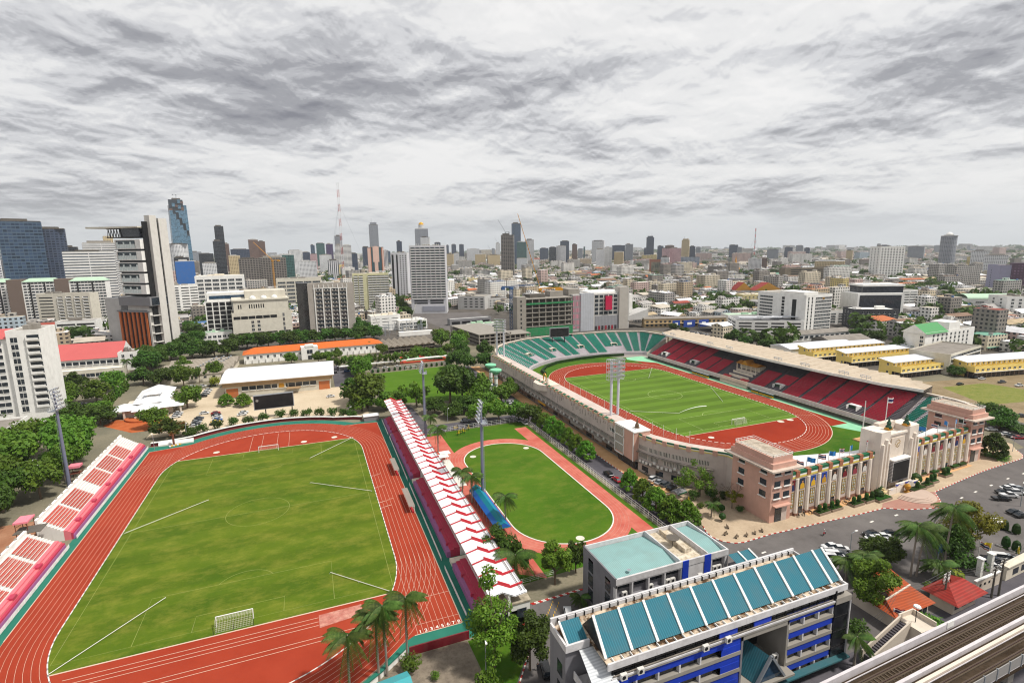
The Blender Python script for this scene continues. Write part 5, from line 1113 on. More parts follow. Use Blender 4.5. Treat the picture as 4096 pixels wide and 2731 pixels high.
t=thing('stair_lamp','white globe lamp on post by footbridge stairs','lamp',(127.4,-115.6,6.7));MB().tube([(0,0,0),(0,0,3.2)],.08,6).obj('post',black,t);MB().lathe((0,0,3.2),[(.2,0),(.7,.15),(.6,.4),(.1,.5)],12).obj('lamp_shade',white,t)
# tile roofed houses
tile=stripes('orange_tile','#a64c28','#944220',.5,.6,1,.6,amt=.3);tilered=stripes('red_tile','#9c352d','#872b25',.5,.6,1,.6,amt=.25)
t=thing('orange_house','low house with two tiers of orange tiled roof behind bushy tree','house',(130,-110.6,0));MB().box((.6,.8,0),(12,9.8,3.4)).obj('wall',ivory,t);q=MB();q.quad((-.8,-.6,3.6),(12.4,-.4,3.6),(11.2,4.4,5.0),(1.2,3.0,5.0));q.quad((3,3.6,5.0),(11.6,4.6,5.0),(12.6,9.8,5.6),(6.5,10.2,5.6));q.quad((-.8,-.6,3.6),(1.2,3,5.0),(3,9,5.0),(-.6,8,3.6));q.obj('roof',tile,t)
for k in range(6):MB().box((1.4+1.8*k,.72,.4),(2.6+1.8*k,.79,3.0)).obj('window',darkglass,t)
MB().bar((1.2,3.1,5.1),(11.4,4.5,5.1),.3,.25).obj('ridge',ivory,t)
t=thing('red_pavilion','square pavilion with red hipped tile roof beside the railway','pavilion',(146,-113,0),.05);MB().box((1,1,0),(10,5.6,3.2)).obj('wall',ivory,t);MB().hip(0,0,11,6.4,3.2,5.6,0,3.2,.5).obj('roof',tilered,t);landmark('the red-roofed pavilion',151,-110,5)
for k in range(3):MB().box((1.6+2.8*k,.9,1),(3.2+2.8*k,.99,2.6)).obj('window',darkglass,t)
t=thing('boundary_wall','ivory boundary wall with gate house openings by street','wall',(159.4,-109.6,0),.02);MB().box((0,0,0),(10,.4,3.2)).obj('wall',ivory,t);MB().box((-.1,-.1,3.2),(10.1,.5,3.45)).obj('coping',white,t)
for k in range(4):MB().box((1.5+1.8*k,-.05,1.6),(2.2+1.8*k,-.005,2.2)).obj('opening',black,t)
for i,(x,y)in enumerate(((168.6,-105.6),(173.4,-105.3))):
 t=thing('gate_post',('left' if not i else 'right')+' white pillar of the street gate behind boundary wall','gate post',(x,y,0),group='white street gate pillars');MB().box((-.5,-.5,0),(.5,.5,4.5)).obj('pillar',white,t);MB().box((-.7,-.7,4.5),(.7,.7,4.8)).obj('cap',white,t)
t=thing('long_wall','long beige street wall with windows at right edge','wall',(172,-109.3,0),.05);MB().box((0,0,0),(60,.6,3.4)).obj('wall',cream,t);MB().box((0,-.3,3.4),(60,1.5,3.7)).obj('coping',cream,t)
for k in range(14):MB().box((3+4*k,-.05,.8),(5.6+4*k,-.005,2.4)).obj('panel',darkglass,t)
t=thing('flagpole_sign','blue sign board on posts among the palms','sign',(165.8,-98.6,0));MB().box((-1.3,-.1,3),(1.3,.1,5.4)).obj('board',paint('sign_blue','#2a5f9a',.5),t);MB().bar((-1,0,0),(-1,0,3),.15).bar((1,0,0),(1,0,3),.15).obj('post',steel,t)
def utility(label,x,y,H=9,z=0):
 t=thing('utility_pole',label,'utility pole',(x,y,z),.1,'utility poles along the railway street');MB().tube([(0,0,0),(0,0,H)],[.24,.16],8).obj('pole',darkconc,t);q=MB()
 for k in(.5,1.3,2.6):q.bar((-1.3,0,H-k),(1.3,0,H-k),.14)
 q.obj('crossarm',darkconc,t);i_=MB()
 for k in(.5,1.3):
  for u in(-1.2,-.6,.6,1.2):i_.lathe((u,0,H-k+.05),[(.09,0),(.1,.25)],6)
 i_.obj('insulator',white,t)
utility('utility pole before the red hipped pavilion',*at('o',715,640),9);utility('utility pole with crossarms right of red pavilion',*at('o',1145,545),9.5);utility('utility pole at the gate with many wires',*at('o',1090,560),8)
t=thing('lattice_billboard','white board on lattice frame before the red pavilion','billboard',at('o',720,600)+(0,));q=MB()
for x in(-.9,.9):
 for k in range(5):q.bar((x,-.3,1.2*k),(x,.3,1.2*k+1.2),.07);q.bar((x,-.3,0),(x,-.3,6),.08);q.bar((x,.3,0),(x,.3,6),.08)
for k in range(6):q.bar((-.9,0,1.1*k),(.9,0,1.1*k+1.1),.07)
q.obj('frame',white,t);MB().box((-1,-.1,5.8),(1,.1,7.4)).obj('board',white,t)
wire=MB()
for a,b,z in((at('o',715,640),at('o',1145,545),8.4),(at('o',330,770),at('o',715,640),8.0),(at('o',1145,545),(190,-108),8.6),((118,-113.5),at('o',330,770),7)):
 for k in range(3):
  P=[(a[0]+(b[0]-a[0])*u,a[1]+(b[1]-a[1])*u+.4*k,z+.3*k-1.2*math.sin(math.pi*u))for u in np.linspace(0,1,9)]
  wire.tube(P,.03,3,cap=False)
o=wire.obj('power_cable',black);tag(o,'sagging black power cables strung along railway street','cable')
for i,(x,y,k)in enumerate(((at('o',1080,250)+('yellow',)),(at('o',1285,275)+('yellow',)),(at('o',985,262)+('tri',)),(at('o',320,800)+('tri',)),(at('o',1335,260)+('yellow',)))):
 flag(('yellow flag near the parked vans','yellow flag right of the white van','striped national flag above white gate pillar','striped flag hanging by the footbridge stairs','yellow flag at the extreme right edge')[i],x,y,0,4.2 if k=='yellow' else 5,k,2.6+i,.9,'flags along the railway street')
for i,(x,y)in enumerate(((1190,35),(1280,65),(1200,165),(1280,200))):
 X,Y=at('o',x,y);q=thing('conical_shrub',order[i]+' dark clipped conical shrub in car park median','shrub',(X,Y,.05),group='conical shrubs of the car park median');MB().lathe((0,0,0),[(.7,0),(1.0,.5),(.95,1.6),(.7,2.6),(.15,3.1)],10).obj('foliage',bush_leaf,q)
 X2,Y2=at('o',x+40,y+18)
kerb('median_kerb',[at('o',1160,20),at('o',1344,95)],[linewhite,bush_leaf],1.4,.5,.25);kerb('median_kerb',[at('o',1130,150),at('o',1344,240)],[linewhite,bush_leaf],1.4,.5,.25)
t=thing('guard_booth','white roofed guard booth behind the big car park tree','booth',at('o',1110,25)+(0,));MB().box((-1.2,-1,0),(1.2,1,2.4)).obj('wall',darkglass,t);MB().box((-2,-1.6,2.4),(2,1.6,2.65)).obj('roof',white,t)
# garden ornaments between tower and curved wall
for i,(x,y)in enumerate(((1225,800),(1230,880))):X,Y=at('q',x,y);q=thing('topiary',('farther' if not i else 'nearer')+' round topiary in the tower garden','topiary',(X,Y,.13),group='round topiaries of the tower garden');MB().tube([(0,0,0),(0,0,.8)],.1,6).obj('stem',trunkm,q);MB().lathe((0,0,.7),[(.5,0),(1.0,.6),(.9,1.4),(.3,1.9)],12).obj('foliage',bush_leaf,q)
bn=['leftmost','second','third','fourth','fifth','rightmost']
bm=MB().box((-.8,-.25,.4),(.8,.25,.48)).mesh('seat',[trunkm]);bb=MB().box((-.8,.22,.48),(.8,.28,.95)).mesh('backrest',[trunkm]);lm=MB().box((-.06,-.2,0),(.06,.2,.4)).mesh('leg',[black])
for i,(x,y)in enumerate(((1835,300),(1930,325),(2015,310),(2085,290),(2145,270),(1850,240))):
 X,Y=at('l',x,y);q=thing('park_bench',bn[i]+' brown bench beside the curved red and white kerb','bench',(X,Y,.13),.3+.15*i,'benches in the tower garden');link('seat',bm,q);link('backrest',bb,q);link('leg',lm,q,(-.65,0,0));link('leg',lm,q,(.65,0,0))
q=thing('garden_umbrella','yellow folded umbrella among the motorcycles','umbrella',at('q',922,730)+(0,));MB().lathe((0,0,1),[(.5,0),(.35,.7),(.08,2)],8).obj('canopy',paint('umb_yellow','#d2b520',.6),q);MB().tube([(0,0,0),(0,0,1)],.05,5).obj('pole',steel,q)
q=thing('vendor_tent','small vendor tent with grey top and green sides','tent',at('q',830,660)+(0,),.2);MB().gable(-2.2,-1.6,2.2,1.6,2.2,3.0).obj('canopy',grey,q);MB().box((-2.2,-1.7,1.9),(2.2,-1.6,2.3)).obj('valance',greenp,q);f=MB()
for sx in(-2,2):
 for sy in(-1.4,1.4):f.bar((sx,sy,0),(sx,sy,2.2),.08)
f.obj('frame',steel,q)
# ------------------------------------------------------------------ buildings round the precinct
WIN={}
def winmesh(kind,w,h):
 k=(kind,round(w,2),round(h,2))
 if k in WIN:return WIN[k]
 mb=MB()
 if kind=='pane':mb.box((-w/2,-.06,0),(w/2,-.01,h),0);mb.box((-w/2-.1,-.22,-.15),(w/2+.1,0,0),1);mb.box((-.05,-.1,0),(.05,-.05,h),1);ms=[darkglass,white]
 elif kind=='grey':mb.box((-w/2,-.06,0),(w/2,-.01,h),0);mb.box((-w/2-.1,-.2,-.15),(w/2+.1,0,0),1);ms=[darkglass,conc]
 elif kind=='band':
  mb.box((-w/2,-.08,0),(w/2,-.01,h),0);mb.box((-w/2,-.5,-.25),(w/2,0,0),1)
  for i in range(1,int(w/2)):mb.box((-w/2+2*i-.05,-.12,0),(-w/2+2*i+.05,-.08,h),1)
  ms=[darkglass,white]
 elif kind=='balc':mb.box((-w/2,-.08,0),(w/2,-.01,h),0);mb.box((-w/2,-1.2,-.3),(w/2,0,0),1);mb.box((-w/2,-1.2,0),(w/2,-1.08,.9),1);mb.box((-w/2-.12,-1.2,-.3),(-w/2,0,h),1);ms=[darkglass,white]
 elif kind=='ac':mb.box((-w/2,-.08,0),(w/2,-.01,h),0);mb.box((-w/2,-.7,-.2),(w/2,0,0),1);mb.box((-w/2+.2,-.65,0),(-w/2+1.1,-.15,.8),2);mb.box((.3,-.65,0),(1.2,-.15,.8),2);ms=[darkglass,conc,acw]
 elif kind=='slot':mb.box((-w/2,-.06,0),(w/2,-.01,h),0);ms=[black]
 WIN[k]=mb.mesh('window',ms);return WIN[k]
SIDE={'S':lambda u,w,d:((u,0),0),'E':lambda u,w,d:((w,u),math.pi/2),'W':lambda u,w,d:((0,d-u),-math.pi/2)}
def grid(t,w,d,specs):
 """windows of a building: up to 100 as parts, nearest first, the rest as one part"""
 L=[]
 for side,kind,cols,rows,ww,wh,z0,z1,u0,u1 in specs:
  me=winmesh(kind,ww,wh);fw=w if side=='S' else d;u0,u1=u0*fw,u1*fw
  for r in range(rows):
   for c in range(cols):
    (x,y),a=SIDE[side](u0+(u1-u0)*(c+.5)/cols,w,d);L.append((r,x,y,z0+(z1-z0)*(r+.5)/rows-wh/2,a,me,'balcony' if kind=='balc' else 'window'))
 if len(L)>100:
  M=t.matrix_basis;L.sort(key=lambda q:(M@Vector((q[1],q[2],q[3]))-Vector(CAM)).length)
 for _,x,y,z,a,me,nm in L[:100]:link(nm,me,t,(x,y,z),a)
 rest={}
 for q in L[100:]:rest.setdefault((q[5].name,q[6]),[]).append(q)
 for(mn,nm),Q in rest.items():
  me=Q[0][5];mb=MB();V=[tuple(v.co)for v in me.vertices];Fc=[tuple(p.vertices)for p in me.polygons];mi=[p.material_index for p in me.polygons]
  for _,x,y,z,a,_m,_n in Q:
   ca,sa=math.cos(a),math.sin(a);mb.add([(x+p[0]*ca-p[1]*sa,y+p[0]*sa+p[1]*ca,z+p[2])for p in V],Fc,mi)
  o=mb.obj(nm,list(me.materials),t);o['kind']='stuff'
def block(name,label,cat,x,y,w,d,h,rz=0.0,wall=None,roof=None,specs=(),par=.9,group=None,bits=True,lm=None):
 t=thing(name,label,cat,(x,y,0),rz,group);wall=wall or white;roof=roof or conc
 mb=MB().box((0,0,0),(w,d,h))
 if par:
  for a,b in(((0,0),(w,.3)),((0,d-.3),(w,d)),((0,.3),(.3,d-.3)),((w-.3,.3),(w,d-.3))):mb.box((*a,h),(*b,h+par))
 mb.obj('wall',wall,t);rb=MB().box((.3,.3,h),(w-.3,d-.3,h+.06))
 if bits:
  rnd=random.Random(label)
  for k in range(3):a,b=rnd.uniform(.1,.7)*w,rnd.uniform(.2,.7)*d;rb.box((a,b,h+.06),(a+w*rnd.uniform(.08,.22),b+d*.2,h+rnd.uniform(1.2,3)))
 rb.obj('roof',roof,t);grid(t,w,d,specs)
 if lm:
  ca,sa=math.cos(rz),math.sin(rz);landmark(lm,x+w/2*ca-d/2*sa,y+w/2*sa+d/2*ca,h*.6)
 return t
roofgrey=paint('roof_grey','#857f78',.9,dirt='#4a443d',amt=.5,scale=.2);palegreen=paint('roof_mint','#a9c4ac',.6,amt=.2);brownw=paint('brown_render','#6e5f56',.85,amt=.2);lightgrey=paint('light_grey','#b5b4b2',.8,amt=.25);warm=paint('warm_white','#c9c4b6',.8,dirt='#7d7466',amt=.3)
corrug=stripes('old_corrugated','#9c9488','#857c70',.8,.5,0,.8,amt=.5);redroof=paint('roof_red','#b85a58',.6,dirt='#8e3c3c',amt=.2,scale=.1);orangeroof=stripes('roof_orange','#cc6a2c','#bb5c24',.6,.6,0,.6,amt=.2);whitesheet=stripes('sheet_white','#d0d2d8','#bfc2c8',.8,.6,0,.5,amt=.2)
# left edge
t=block('apartment_tower','tall white apartment tower with ribbed balconies at left edge','apartment block',-113.6,139,12.6,18,45,0,white,conc,[('S','pane',1,11,2.6,2.4,6,43,.1,.34),('S','balc',1,11,4.6,2.2,8,44,.6,.99)],lm='the white balcony tower at the left edge')
w=MB().box((-26,2,0),(0,16,42));w.obj('side_wing',white,t);MB().gable(-27,1,0,17,42,46,0).obj('wing_roof',redroof,t)
for k in range(11):
 for j in range(4):link('window',winmesh('pane',4.6,1.9),t,(-24+6.2*j,2,6+3.3*k))
t=block('pool_building','low white building with wavy blue stripe beside the left car park','building',-130,84,24,44,6.2,0,white,roofgrey,[('E','band',6,1,6,1.6,1.2,3,.03,.97)],bits=False);MB().box((23.9,.5,4.2),(24.15,43,4.8)).obj('blue_stripe',paint('stripe_blue','#4f8fb5',.5),t);MB().prism([(24.05,14),(26,0),(24.05,0)],0,2).obj('ramp',grey,t)
t=thing('red_roofed_hall','long hall with broad red roof and white gable end','hall',(-170,266,0));landmark('the long red roof',-130,275,12);MB().box((0,.8,0),(63,26,9)).obj('wall',white,t);MB().gable(-1,0,64,28,9,18.4,0,'x',1).obj('roof',[redroof,white],t)
for k in range(16):link('window',winmesh('band',3.2,2.2),t,(2+3.9*k,.8,5.2))
t=block('end_block','white block with square windows at the red roof end','building',-107,262,11,14,12,0,white,roofgrey,[('S','pane',2,3,1.6,2,1,12,.05,.95),('E','balc',3,3,3,2,1,12,.05,.95)])
block('school_wing','low white wing with flat pale roof before red roof','building',-146,241,47,8,5.2,.03,warm,white,[('S','band',9,1,4.6,2.4,.6,4,.01,.99)],bits=False)
t=thing('tile_shed','wide grey tiled shed with rows of round roof vents','shed',(-73,202,0),-.03);MB().box((.5,.5,0),(41,50,4.6)).obj('wall',cream,t);q=MB()
for k in range(3):q.gable(0,17*k,42,17*k+17,4.7,7.4,0,'x')
q.obj('roof',corrug,t);vm=MB().lathe((0,0,0),[(.5,0),(.5,.5),(.8,.8),(.1,1.2)],8).mesh('vent',[steel])
for k in range(3):
 for j in range(8):link('vent',vm,t,(22+4.6*k+.8*j,12+4.6*j,6.8))
for k in range(8):link('window',winmesh('grey',1.6,1),t,(3+5*k,.5,2.4))
# gymnasium
t=thing('gymnasium','gymnasium with broad white curved roof and orange end panels','gymnasium',(-29,150.5,0),-.045);landmark('the white-roofed gymnasium',0,165,9);Lg=59
MB().box((1.5,1.5,0),(Lg-1.5,40,8.4)).obj('wall',warm,t);MB().box((.4,.2,6.2),(Lg-.4,41,8.8)).obj('fascia',paint('fascia_tan','#9c8262',.8,amt=.2),t)
pr_=[(-.6,8.8),(3,9.6),(10,11.2),(20,12.2),(30,11.2),(38,9.4),(42,8.8)];q=MB();q.strip([(-.8,y,z)for y,z in pr_],[(Lg+.8,y,z)for y,z in pr_],0);q.strip([(-.8,y,z)for y,z in pr_][::-1],[(-.8,y,8.5)for y,z in pr_][::-1],1);q.strip([(Lg+.8,y,z)for y,z in pr_],[(Lg+.8,y,8.5)for y,z in pr_],1);q.strip([(-.8,-.6,8.3),(Lg+.8,-.6,8.3)],[(-.8,-.6,8.85),(Lg+.8,-.6,8.85)],1);q.obj('roof',[paint('gym_roof','#cdced2',.5,dirt='#a09f9a',amt=.3,scale=.08),MATS['fascia_tan']],t)
for x in(2,Lg-8):MB().box((x,1.4,0),(x+6,1.48,5)).obj('orange_panel',paint('panel_orange','#b5683a',.7,amt=.2),t)
for k in range(10):link('window',winmesh('band',3.4,2.3),t,(11.6+3.9*k+(1.2 if k>4 else 0),1.5,3.4))
MB().box((28.5,.9,3),(33,1.6,7)).obj('emblem_panel',warm,t);MB().prism([(-1.6,0),(1.6,0)]+[(1.5*math.cos(a),2.2*math.sin(a)+1)for a in np.linspace(0,3.14,10)],0,.1).obj('emblem',gold,t).matrix_basis=Matrix.Translation((30.7,.88,3.6))@Matrix.Rotation(math.pi/2,4,'X')
MB().box((33.5,-3,3),(41,1.4,3.4)).obj('canopy',MATS['fascia_tan'],t)
# white pavilion
t=thing('hip_pavilion','white pavilion with stacked hipped roofs on red terrace','pavilion',(-72,127,0),.08);landmark('the white hipped pavilion',-60,135,6);MB().box((2,3,0),(23,22,4.2)).obj('wall',ivory,t);MB().box((7,20,0),(20,33,6)).obj('hall',ivory,t)
for(a,b,z0,z1)in(((6,8,21,24),.8,5.6,8.2),((10,13,17,20),.5,8.6,10)):MB().hip(a[0],a[1],a[2],a[3],z0,z1,0,None,b).obj('roof',roofwhite,t);MB().box((a[0]+1,a[1]+1,z0-2),(a[2]-1,a[3]-1,z0)).obj('lantern',ivory,t)
for a in((-3,1,8,12),(7,-2,18,8),(16,0,28,11)):MB().hip(*a,4.3,6.8,0,None,.5).obj('roof',roofwhite,t)
MB().gable(6,21,21,36,6,8.6,0,'y',over=.6).obj('roof',roofwhite,t);pm=MB().box((-.4,-.4,0),(.4,.4,4.3)).mesh('column',[ivory])
for x,y in((-2.6,1.5),(3,1.5),(8,-1.5),(17,-1.5),(21,.5),(27,.5),(27.4,9)):link('column',pm,t,(x,y,0))
MB().prism(arc(12,1,9,180,360,14),0,.8).obj('porch',MATS['terracotta'],t)
# tower with fins
t=thing('campus_tower','tall campus tower with glass boxes, white fins and orange louvres','tower',(-102,334,0),RAD(-39));landmark('the campus tower with orange louvres',-112,345,45);orangef=paint('fin_orange','#b8622e',.7,amt=.2);pale=paint('tower_white','#c9c6c0',.7,amt=.2)
MB().box((-34.5,.5,0),(0,24,34)).obj('podium',lightgrey,t);MB().box((-52,2,0),(-34.5,40,44)).obj('blank_wing',lightgrey,t);MB().box((-34,.1,1),(-1.6,.48,33)).obj('glazing',glass('tower_glass','#15181f'),t);MB().box((-1.6,-.4,0),(.4,2,36)).obj('edge_wall',pale,t);MB().box((-35.5,-1.2,33),(.4,24,34.2)).obj('cornice',grey,t)
fm=MB().box((-.95,-.9,2),(.95,.1,33)).mesh('louvre',[orangef])
for k in range(7):link('louvre',fm,t,(-33+4.9*k,0,0))
MB().box((-27,2.5,34),(-3,22,39)).obj('plant_floor',pale,t);MB().prism([(-31,-1.5),(4,-1.5),(4,21),(-27,21)],38.5,45.5).obj('cantilever_box',grey,t);MB().box((4,0,39),(4.1,20,45)).obj('side_glass',darkglass,t)
for k in range(5):
 z=48+9.1*k;x0=-27-.9*k*.3;MB().box((x0+.8,1,z-1.6),(-1,20,z)).obj('dark_gap',black,t);q=MB();q.box((x0,-.3,z),(-5.6,20,z+.7));q.box((x0,-.3,z+6.8),(-5.6,20,z+7.5));q.box((x0,-.3,z+.7),(x0+.9,20,z+6.8));q.box((-5.6,-.3,z),(0,20,z+7.5));q.obj('white_frame',white,t)
 MB().box((x0+.9,.4,z+.7),(-5.6,20,z+6.8)).obj('glazing',glass('blue_dark_glass','#223036'),t);q=MB()
 for j in range(11):q.box((x0+1.2+1.85*j,.05,z+.8),(x0+2.75+1.85*j,.35,z+(3.9 if(j*3+k)%4 else 5.6)))
 q.obj('blind',paint('blind','#d5dedc',.5,amt=.1),t)
 MB().box((-2,19.2,z-1),(.5,20.5,z+7)).obj('black_recess',black,t)
z=93.5;MB().box((-38,1,z),(-2,19,z+.7)).obj('top_floor',black,t);MB().box((-23,1.5,z),(-2,19,z+7)).obj('top_glass',MATS['tower_glass'],t);q=MB()
for k in range(5):q.bar((-37+3.2*k,1.2,z),(-35.4+3.2*k,1.2,z+7),.4);q.bar((-35.4+3.2*k,1.2,z+7),(-33.8+3.2*k,1.2,z),.4)
q.bar((-37,1.2,z+7),(-22,1.2,z+7),.5);q.obj('truss',black,t);MB().prism([(-52,-5),(0,-1),(0,20),(-36,20)],z+7.6,z+8.3,0,z1s=[z+9,z+8.6,z+9.6,z+9.6]).obj('roof_canopy',warm,t)
MB().box((0.3,2.5,0),(1.6,6.5,106)).obj('black_slot',black,t)
for a,b,h in((6.5,12.5,111),(14.2,21.5,109)):MB().box((-1,a,0),(4.5,b,h)).obj('white_slab',pale,t)
MB().box((-.5,12.5,0),(3.4,14.2,107)).obj('black_slot',black,t)
for z in(8,15,22,30):MB().box((.5,0,z),(4,6.4,z+.6)).obj('side_balcony',pale,t)
# middle distance, left to right
mintm=[('S','grey',4,12,3.2,1.7,3,50,.03,.97)]
for i,(xa,ya,w_)in enumerate(((-352,634,41),(-310,624,48),(-261,614,50))):
 t=block('dormitory',('leftmost','middle','right')[i]+' white dormitory with brown stair bay and mint hipped roof','apartment block',xa,ya,w_,16,49,-.02,white,palegreen,[('S','grey',w_//5,13,3.0,1.6,4,49,.3 if i else .05,1)],par=0,bits=False,group='mint roofed dormitories');MB().hip(0 if not i else 14,-1,w_+1,17,49,53,0,5).obj('mint_roof',palegreen,t)
 if i:MB().box((-.5,-.6,0),(13.5,16.5,52)).obj('brown_bay',brownw,t)
 for k in range(2):MB().box((w_*(.42+.3*k),-.12,2),(w_*(.42+.3*k)+1.8,-.02,48)).obj('brown_strip',black,t)
landmark('the mint-roofed dormitories',-262,615,45)
block('apartment_block','white apartment block with curved balcony stacks behind campus tower','apartment block',-268,580,56,16,36,-.25,warm,conc,[('S','slot',1,9,14,1.3,2,34,.02,.32),('S','balc',4,9,5,1.8,2,34,.36,1)])
block('parking_block','low white parking block left of the campus tower','car park',-206,446,32,16,17,0,white,roofgrey,[('S','slot',2,4,14,1.6,2,16,.02,.98)])
block('balcony_block','white block with stacked round balconies right of campus tower','apartment block',-140,574,34,20,41,.25,white,conc,[('S','balc',2,11,6,1.9,3,40,.02,.4),('S','slot',2,11,8,1.2,3,40,.45,1)],lm='the round balcony block')
block('hospital_block','long white block with column screens and pale yellow roof','hospital',-128,690,62,30,47,.05,white,cream,[('S','band',6,6,8,3,10,44,.02,.98)])
block('hospital_block','white flat hospital block behind the stepped stone building','hospital',-20,640,60,30,42,0,warm,conc,[('S','band',5,6,10,2.4,8,40,.02,.98)])
t=block('stone_office','stepped pale stone office with arcade and round roof tanks','office block',-44,346,49,34,27,.12,warm,conc,[('S','slot',4,4,9.5,1.3,.5,10,.06,.98),('S','slot',6,1,5.5,2.6,21,25,.02,.75),('S','pane',2,3,2.2,2.2,10,20.5,.28,.48),('S','pane',1,4,1.6,3,9,26,.82,.9)],lm='the stepped stone office');MB().box((2,1.5,27),(47,32,38)).obj('upper_storey',warm,t);MB().box((1,.5,38),(48,33,39.2)).obj('cornice',warm,t);MB().box((12,8,39),(46,30,46)).obj('attic',warm,t)
for k in range(9):link('window',winmesh('slot',.9,3.6),t,(6+1.9*k+(0 if k<2 else 5),1.5,31))
for k in range(3):MB().lathe((18+9*k,5,39.2),[(2.6,0),(2.7,1),(2.2,2),(.6,2.8)],14).obj('tank',white,t)
t=block('glass_office','white framed dark glass office left of stone building','office block',-68,372,28,26,36,.12,white,white,[('S','slot',5,7,4.4,3.4,8,36,.02,.98),('S','pane',6,1,3,2.4,2,6,.02,.98)]);MB().box((2,4,36),(60,26,44)).obj('penthouse',white,t);MB().box((4,3.6,38.5),(40,3.9,41.5)).obj('glass_strip',bluegl,t)
block('side_annexe','two storey white annexe at the foot of glass office','building',-70,352,24,12,10,.1,white,palegreen,[('S','pane',6,2,2.6,2,1,9,.02,.98)])
t=block('concrete_flats','grey concrete flats with recessed balconies and air conditioners','apartment block',20,362,42,17,49,-.07,paint('flats_grey','#a39c94',.85,dirt='#5f5850',amt=.3),conc,[('S','ac',4,11,5.6,2.5,4,47,.15,.85),('E','pane',1,12,1.4,1.4,3,48,.1,.6)],lm='the grey concrete flats');MB().box((5,-.5,45.5),(36,0,46.2)).obj('beam',white,t)
for k in range(8):MB().box((5.5+4.3*k,-.6,46.2),(6.1+4.3*k,0,49.5)).obj('fin',white,t)
for k in range(5):MB().box((5.6+7.3*k,-.75,4),(6.4+7.3*k,0,46)).obj('pier',white,t)
MB().box((-10,3,0),(0,14,51)).obj('mesh_tower',facade('mesh_screen','#4a4947','#17171a',1.0,1.0,.7,.7),t)
block('cream_flats','tall pale yellow apartment slab with white balcony rows','apartment block',76,545,46,16,50,-.12,paint('flats_cream','#c3c09a',.8,amt=.25),cream,[('S','balc',2,15,5,1.9,2,49,.02,.3),('S','balc',5,15,5,1.9,2,49,.42,1)],lm='the pale yellow slab')
t=block('condominium','tall white condominium slab with dense balcony grid','apartment block',143,499,45,24,85,-.33,paint('condo_white','#c4c4c8',.7,amt=.2),conc,[('S','balc',7,20,5.4,2.6,19,84,.03,.99),('W','slot',3,24,3,1.6,6,84,.05,.95),('S','slot',2,2,17,2,12,18,.05,.95)],lm='the white condominium tower');MB().box((14,-.5,3),(43,0,9.5)).obj('louvre_screen',stripes('screen','#9ea0ac','#84868f',.5,.5,1),t)
for a,b in((0,1.6),(5,6.4)):MB().box((-.15,24-a-3,0),(-.02,24-a,85)).obj('black_strip',black,t)
MB().box((0,0,85.9),(45,24,86.1)).obj('roof_frame',white,t)
for k in range(16):MB().box((1+2.8*k,0,86),(1.3+2.8*k,.3,88.4)).obj('roof_post',white,t)
block('condominium','narrower white condominium tower with black stripes beside the slab','apartment block',141,640,24,30,76,-.33,MATS['condo_white'],conc,[('S','slot',3,22,1.6,1.6,4,74,.5,1),('S','slot',1,1,3,72,1,75,.02,.2),('S','slot',1,1,2.4,72,1,75,.3,.45)])
t=thing('orange_roof_hall','long white colonnaded hall under orange tiled roof','hall',(-27,247,0),.06);landmark('the orange-roofed hall',20,250,8);MB().box((0,1,0),(100,15,7)).obj('wall',white,t);MB().hip(0,1,100,16,7,10.6,0,8,.8).obj('roof',orangeroof,t);MB().box((39,-3,0),(51,6,9.5)).obj('entrance_block',white,t);MB().box((42,-3.3,9.5),(48,2,11)).obj('pediment',white,t)
for k in range(22):
 if 9<=k<=10:continue
 link('window',winmesh('pane',1.5,1.9),t,(2.6+4.5*k,1,3.6));MB().box((1+4.5*k,.2,0),(1.7+4.5*k,.99,3)).obj('column',white,t)
link('window',winmesh('pane',4,3),t,(45,-3,4.4));MB().box((43.5,-3.1,0),(46.5,-3.02,3)).obj('doorway',darkglass,t)
t=thing('sawtooth_market','market building with row of grey sawtooth roofs','market',(76,243,0),.12);landmark('the sawtooth-roofed market',98,255,6);MB().box((1,4,0),(40,26,5)).obj('wall',darkconc,t);q=MB()
for k in range(8):x=5.1*k;q.add([(x,-1,5.0),(x+5.1,-1,5.0),(x+5.1,27,6),(x,27,6),(x+2.5,-1.5,6.6),(x+2.5,27,8.2)],[(0,4,5,3),(4,1,2,5),(0,1,4),(2,3,5)])
q.obj('roof',corrug,t);MB().box((-1,0,2.6),(41,1,3.2)).obj('gallery',ledgec,t)
for k in range(9):MB().box((.5+4.8*k,1.2,0),(1+4.8*k,1.7,5)).obj('column',conc,t)
block('substation','white substation building with ribbon windows behind switch yard','building',77,366,30,16,15,.1,white,cream,[('S','slot',3,4,7,.5,1,14,.02,.98)]);block('substation','lower white substation wing with ribbon windows at right','building',104,362,30,14,9,.1,white,white,[('S','band',4,2,6,1.6,1,8,.02,.98)])
t=thing('switch_yard','forest of grey poles and frames of the electrical switch yard','switch yard',(78,330,0));q=MB();rnd=random.Random(4)
for k in range(34):x,y=rnd.uniform(0,50),rnd.uniform(0,24);q.bar((x,y,0),(x,y,rnd.uniform(6,13)),.35)
for k in range(12):x,y=rnd.uniform(0,40),rnd.uniform(0,24);q.bar((x,y,8),(x+9,y,8),.3)
q.obj('frame',steel,t);MB().box((20,-6,0),(52,-1,4)).obj('transformer_house',white,t)
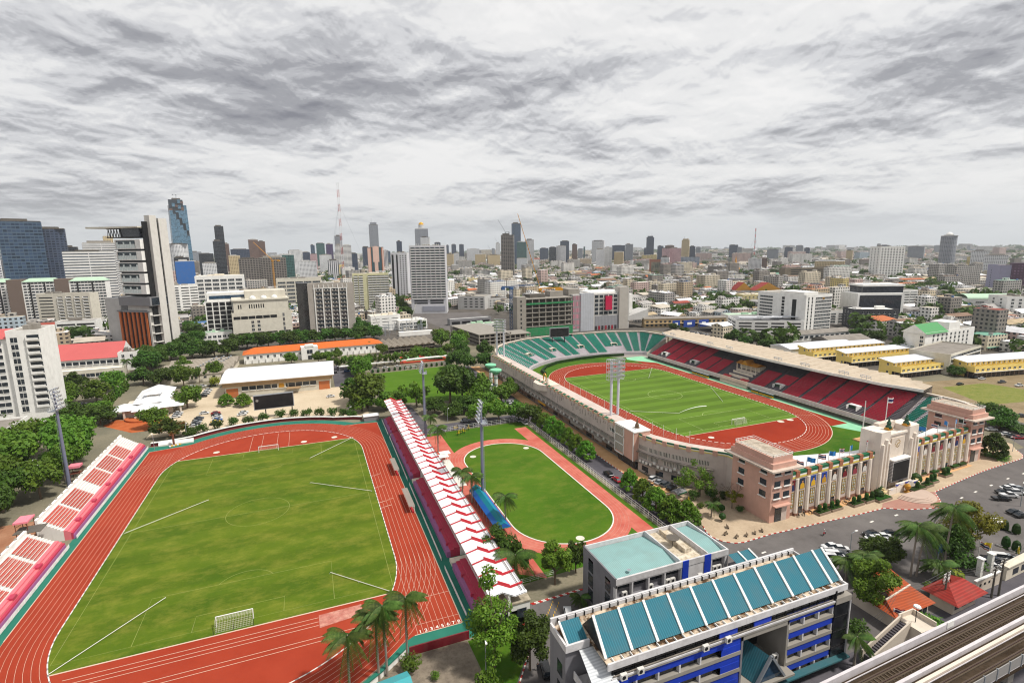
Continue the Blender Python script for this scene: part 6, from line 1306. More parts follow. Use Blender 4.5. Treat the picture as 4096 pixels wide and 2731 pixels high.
def crane(label,x,y,H,jib,ang,rise,col,lattice=1.6,group='construction cranes',hook=True):
 t=thing('construction_crane',label,'crane',(x,y,0),ang,group);s=lattice/2;q=MB();th=lattice*.13
 for a in(-s,s):
  for b in(-s,s):q.bar((a,b,0),(a,b,H),th)
 n=int(H/lattice/1.2)
 for k in range(n):z,z2=H*k/n,H*(k+1)/n;q.bar((-s,-s,z),(s,-s,z2),th*.7);q.bar((s,s,z),(-s,s,z2),th*.7);q.bar((-s,s,z),(-s,-s,z2),th*.7);q.bar((s,-s,z),(s,s,z2),th*.7)
 q.obj('mast',col,t);MB().box((-s*1.5,-s*1.5,H),(s*1.5,s*1.5,H+lattice)).obj('cab',col,t);q=MB();e=(jib*math.cos(rise),0,H+jib*math.sin(rise));s2=s*.7
 for o in((0,-s2,0),(0,s2,0),(0,0,s2*1.6)):q.bar((o[0],o[1],H+lattice+o[2]),(e[0],o[1]*.4,e[2]+lattice+o[2]*.5),th)
 n=int(jib/lattice/1.3)
 for k in range(n):
  u,v=k/n,(k+1)/n;q.bar((e[0]*u,-s2,H+lattice+(e[2]-H)*u),(e[0]*v,s2,H+lattice+(e[2]-H)*v),th*.7);q.bar((e[0]*u,0,H+lattice+s2*1.6+(e[2]-H)*u),(e[0]*v,0,H+lattice+(e[2]-H)*v),th*.7)
 q.obj('jib',col,t);q=MB();q.bar((0,0,H+lattice),(-jib*.28,0,H+lattice*1.2),lattice*.5);q.box((-jib*.3,-s,H),(-jib*.2,s,H+lattice));q.obj('counter_jib',col,t);return t
cy=paint('crane_yellow','#c98f1f',.5,amt=.2);cb=paint('crane_blue','#2a4f7c',.5,amt=.2);cw_=paint('crane_white','#b9b5ac',.5);
crane('mobile crane with white boom over the switch yard, left',84,345,3,27,2.6,1.15,cw_,1.2);crane('mobile crane with white boom over the switch yard, right',112,350,3,26,.6,1.1,cw_,1.2)
crane('blue lattice tower crane standing before the unfinished block',203,300,42,34,.05,.05,cb,2.4);crane('big yellow luffing crane leaning above the unfinished block',232,296,40,74,2.75,1.28,cy,2.2)
# unfinished buildings
def frame_block(name,label,x,y,w,d,floors,fh,rz,cols,net=None,base=0):
 t=thing(name,label,'construction site',(x,y,0),rz);slab=MB().box((-.6,-.6,0),(w+.6,d+.6,.55)).mesh('floor_slab',[conc]);cm=MB().box((-.4,-.4,.55),(.4,.4,fh)).mesh('column',[conc])
 for f in range(floors+1):
  link('floor_slab',slab,t,(0,0,f*fh))
  if f<floors:
   for c in range(cols+1):
    link('column',cm,t,(w*c/cols,.2,f*fh));
    if c%2==0:link('column',cm,t,(0,d*c/cols,f*fh))
 MB().box((1,5,0),(w-1,d-1,floors*fh)).obj('dark_core',darkconc,t)
 if net:
  for z0,z1 in net:MB().box((-.9,-.95,z0),(w+.9,-.8,z1)).obj('safety_net',paint('net_green','#1f7a4a',.7,amt=.4,scale=.4),t)
 return t
t=frame_block('unfinished_block','unfinished concrete block with bare floors and green net',206,271,48,28,8,4.3,.02,7,[(0.2,8.0),(29.5,31.2)]);landmark('the unfinished concrete block',230,275,25);MB().box((-9,-1,0),(0,9,37)).obj('stair_core',conc,t);MB().box((8,8,34.4),(24,20,38)).obj('roof_works',darkconc,t);MB().box((30,10,34.4),(44,22,40)).obj('roof_works',conc,t)
for k in range(8):link('window',winmesh('slot',1.4,2),t,(-5,-1,4+4*k))
frame_block('unfinished_deck','half built car park deck with open concrete floors',152,244,30,64,3,3.1,.12,6);frame_block('unfinished_deck','lower unfinished frame beside the green netted block',176,246,24,20,2,3.6,.05,5)
block('site_office','low white site sheds with green tops near deck','building',166,318,34,10,7,.05,white,palegreen,[('S','band',3,2,8,1.4,.5,6.5,.02,.98)]);block('long_canopy','long white roofed canopy block beyond the market yard','building',160,372,48,9,6,.05,grey,white,[('S','slot',4,1,9,3,.5,4.5,.02,.98)],bits=False)
# shopping mall
t=thing('shopping_mall','grey and white mall block with bright pink box on facade','mall',(259,279,0),-.06);landmark('the mall with the pink box',300,275,25);alum=stripes('alu_panel','#b9bcc3','#a9acb3',2.0,.85,0,.5)
MB().box((0,0,0),(62,34,36)).obj('wall',lightgrey,t);MB().box((8,-.9,0),(22,3,37)).obj('white_panel',alum,t);MB().box((0,-.3,3),(8,0,35)).obj('pink_glazing',facade('pink_glazing','#8f8488','#b05f74',1.4,6,.35,.7),t);MB().box((-2,6,0),(10,30,41)).obj('core',conc,t);MB().box((50,-1.5,0),(60,8,42)).obj('lift_tower',paint('lift_grey','#a8a39c',.8,amt=.2),t);MB().box((61.8,4,17),(68,30,34)).obj('white_box',white,t);MB().prism([(60,-.5),(84,-.5),(84,18),(60,18)],8,13,0,z1s=[12,18.5,18.5,12]).obj('wing_slab',lightgrey,t)
MB().box((20,2,36),(56,30,37.5)).obj('roof',white,t);MB().box((24,-.25,1.5),(50,-.02,14)).obj('ribbed_panel',stripes('zinc_rib','#9a9ba0','#85868b',1.6,.8,0,.5),t)
for r in range(5):
 for c in range(5):link('window',winmesh('grey',4.0,2.8),t,(25.5+5.2*c,0,15.5+4.1*r))
MB().box((34.5,-2.4,20),(41.5,-.1,33.5)).obj('pink_box',stripes('pink_ribs','#c31f4c','#a8183f',.9,.6,0,.5),t)
for k in range(7):MB().box((24+3.6*k,-.4,.2),(26.2+3.6*k,-.26,4.2)).obj('shopfront',paint('shop_red' if k%2 else 'shop_dark','#8d2030' if k%2 else '#2a2226',.5),t)
# rows of shophouses and parking behind the stadium
tanw=paint('tan_wall','#b59f7a',.85,dirt='#6f604a',amt=.35);pinkw=paint('pinkish_wall','#b08f84',.85,dirt='#6b574f',amt=.35)
t=block('shophouse_row','long tan shophouse row with grey roof behind blue hoardings','shophouses',336,270,84,10,8,-.33,tanw,roofgrey,[('S','grey',18,2,2.4,1.8,.5,7.6,.01,.99)],bits=False,lm='the long tan shophouse row');MB().box((0,-2.4,4),(84,0,4.4)).obj('ledge',tanw,t);MB().gable(0,0,84,10,8.9,10.4,over=.5).obj('ridge_roof',roofgrey,t)
for i,(x,w_)in enumerate(((352,9),(363,14),(379,12))):q=thing('hoarding',('left','middle','right')[i]+' blue advertising hoarding behind the stadium rim','billboard',(x,246-3*i,0));MB().box((0,0,2),(w_,.5,9)).obj('board',paint('hoarding_blue','#1f3f8f',.5,amt=.15),q);MB().box((1,.5,0),(1.5,1,3)).obj('post',steel,q);MB().obox((w_/2,-.1,4.5),(w_*.4,.1,2.4),0).obj('emblem',white,q)
t=block('arched_building','white building with arched windows and mint roof edge','building',421,246,56,16,10,-.3,white,palegreen,[('S','slot',10,2,2.4,2.6,.5,9.5,.02,.98)],lm='the white arched building')
t=block('parking_deck','white parking deck with sloping ramps and pale roof canopies','car park',386,199,58,34,12.5,-.55,white,grey,[('S','slot',4,4,11,1.3,.5,12,.02,.98),('W','slot',2,4,13,1.3,.5,12,.02,.98)],bits=False,lm='the white parking deck')
for k in range(3):MB().box((4+16*k,4+4*k,15),(26+16*k,12+4*k,15.4)).obj('canopy',whitesheet,t);MB().box((5+16*k,5+4*k,12.5),(5.5+16*k,5.5+4*k,15)).obj('post',steel,t);MB().box((24+16*k,11+4*k,12.5),(24.5+16*k,11.5+4*k,15)).obj('post',steel,t)
t=thing('carport','big white carport roof over rows of parked cars','carport',(374,216,0),-.1);MB().box((0,0,5.6),(32,22,6.1)).obj('roof',whitesheet,t)
for x in(1,16,31):
 for y in(1,21):MB().box((x-.3,y-.3,0),(x+.3,y+.3,5.6)).obj('column',steel,t)
t=block('office_slab','white ten storey block with dark ribbon windows behind stadium','office block',441,173,34,54,35,.02,white,conc,[('S','band',1,10,21,1.5,2,34,.34,1),('S','slot',2,10,1.4,2.6,2,34,.03,.3),('W','band',1,10,15,1.5,2,33,.03,.35),('W','slot',1,10,3,2.4,2,33,.5,.6),('W','slot',1,10,4.5,3.2,2,31,.7,.85)],lm='the white ten-storey block');MB().box((2,4,35),(20,30,38)).obj('plant_room',white,t);MB().lathe((22,-.1,31),[(1.2,0),(1.2,2)],4).obj('emblem',gold,t)
def shed(label,x,y,w,d,h,rz,wall=white,roof=whitesheet,rise=2.2,specs=(),group=None):
 t=thing('long_shed',label,'building',(x,y,0),rz,group);MB().box((.4,.4,0),(w-.4,d-.4,h)).obj('wall',wall,t);MB().gable(0,0,w,d,h,h+rise,over=.4).obj('roof',roof,t);grid(t,w,d,specs);return t
shed('long white row with grey tiled roof before ten-storey block',392,148,70,12,6,-.07,white,roofgrey,2.6,[('S','grey',12,1,3.4,2,2,5,.02,.98)]);shed('broad white metal shed roof above the grandstand',342,101,62,20,6.5,-.08,white,whitesheet,2.0,[('W','grey',3,1,3,2,2,5,.1,.9)]);shed('grey tiled shed beyond the white metal shed roof',398,112,40,20,6,-.08,conc,roofgrey,3)
yel=paint('yellow_wall','#e6cd79',.75,dirt='#9a8347',amt=.25)
def yellow(label,x,y,w,d,rz,lmk=None):
 t=thing('yellow_shophouses',label,'shophouses',(x,y,0),rz,'yellow shophouse rows');MB().box((0,5.5,0),(w,d,8.6)).obj('wall',yel,t);MB().box((0,0,3.6),(w,5.5,6.2)).obj('lower_storey',yel,t);MB().box((0,.8,0),(w,5.5,3.6)).obj('shopfront',facade('shop_dark_front','#6d5a4c','#1c1a1c',3.6,4,.8,1.2),t);MB().box((-.3,-1.0,3.4),(w+.3,0,3.7)).obj('awning',warm,t);q=MB();n=int(w/4)
 q.box((0,0,6.2),(w,.25,7.2))
 for k in range(n+1):q.box((w*k/n-.12,.25,6.2),(w*k/n+.12,5.5,7.2))
 q.obj('parapet',yel,t);q=MB();q.quad((-.6,4.6,9.0),(w+.6,4.6,9.0),(w+.6,d+.6,10.4),(-.6,d+.6,10.4));q.quad((-.6,4.6,8.7),(w+.6,4.6,8.7),(w+.6,4.6,9.0),(-.6,4.6,9.0));q.quad((-.6,d+.6,8.6),(-.6,4.6,8.6),(-.6,4.6,9),(-.6,d+.6,10.4),m=1);q.obj('roof',[whitesheet,yel],t);wm=winmesh('pane',1.9,1.1);w2=winmesh('pane',1.1,1.4)
 for k in range(n):link('window',wm,t,(w*(k+.5)/n,0,4.5));link('window',w2,t,(w*(k+.3)/n,5.5,6.9));
 for k in range(n):MB().box((w*(k+.65)/n,5.42,6.3),(w*(k+.65)/n+.9,5.49,8.4)).obj('door',white,t)
 for z in(2,6.8):link('window',w2,t,(0,d*.6,z),-math.pi/2)
 if lmk:landmark(lmk,x+w/2,y+d/2,7)
yellow('longest yellow shophouse row under pale metal roof above grandstand',344,84,70,13,-.09,'the longest yellow row');yellow('second yellow shophouse row partly hidden by the next row',352,62,62,12,-.09);yellow('third yellow shophouse row with roof terraces near rubble lot',351,30,66,14,-.06,'the third yellow row');yellow('yellow shophouse row with car ports at right edge',391,13,70,15,-.16,'the right edge yellow row')
t=block('green_roof_block','white seven storey block with green gabled roof end','apartment block',414.5,56,62,14,19,.06,white,conc,[('S','pane',9,6,1.9,1.8,1.5,18.5,.12,.9),('W','pane',1,6,2,1.8,1.5,18,.75,.95)],lm='the green-gabled block',bits=False);MB().gable(0,-.5,26,15,19,25,0,'x',1,.6).obj('green_roof',[paint('roof_green','#3f8a4f',.6,amt=.2),white],t);MB().box((30,1,19),(44,13,25)).obj('plant_room',white,t)
block('grey_annexe','five storey grey annexe with white railing bands','building',388,25,52,22,12,.2,warm,roofgrey,[('S','band',5,4,9.5,1.6,1,12,.02,.98)],bits=False)
t=thing('glass_office','dark glass office in white frame right of ten-storey block','office block',(566,214,0),-.42);landmark('the dark glass office',590,215,22);MB().box((0,0,0),(48,32,29)).obj('wall',white,t);MB().box((2,-.2,4),(45,-.02,27)).obj('curtain_wall',glass('curtain_glass','#20242b',.06),t);MB().box((48,2,3),(48.2,30,27)).obj('side_glass',MATS['curtain_glass'],t);MB().box((8,6,29),(50,30,36)).obj('upper_box',MATS['curtain_glass'],t);MB().box((7,5,36),(51,31,38)).obj('roof',white,t)
block('framed_flats','charcoal flats with white window frames and white roofs','apartment block',512,178,40,22,18,-.5,paint('charcoal','#3a3b40',.8,amt=.2),white,[('S','pane',8,5,2.0,2.2,2,17,.03,.98),('W','pane',3,5,2,2,2,17,.1,.9)]);block('white_flats','plain white flats joined left of charcoal flats','apartment block',512,208,26,20,13,-.3,white,conc,[('S','band',2,4,9,1.3,1,12,.03,.97)]);block('terrace_flats','white flats with stacked terraces behind the dark glass office','apartment block',674,238,20,30,26,-.3,white,conc,[('S','balc',2,8,9,1.8,1,25,.02,.98),('W','balc',2,8,11,1.8,1,25,.02,.98)]);block('brown_flats','plain brown walled house beside stacked terraces','building',690,232,14,18,15,-.3,paint('brown_plain','#8a7560',.85),conc,[])
block('grey_tower','tall white hotel slab with window rows beyond right district','hotel',1225,640,52,40,74,-.45,white,conc,[('S','slot',8,19,3.2,1.6,4,72,.02,.98),('W','slot',3,19,3.2,1.6,4,72,.05,.95)],lm='the tall white hotel slab');t=block('purple_block','purple and lilac stepped block at right edge','hospital',1000,306,60,40,46,-.75,paint('lilac_wall2','#9290a6',.8,amt=.2),conc,[('W','slot',1,10,2,2,2,40,.2,.5)]);MB().box((14,-1,0),(60,8,50)).obj('purple_bay',facade('purple_bay','#4a2f45','#6b5468',4,4,.5,.5),t)
block('corner_flats','white flats with square windows at right edge','apartment block',702,150,40,26,24,-.5,white,conc,[('S','pane',5,6,2.6,1.8,2,23,.05,.95),('W','pane',2,6,2.4,1.8,2,23,.1,.9)],lm='the white flats at the right edge');t=thing('barrel_hall','white hall with pale green barrel roof at right','hall',(742,206,0),-.5);MB().box((0,0,0),(56,24,16)).obj('wall',white,t);q=MB();P=[(12-13*math.cos(a),16+5*math.sin(a))for a in np.linspace(0,math.pi,9)];q.strip([(57,y,z)for y,z in P],[(-1,y,z)for y,z in P]);q.obj('roof',palegreen,t);grid(t,56,24,[('S','band',3,3,9,1.6,1,14,.1,.9)])
block('derelict_block','long derelict brown concrete block with gallery floors','apartment block',998,690,118,20,30,-.22,paint('derelict','#7d7260',.9,dirt='#3a342a',amt=.6,scale=.1),darkconc,[('S','slot',14,6,6.4,2.2,2,29,.12,.9)],lm='the derelict brown block')
block('cream_flats','cream stepped flats with blue roof tank in middle right','apartment block',780,556,44,24,22,-.25,cream,paint('roof_blue','#4a6fa0',.6),[('S','pane',7,5,2,1.6,1,21,.03,.97)],lm='the cream stepped flats');block('cream_flats','yellowish cream flats beside trees in middle right','apartment block',566,372,34,22,15,-.3,paint('cream_yellow','#c9bd8c',.8),cream,[('S','pane',6,4,1.8,1.5,1,14,.03,.97)]);shed('white terrace row with hipped roof among low tenements',508,398,44,12,7,-.35,white,whitesheet,2,[('S','pane',9,2,2,1.6,.5,6.5,.02,.98)]);shed('big brown barn roof among the low tenements',540,500,46,26,8,-.3,brownw,roofgrey,4)
block('row_housing','grey new row housing with angled party walls','apartment block',210,520,38,40,17,-.6,lightgrey,conc,[('S','slot',4,4,4,1.4,2,16,.2,1)]);block('row_housing','row housing with dark pitched roofs right of condominium','apartment block',246,512,34,24,13,.1,lightgrey,darkconc,[('S','pane',6,3,2,1.6,1,12,.02,.98)])
block('blue_roof_school','white school with long blue roof line at right','school',1440,690,90,24,17,-.75,white,paint('roof_royal','#2f4a9a',.6),[('S','band',7,4,10,2,1,16,.02,.98)])
t=block('grey_arcade_block','blue grey office with arcade before the skyline','office block',1258,1390,92,40,42,-.25,facade('arcade_wall','#7d8590','#37404c',5,4,.7,.6),conc,[('S','slot',14,1,4.4,6,1,9,.02,.98)]);block('red_roof_hotel','white block with red roof line left of the skyline billboard','hotel',1205,1578,56,30,29,-.3,white,redroof,[('S','slot',7,6,3.6,2,2,27,.02,.98)])
# elevated expressway
ex=[at('c',*p)+(14.0,)for p in((120,605),(400,632),(640,655),(850,662),(1100,685),(1340,700),(1560,712),(1900,745))];t=thing('expressway','grey elevated expressway running through the low district','expressway',(ex[0][0],ex[0][1],0));o0=ex[0];q=MB()
for a,b in zip(ex,ex[1:]):q.bar((a[0]-o0[0],a[1]-o0[1],13),(b[0]-o0[0],b[1]-o0[1],13),24,2.0,0);q.bar((a[0]-o0[0],a[1]-o0[1],14.3),(b[0]-o0[0],b[1]-o0[1],14.3),22,.6,1)
q.obj('deck',[conc,asphalt_d],t);pm=MB().box((-2,-2,0),(2,2,12)).mesh('pier',[conc])
for a,b in zip(ex,ex[1:]):
 for k in range(3):u=k/3;link('pier',pm,t,(a[0]+(b[0]-a[0])*u-o0[0],a[1]+(b[1]-a[1])*u-o0[1],0))
landmark('the elevated expressway',*ex[3][:2],14)
# ------------------------------------------------------------------ skyline
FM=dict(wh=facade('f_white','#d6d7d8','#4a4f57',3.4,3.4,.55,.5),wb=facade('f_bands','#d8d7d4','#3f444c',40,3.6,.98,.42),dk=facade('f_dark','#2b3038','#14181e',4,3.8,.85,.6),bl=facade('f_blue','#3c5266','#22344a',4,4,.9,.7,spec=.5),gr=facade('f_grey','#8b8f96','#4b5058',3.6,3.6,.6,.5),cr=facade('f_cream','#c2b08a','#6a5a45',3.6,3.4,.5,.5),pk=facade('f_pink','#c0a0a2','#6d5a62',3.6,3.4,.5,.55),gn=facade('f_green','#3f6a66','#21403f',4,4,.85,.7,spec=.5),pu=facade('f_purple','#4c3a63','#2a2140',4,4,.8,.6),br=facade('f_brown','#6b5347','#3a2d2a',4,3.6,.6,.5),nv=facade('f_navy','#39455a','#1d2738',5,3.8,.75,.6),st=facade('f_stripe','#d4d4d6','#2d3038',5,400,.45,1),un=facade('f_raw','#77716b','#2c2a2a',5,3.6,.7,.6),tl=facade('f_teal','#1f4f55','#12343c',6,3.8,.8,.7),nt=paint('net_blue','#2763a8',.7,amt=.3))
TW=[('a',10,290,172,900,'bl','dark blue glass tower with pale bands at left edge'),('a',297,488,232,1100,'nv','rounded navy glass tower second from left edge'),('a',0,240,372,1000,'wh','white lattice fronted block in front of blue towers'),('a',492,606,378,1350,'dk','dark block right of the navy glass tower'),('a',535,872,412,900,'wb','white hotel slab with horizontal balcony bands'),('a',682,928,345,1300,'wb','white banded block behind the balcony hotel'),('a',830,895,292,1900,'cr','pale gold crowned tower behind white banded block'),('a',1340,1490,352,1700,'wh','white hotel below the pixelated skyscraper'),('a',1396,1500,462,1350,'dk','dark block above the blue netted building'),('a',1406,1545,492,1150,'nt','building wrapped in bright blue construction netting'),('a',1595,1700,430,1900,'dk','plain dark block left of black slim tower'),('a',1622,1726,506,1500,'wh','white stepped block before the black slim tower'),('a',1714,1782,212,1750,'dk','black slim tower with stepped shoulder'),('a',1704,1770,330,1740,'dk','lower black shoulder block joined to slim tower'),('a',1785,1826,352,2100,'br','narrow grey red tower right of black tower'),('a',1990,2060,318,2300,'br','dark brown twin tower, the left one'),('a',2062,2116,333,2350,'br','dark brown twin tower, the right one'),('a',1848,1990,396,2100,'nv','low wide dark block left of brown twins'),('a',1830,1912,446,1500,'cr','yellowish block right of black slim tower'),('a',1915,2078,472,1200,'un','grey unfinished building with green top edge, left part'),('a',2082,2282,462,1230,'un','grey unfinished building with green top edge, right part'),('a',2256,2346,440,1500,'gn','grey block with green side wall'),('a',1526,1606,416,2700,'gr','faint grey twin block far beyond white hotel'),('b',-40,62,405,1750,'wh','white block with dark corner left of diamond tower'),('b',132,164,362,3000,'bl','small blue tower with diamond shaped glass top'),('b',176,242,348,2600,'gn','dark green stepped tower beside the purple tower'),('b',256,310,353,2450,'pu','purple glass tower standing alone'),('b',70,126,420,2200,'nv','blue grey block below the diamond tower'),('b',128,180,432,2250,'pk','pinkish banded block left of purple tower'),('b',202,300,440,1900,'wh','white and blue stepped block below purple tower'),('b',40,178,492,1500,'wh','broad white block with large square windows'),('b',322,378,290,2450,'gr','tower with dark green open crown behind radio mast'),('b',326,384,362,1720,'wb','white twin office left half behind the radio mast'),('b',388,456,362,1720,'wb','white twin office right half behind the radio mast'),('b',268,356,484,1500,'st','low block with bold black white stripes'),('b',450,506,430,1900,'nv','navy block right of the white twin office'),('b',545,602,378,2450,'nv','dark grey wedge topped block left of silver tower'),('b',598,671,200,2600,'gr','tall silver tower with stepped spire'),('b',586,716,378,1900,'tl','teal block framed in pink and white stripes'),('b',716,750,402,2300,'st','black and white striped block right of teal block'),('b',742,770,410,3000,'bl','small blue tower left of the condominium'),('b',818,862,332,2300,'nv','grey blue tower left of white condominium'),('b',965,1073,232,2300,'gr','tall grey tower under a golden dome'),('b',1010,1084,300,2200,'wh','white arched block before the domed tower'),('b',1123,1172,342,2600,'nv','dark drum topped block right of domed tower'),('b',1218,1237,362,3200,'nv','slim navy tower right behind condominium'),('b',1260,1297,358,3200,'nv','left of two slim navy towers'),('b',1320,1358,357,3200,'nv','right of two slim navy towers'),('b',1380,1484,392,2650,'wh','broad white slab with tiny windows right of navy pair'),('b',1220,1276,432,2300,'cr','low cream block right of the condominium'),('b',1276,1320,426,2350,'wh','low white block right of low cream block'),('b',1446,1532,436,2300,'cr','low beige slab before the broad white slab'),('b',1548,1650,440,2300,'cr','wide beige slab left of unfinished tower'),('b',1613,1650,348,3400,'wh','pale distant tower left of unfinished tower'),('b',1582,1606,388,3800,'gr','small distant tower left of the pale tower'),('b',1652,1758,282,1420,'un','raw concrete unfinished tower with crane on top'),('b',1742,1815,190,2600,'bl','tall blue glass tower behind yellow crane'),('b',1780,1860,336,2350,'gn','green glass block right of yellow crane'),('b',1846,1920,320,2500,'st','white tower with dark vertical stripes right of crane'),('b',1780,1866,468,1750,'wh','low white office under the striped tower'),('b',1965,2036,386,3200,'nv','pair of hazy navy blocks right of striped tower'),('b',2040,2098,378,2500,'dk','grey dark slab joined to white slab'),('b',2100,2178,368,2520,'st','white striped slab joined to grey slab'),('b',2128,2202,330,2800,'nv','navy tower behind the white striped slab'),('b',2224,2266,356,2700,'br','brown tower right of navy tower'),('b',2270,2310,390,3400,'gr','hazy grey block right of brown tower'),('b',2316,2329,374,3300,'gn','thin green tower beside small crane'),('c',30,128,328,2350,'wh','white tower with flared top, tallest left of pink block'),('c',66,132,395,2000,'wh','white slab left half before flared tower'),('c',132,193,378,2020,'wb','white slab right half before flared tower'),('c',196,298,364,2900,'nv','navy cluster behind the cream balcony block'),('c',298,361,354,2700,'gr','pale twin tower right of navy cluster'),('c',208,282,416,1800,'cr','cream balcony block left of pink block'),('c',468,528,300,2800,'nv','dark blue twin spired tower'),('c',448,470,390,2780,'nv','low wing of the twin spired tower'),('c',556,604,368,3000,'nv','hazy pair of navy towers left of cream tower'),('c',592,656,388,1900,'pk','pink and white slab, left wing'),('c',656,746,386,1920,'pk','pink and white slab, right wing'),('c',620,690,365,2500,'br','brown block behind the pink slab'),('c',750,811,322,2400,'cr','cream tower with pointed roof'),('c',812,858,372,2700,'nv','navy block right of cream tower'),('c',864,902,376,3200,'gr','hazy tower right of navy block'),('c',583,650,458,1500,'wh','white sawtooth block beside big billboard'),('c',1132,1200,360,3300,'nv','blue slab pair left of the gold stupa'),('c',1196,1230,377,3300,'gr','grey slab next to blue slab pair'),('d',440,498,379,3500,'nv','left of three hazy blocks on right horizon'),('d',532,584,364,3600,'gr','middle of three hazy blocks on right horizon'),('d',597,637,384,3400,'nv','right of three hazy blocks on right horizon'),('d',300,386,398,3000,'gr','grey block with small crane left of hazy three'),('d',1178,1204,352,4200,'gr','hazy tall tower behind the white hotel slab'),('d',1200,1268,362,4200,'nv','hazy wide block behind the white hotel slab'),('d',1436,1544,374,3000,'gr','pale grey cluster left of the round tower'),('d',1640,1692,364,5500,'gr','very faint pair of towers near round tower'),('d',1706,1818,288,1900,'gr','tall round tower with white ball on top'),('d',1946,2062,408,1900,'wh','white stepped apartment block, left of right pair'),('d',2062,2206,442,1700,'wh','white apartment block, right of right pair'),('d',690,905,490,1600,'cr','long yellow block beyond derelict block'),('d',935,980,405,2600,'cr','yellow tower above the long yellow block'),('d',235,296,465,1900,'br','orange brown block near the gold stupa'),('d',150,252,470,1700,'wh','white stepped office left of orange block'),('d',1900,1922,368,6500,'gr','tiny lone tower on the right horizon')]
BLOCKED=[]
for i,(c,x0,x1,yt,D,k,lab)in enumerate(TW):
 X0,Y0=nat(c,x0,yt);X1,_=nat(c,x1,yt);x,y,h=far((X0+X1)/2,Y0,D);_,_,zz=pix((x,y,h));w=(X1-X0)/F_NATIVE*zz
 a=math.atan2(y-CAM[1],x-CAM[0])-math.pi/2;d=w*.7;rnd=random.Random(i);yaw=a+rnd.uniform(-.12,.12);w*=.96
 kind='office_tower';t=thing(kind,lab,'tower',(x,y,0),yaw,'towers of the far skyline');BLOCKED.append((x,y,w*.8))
 mb=MB()
 if 'pixelated' in lab or 'round' in lab[:12]or 'rounded' in lab:mb.lathe((0,w/2,0),[(w/2,0),(w/2,h)],20,0)
 else:mb.box((-w/2,0,0),(w/2,d,h),0)
 mb.obj('wall',FM[k],t);q=MB();e=max(2.5,h*.03);r_=rnd.uniform(.25,.4)
 q.box((-w/2*.98,.3,h),(w/2*.98,d,h+e*.3));q.box((-w*r_,d*.2,h+e*.3),(w*rnd.uniform(.1,.35),d*.8,h+e*rnd.uniform(.8,1.6)))
 q.obj('roof',(lightgrey,darkconc,conc)[i%3]if k not in('dk','nv','bl')else darkconc,t)
 if 'golden dome' in lab:MB().lathe((0,d/2,h+e),[(w*.22,0),(w*.22,e*2.5)],16).obj('drum',FM['wh'],t);MB().lathe((0,d/2,h+e*3.5),[(w*.2,0),(w*.19,w*.09),(w*.12,w*.17),(1,w*.22)],16).obj('dome',paint('dome_gold','#d9a520',.35,metal=.5,amt=.05),t)
 if 'white ball' in lab:MB().lathe((0,w/2,h),[(w*.1,0),(w*.2,w*.08),(w*.21,w*.16),(w*.1,w*.26),(.3,w*.3)],16).obj('ball',white,t)
 if 'twin spired' in lab or 'stepped spire' in lab or 'pointed' in lab:MB().box((-w*.36,d*.1,h),(w*.36,d*.9,h+e*2)).obj('upper_tier',FM[k],t);MB().bar((-w*.2,d/2,h),(-w*.2,d/2,h+e*5),w*.03).bar((w*.2,d/2,h),(w*.2,d/2,h+e*(5 if 'twin' in lab else 3)),w*.03).obj('spire',steel,t)
 if 'pink and white stripes' in lab:MB().box((-w/2,-.6,0),(-w*.32,d,h*.98)).box((w*.4,-.6,0),(w/2,d,h*.98)).obj('edge_stripe',paint('stripe_pink','#d8b4a4',.7),t);MB().box((-w*.1,-.7,0),(w*.12,0,h*1.04)).box((-w*.18,-.8,h*.45),(w*.2,0,h*1.02)).obj('centre_pylon',MATS['stripe_pink'],t);MB().box((-w*.32,-.7,0),(-w*.29,d,h)).box((w*.36,-.7,0),(w*.39,d,h)).obj('red_stripe',orangef,t)
 if 'unfinished tower' in lab:crane('thin grey crane on top of the raw concrete tower',x,y+d/2,h+6,40,2.4,1.0,steel,2.2)
 # the pixelated skyscraper
x,y,h=far(*nat('a',1410,0),2000);wpx=(1445-1347)/2/F_NATIVE*pix((x,y,h))[2];t=thing('pixel_skyscraper','very tall blue glass skyscraper with pixelated notches and crane on top','skyscraper',(x,y,0),.3);landmark('the pixelated skyscraper',x,y,h*.7)
FM['px']=facade('f_px','#5b7f95','#3f6076',3,4,.9,.75,spec=.5);rnd=random.Random(9);W2=wpx*.62;mb=MB();nz=44;cells=[]
for k in range(nz):
 z0,z1=h*k/nz,h*(k+1)/nz;u=k/nz;s=W2*(1.08-.12*u);tw=u*5.2
 for q in range(6):
  for e in range(2):
   xa=-s+2*s*q/6;ya=-s*.75 if e==0 else 0;cut=abs(((q/6*2.2+tw)%3.2)-1.6)<.22 or(u>.86 and rnd.random()<(u-.8)*2.6)
   if e==0 and cut:mb.box((xa,ya+s*.3,z0),(xa+s/3,0,z1),1)
   elif not(u>.93 and q in(0,5)):mb.box((xa,ya,z0),(xa+s/3,ya+s*.75,z1),0 if u<.86 or q%2 else 2)
mb.obj('wall',[FM['px'],darkglass,FM['br']],t);MB().box((-W2*.5,-W2*.4,h),(W2*.4,W2*.3,h*1.02)).obj('roof',darkconc,t);crane('thin tower crane on top of pixelated skyscraper',x,y,h+14,34,.2,.05,steel,2.4)
crane('white crane with raised boom left of the unfinished grey building',*far(*nat('a',2190,600),1150)[:2],62,52,2.6,.75,cy,2.2)
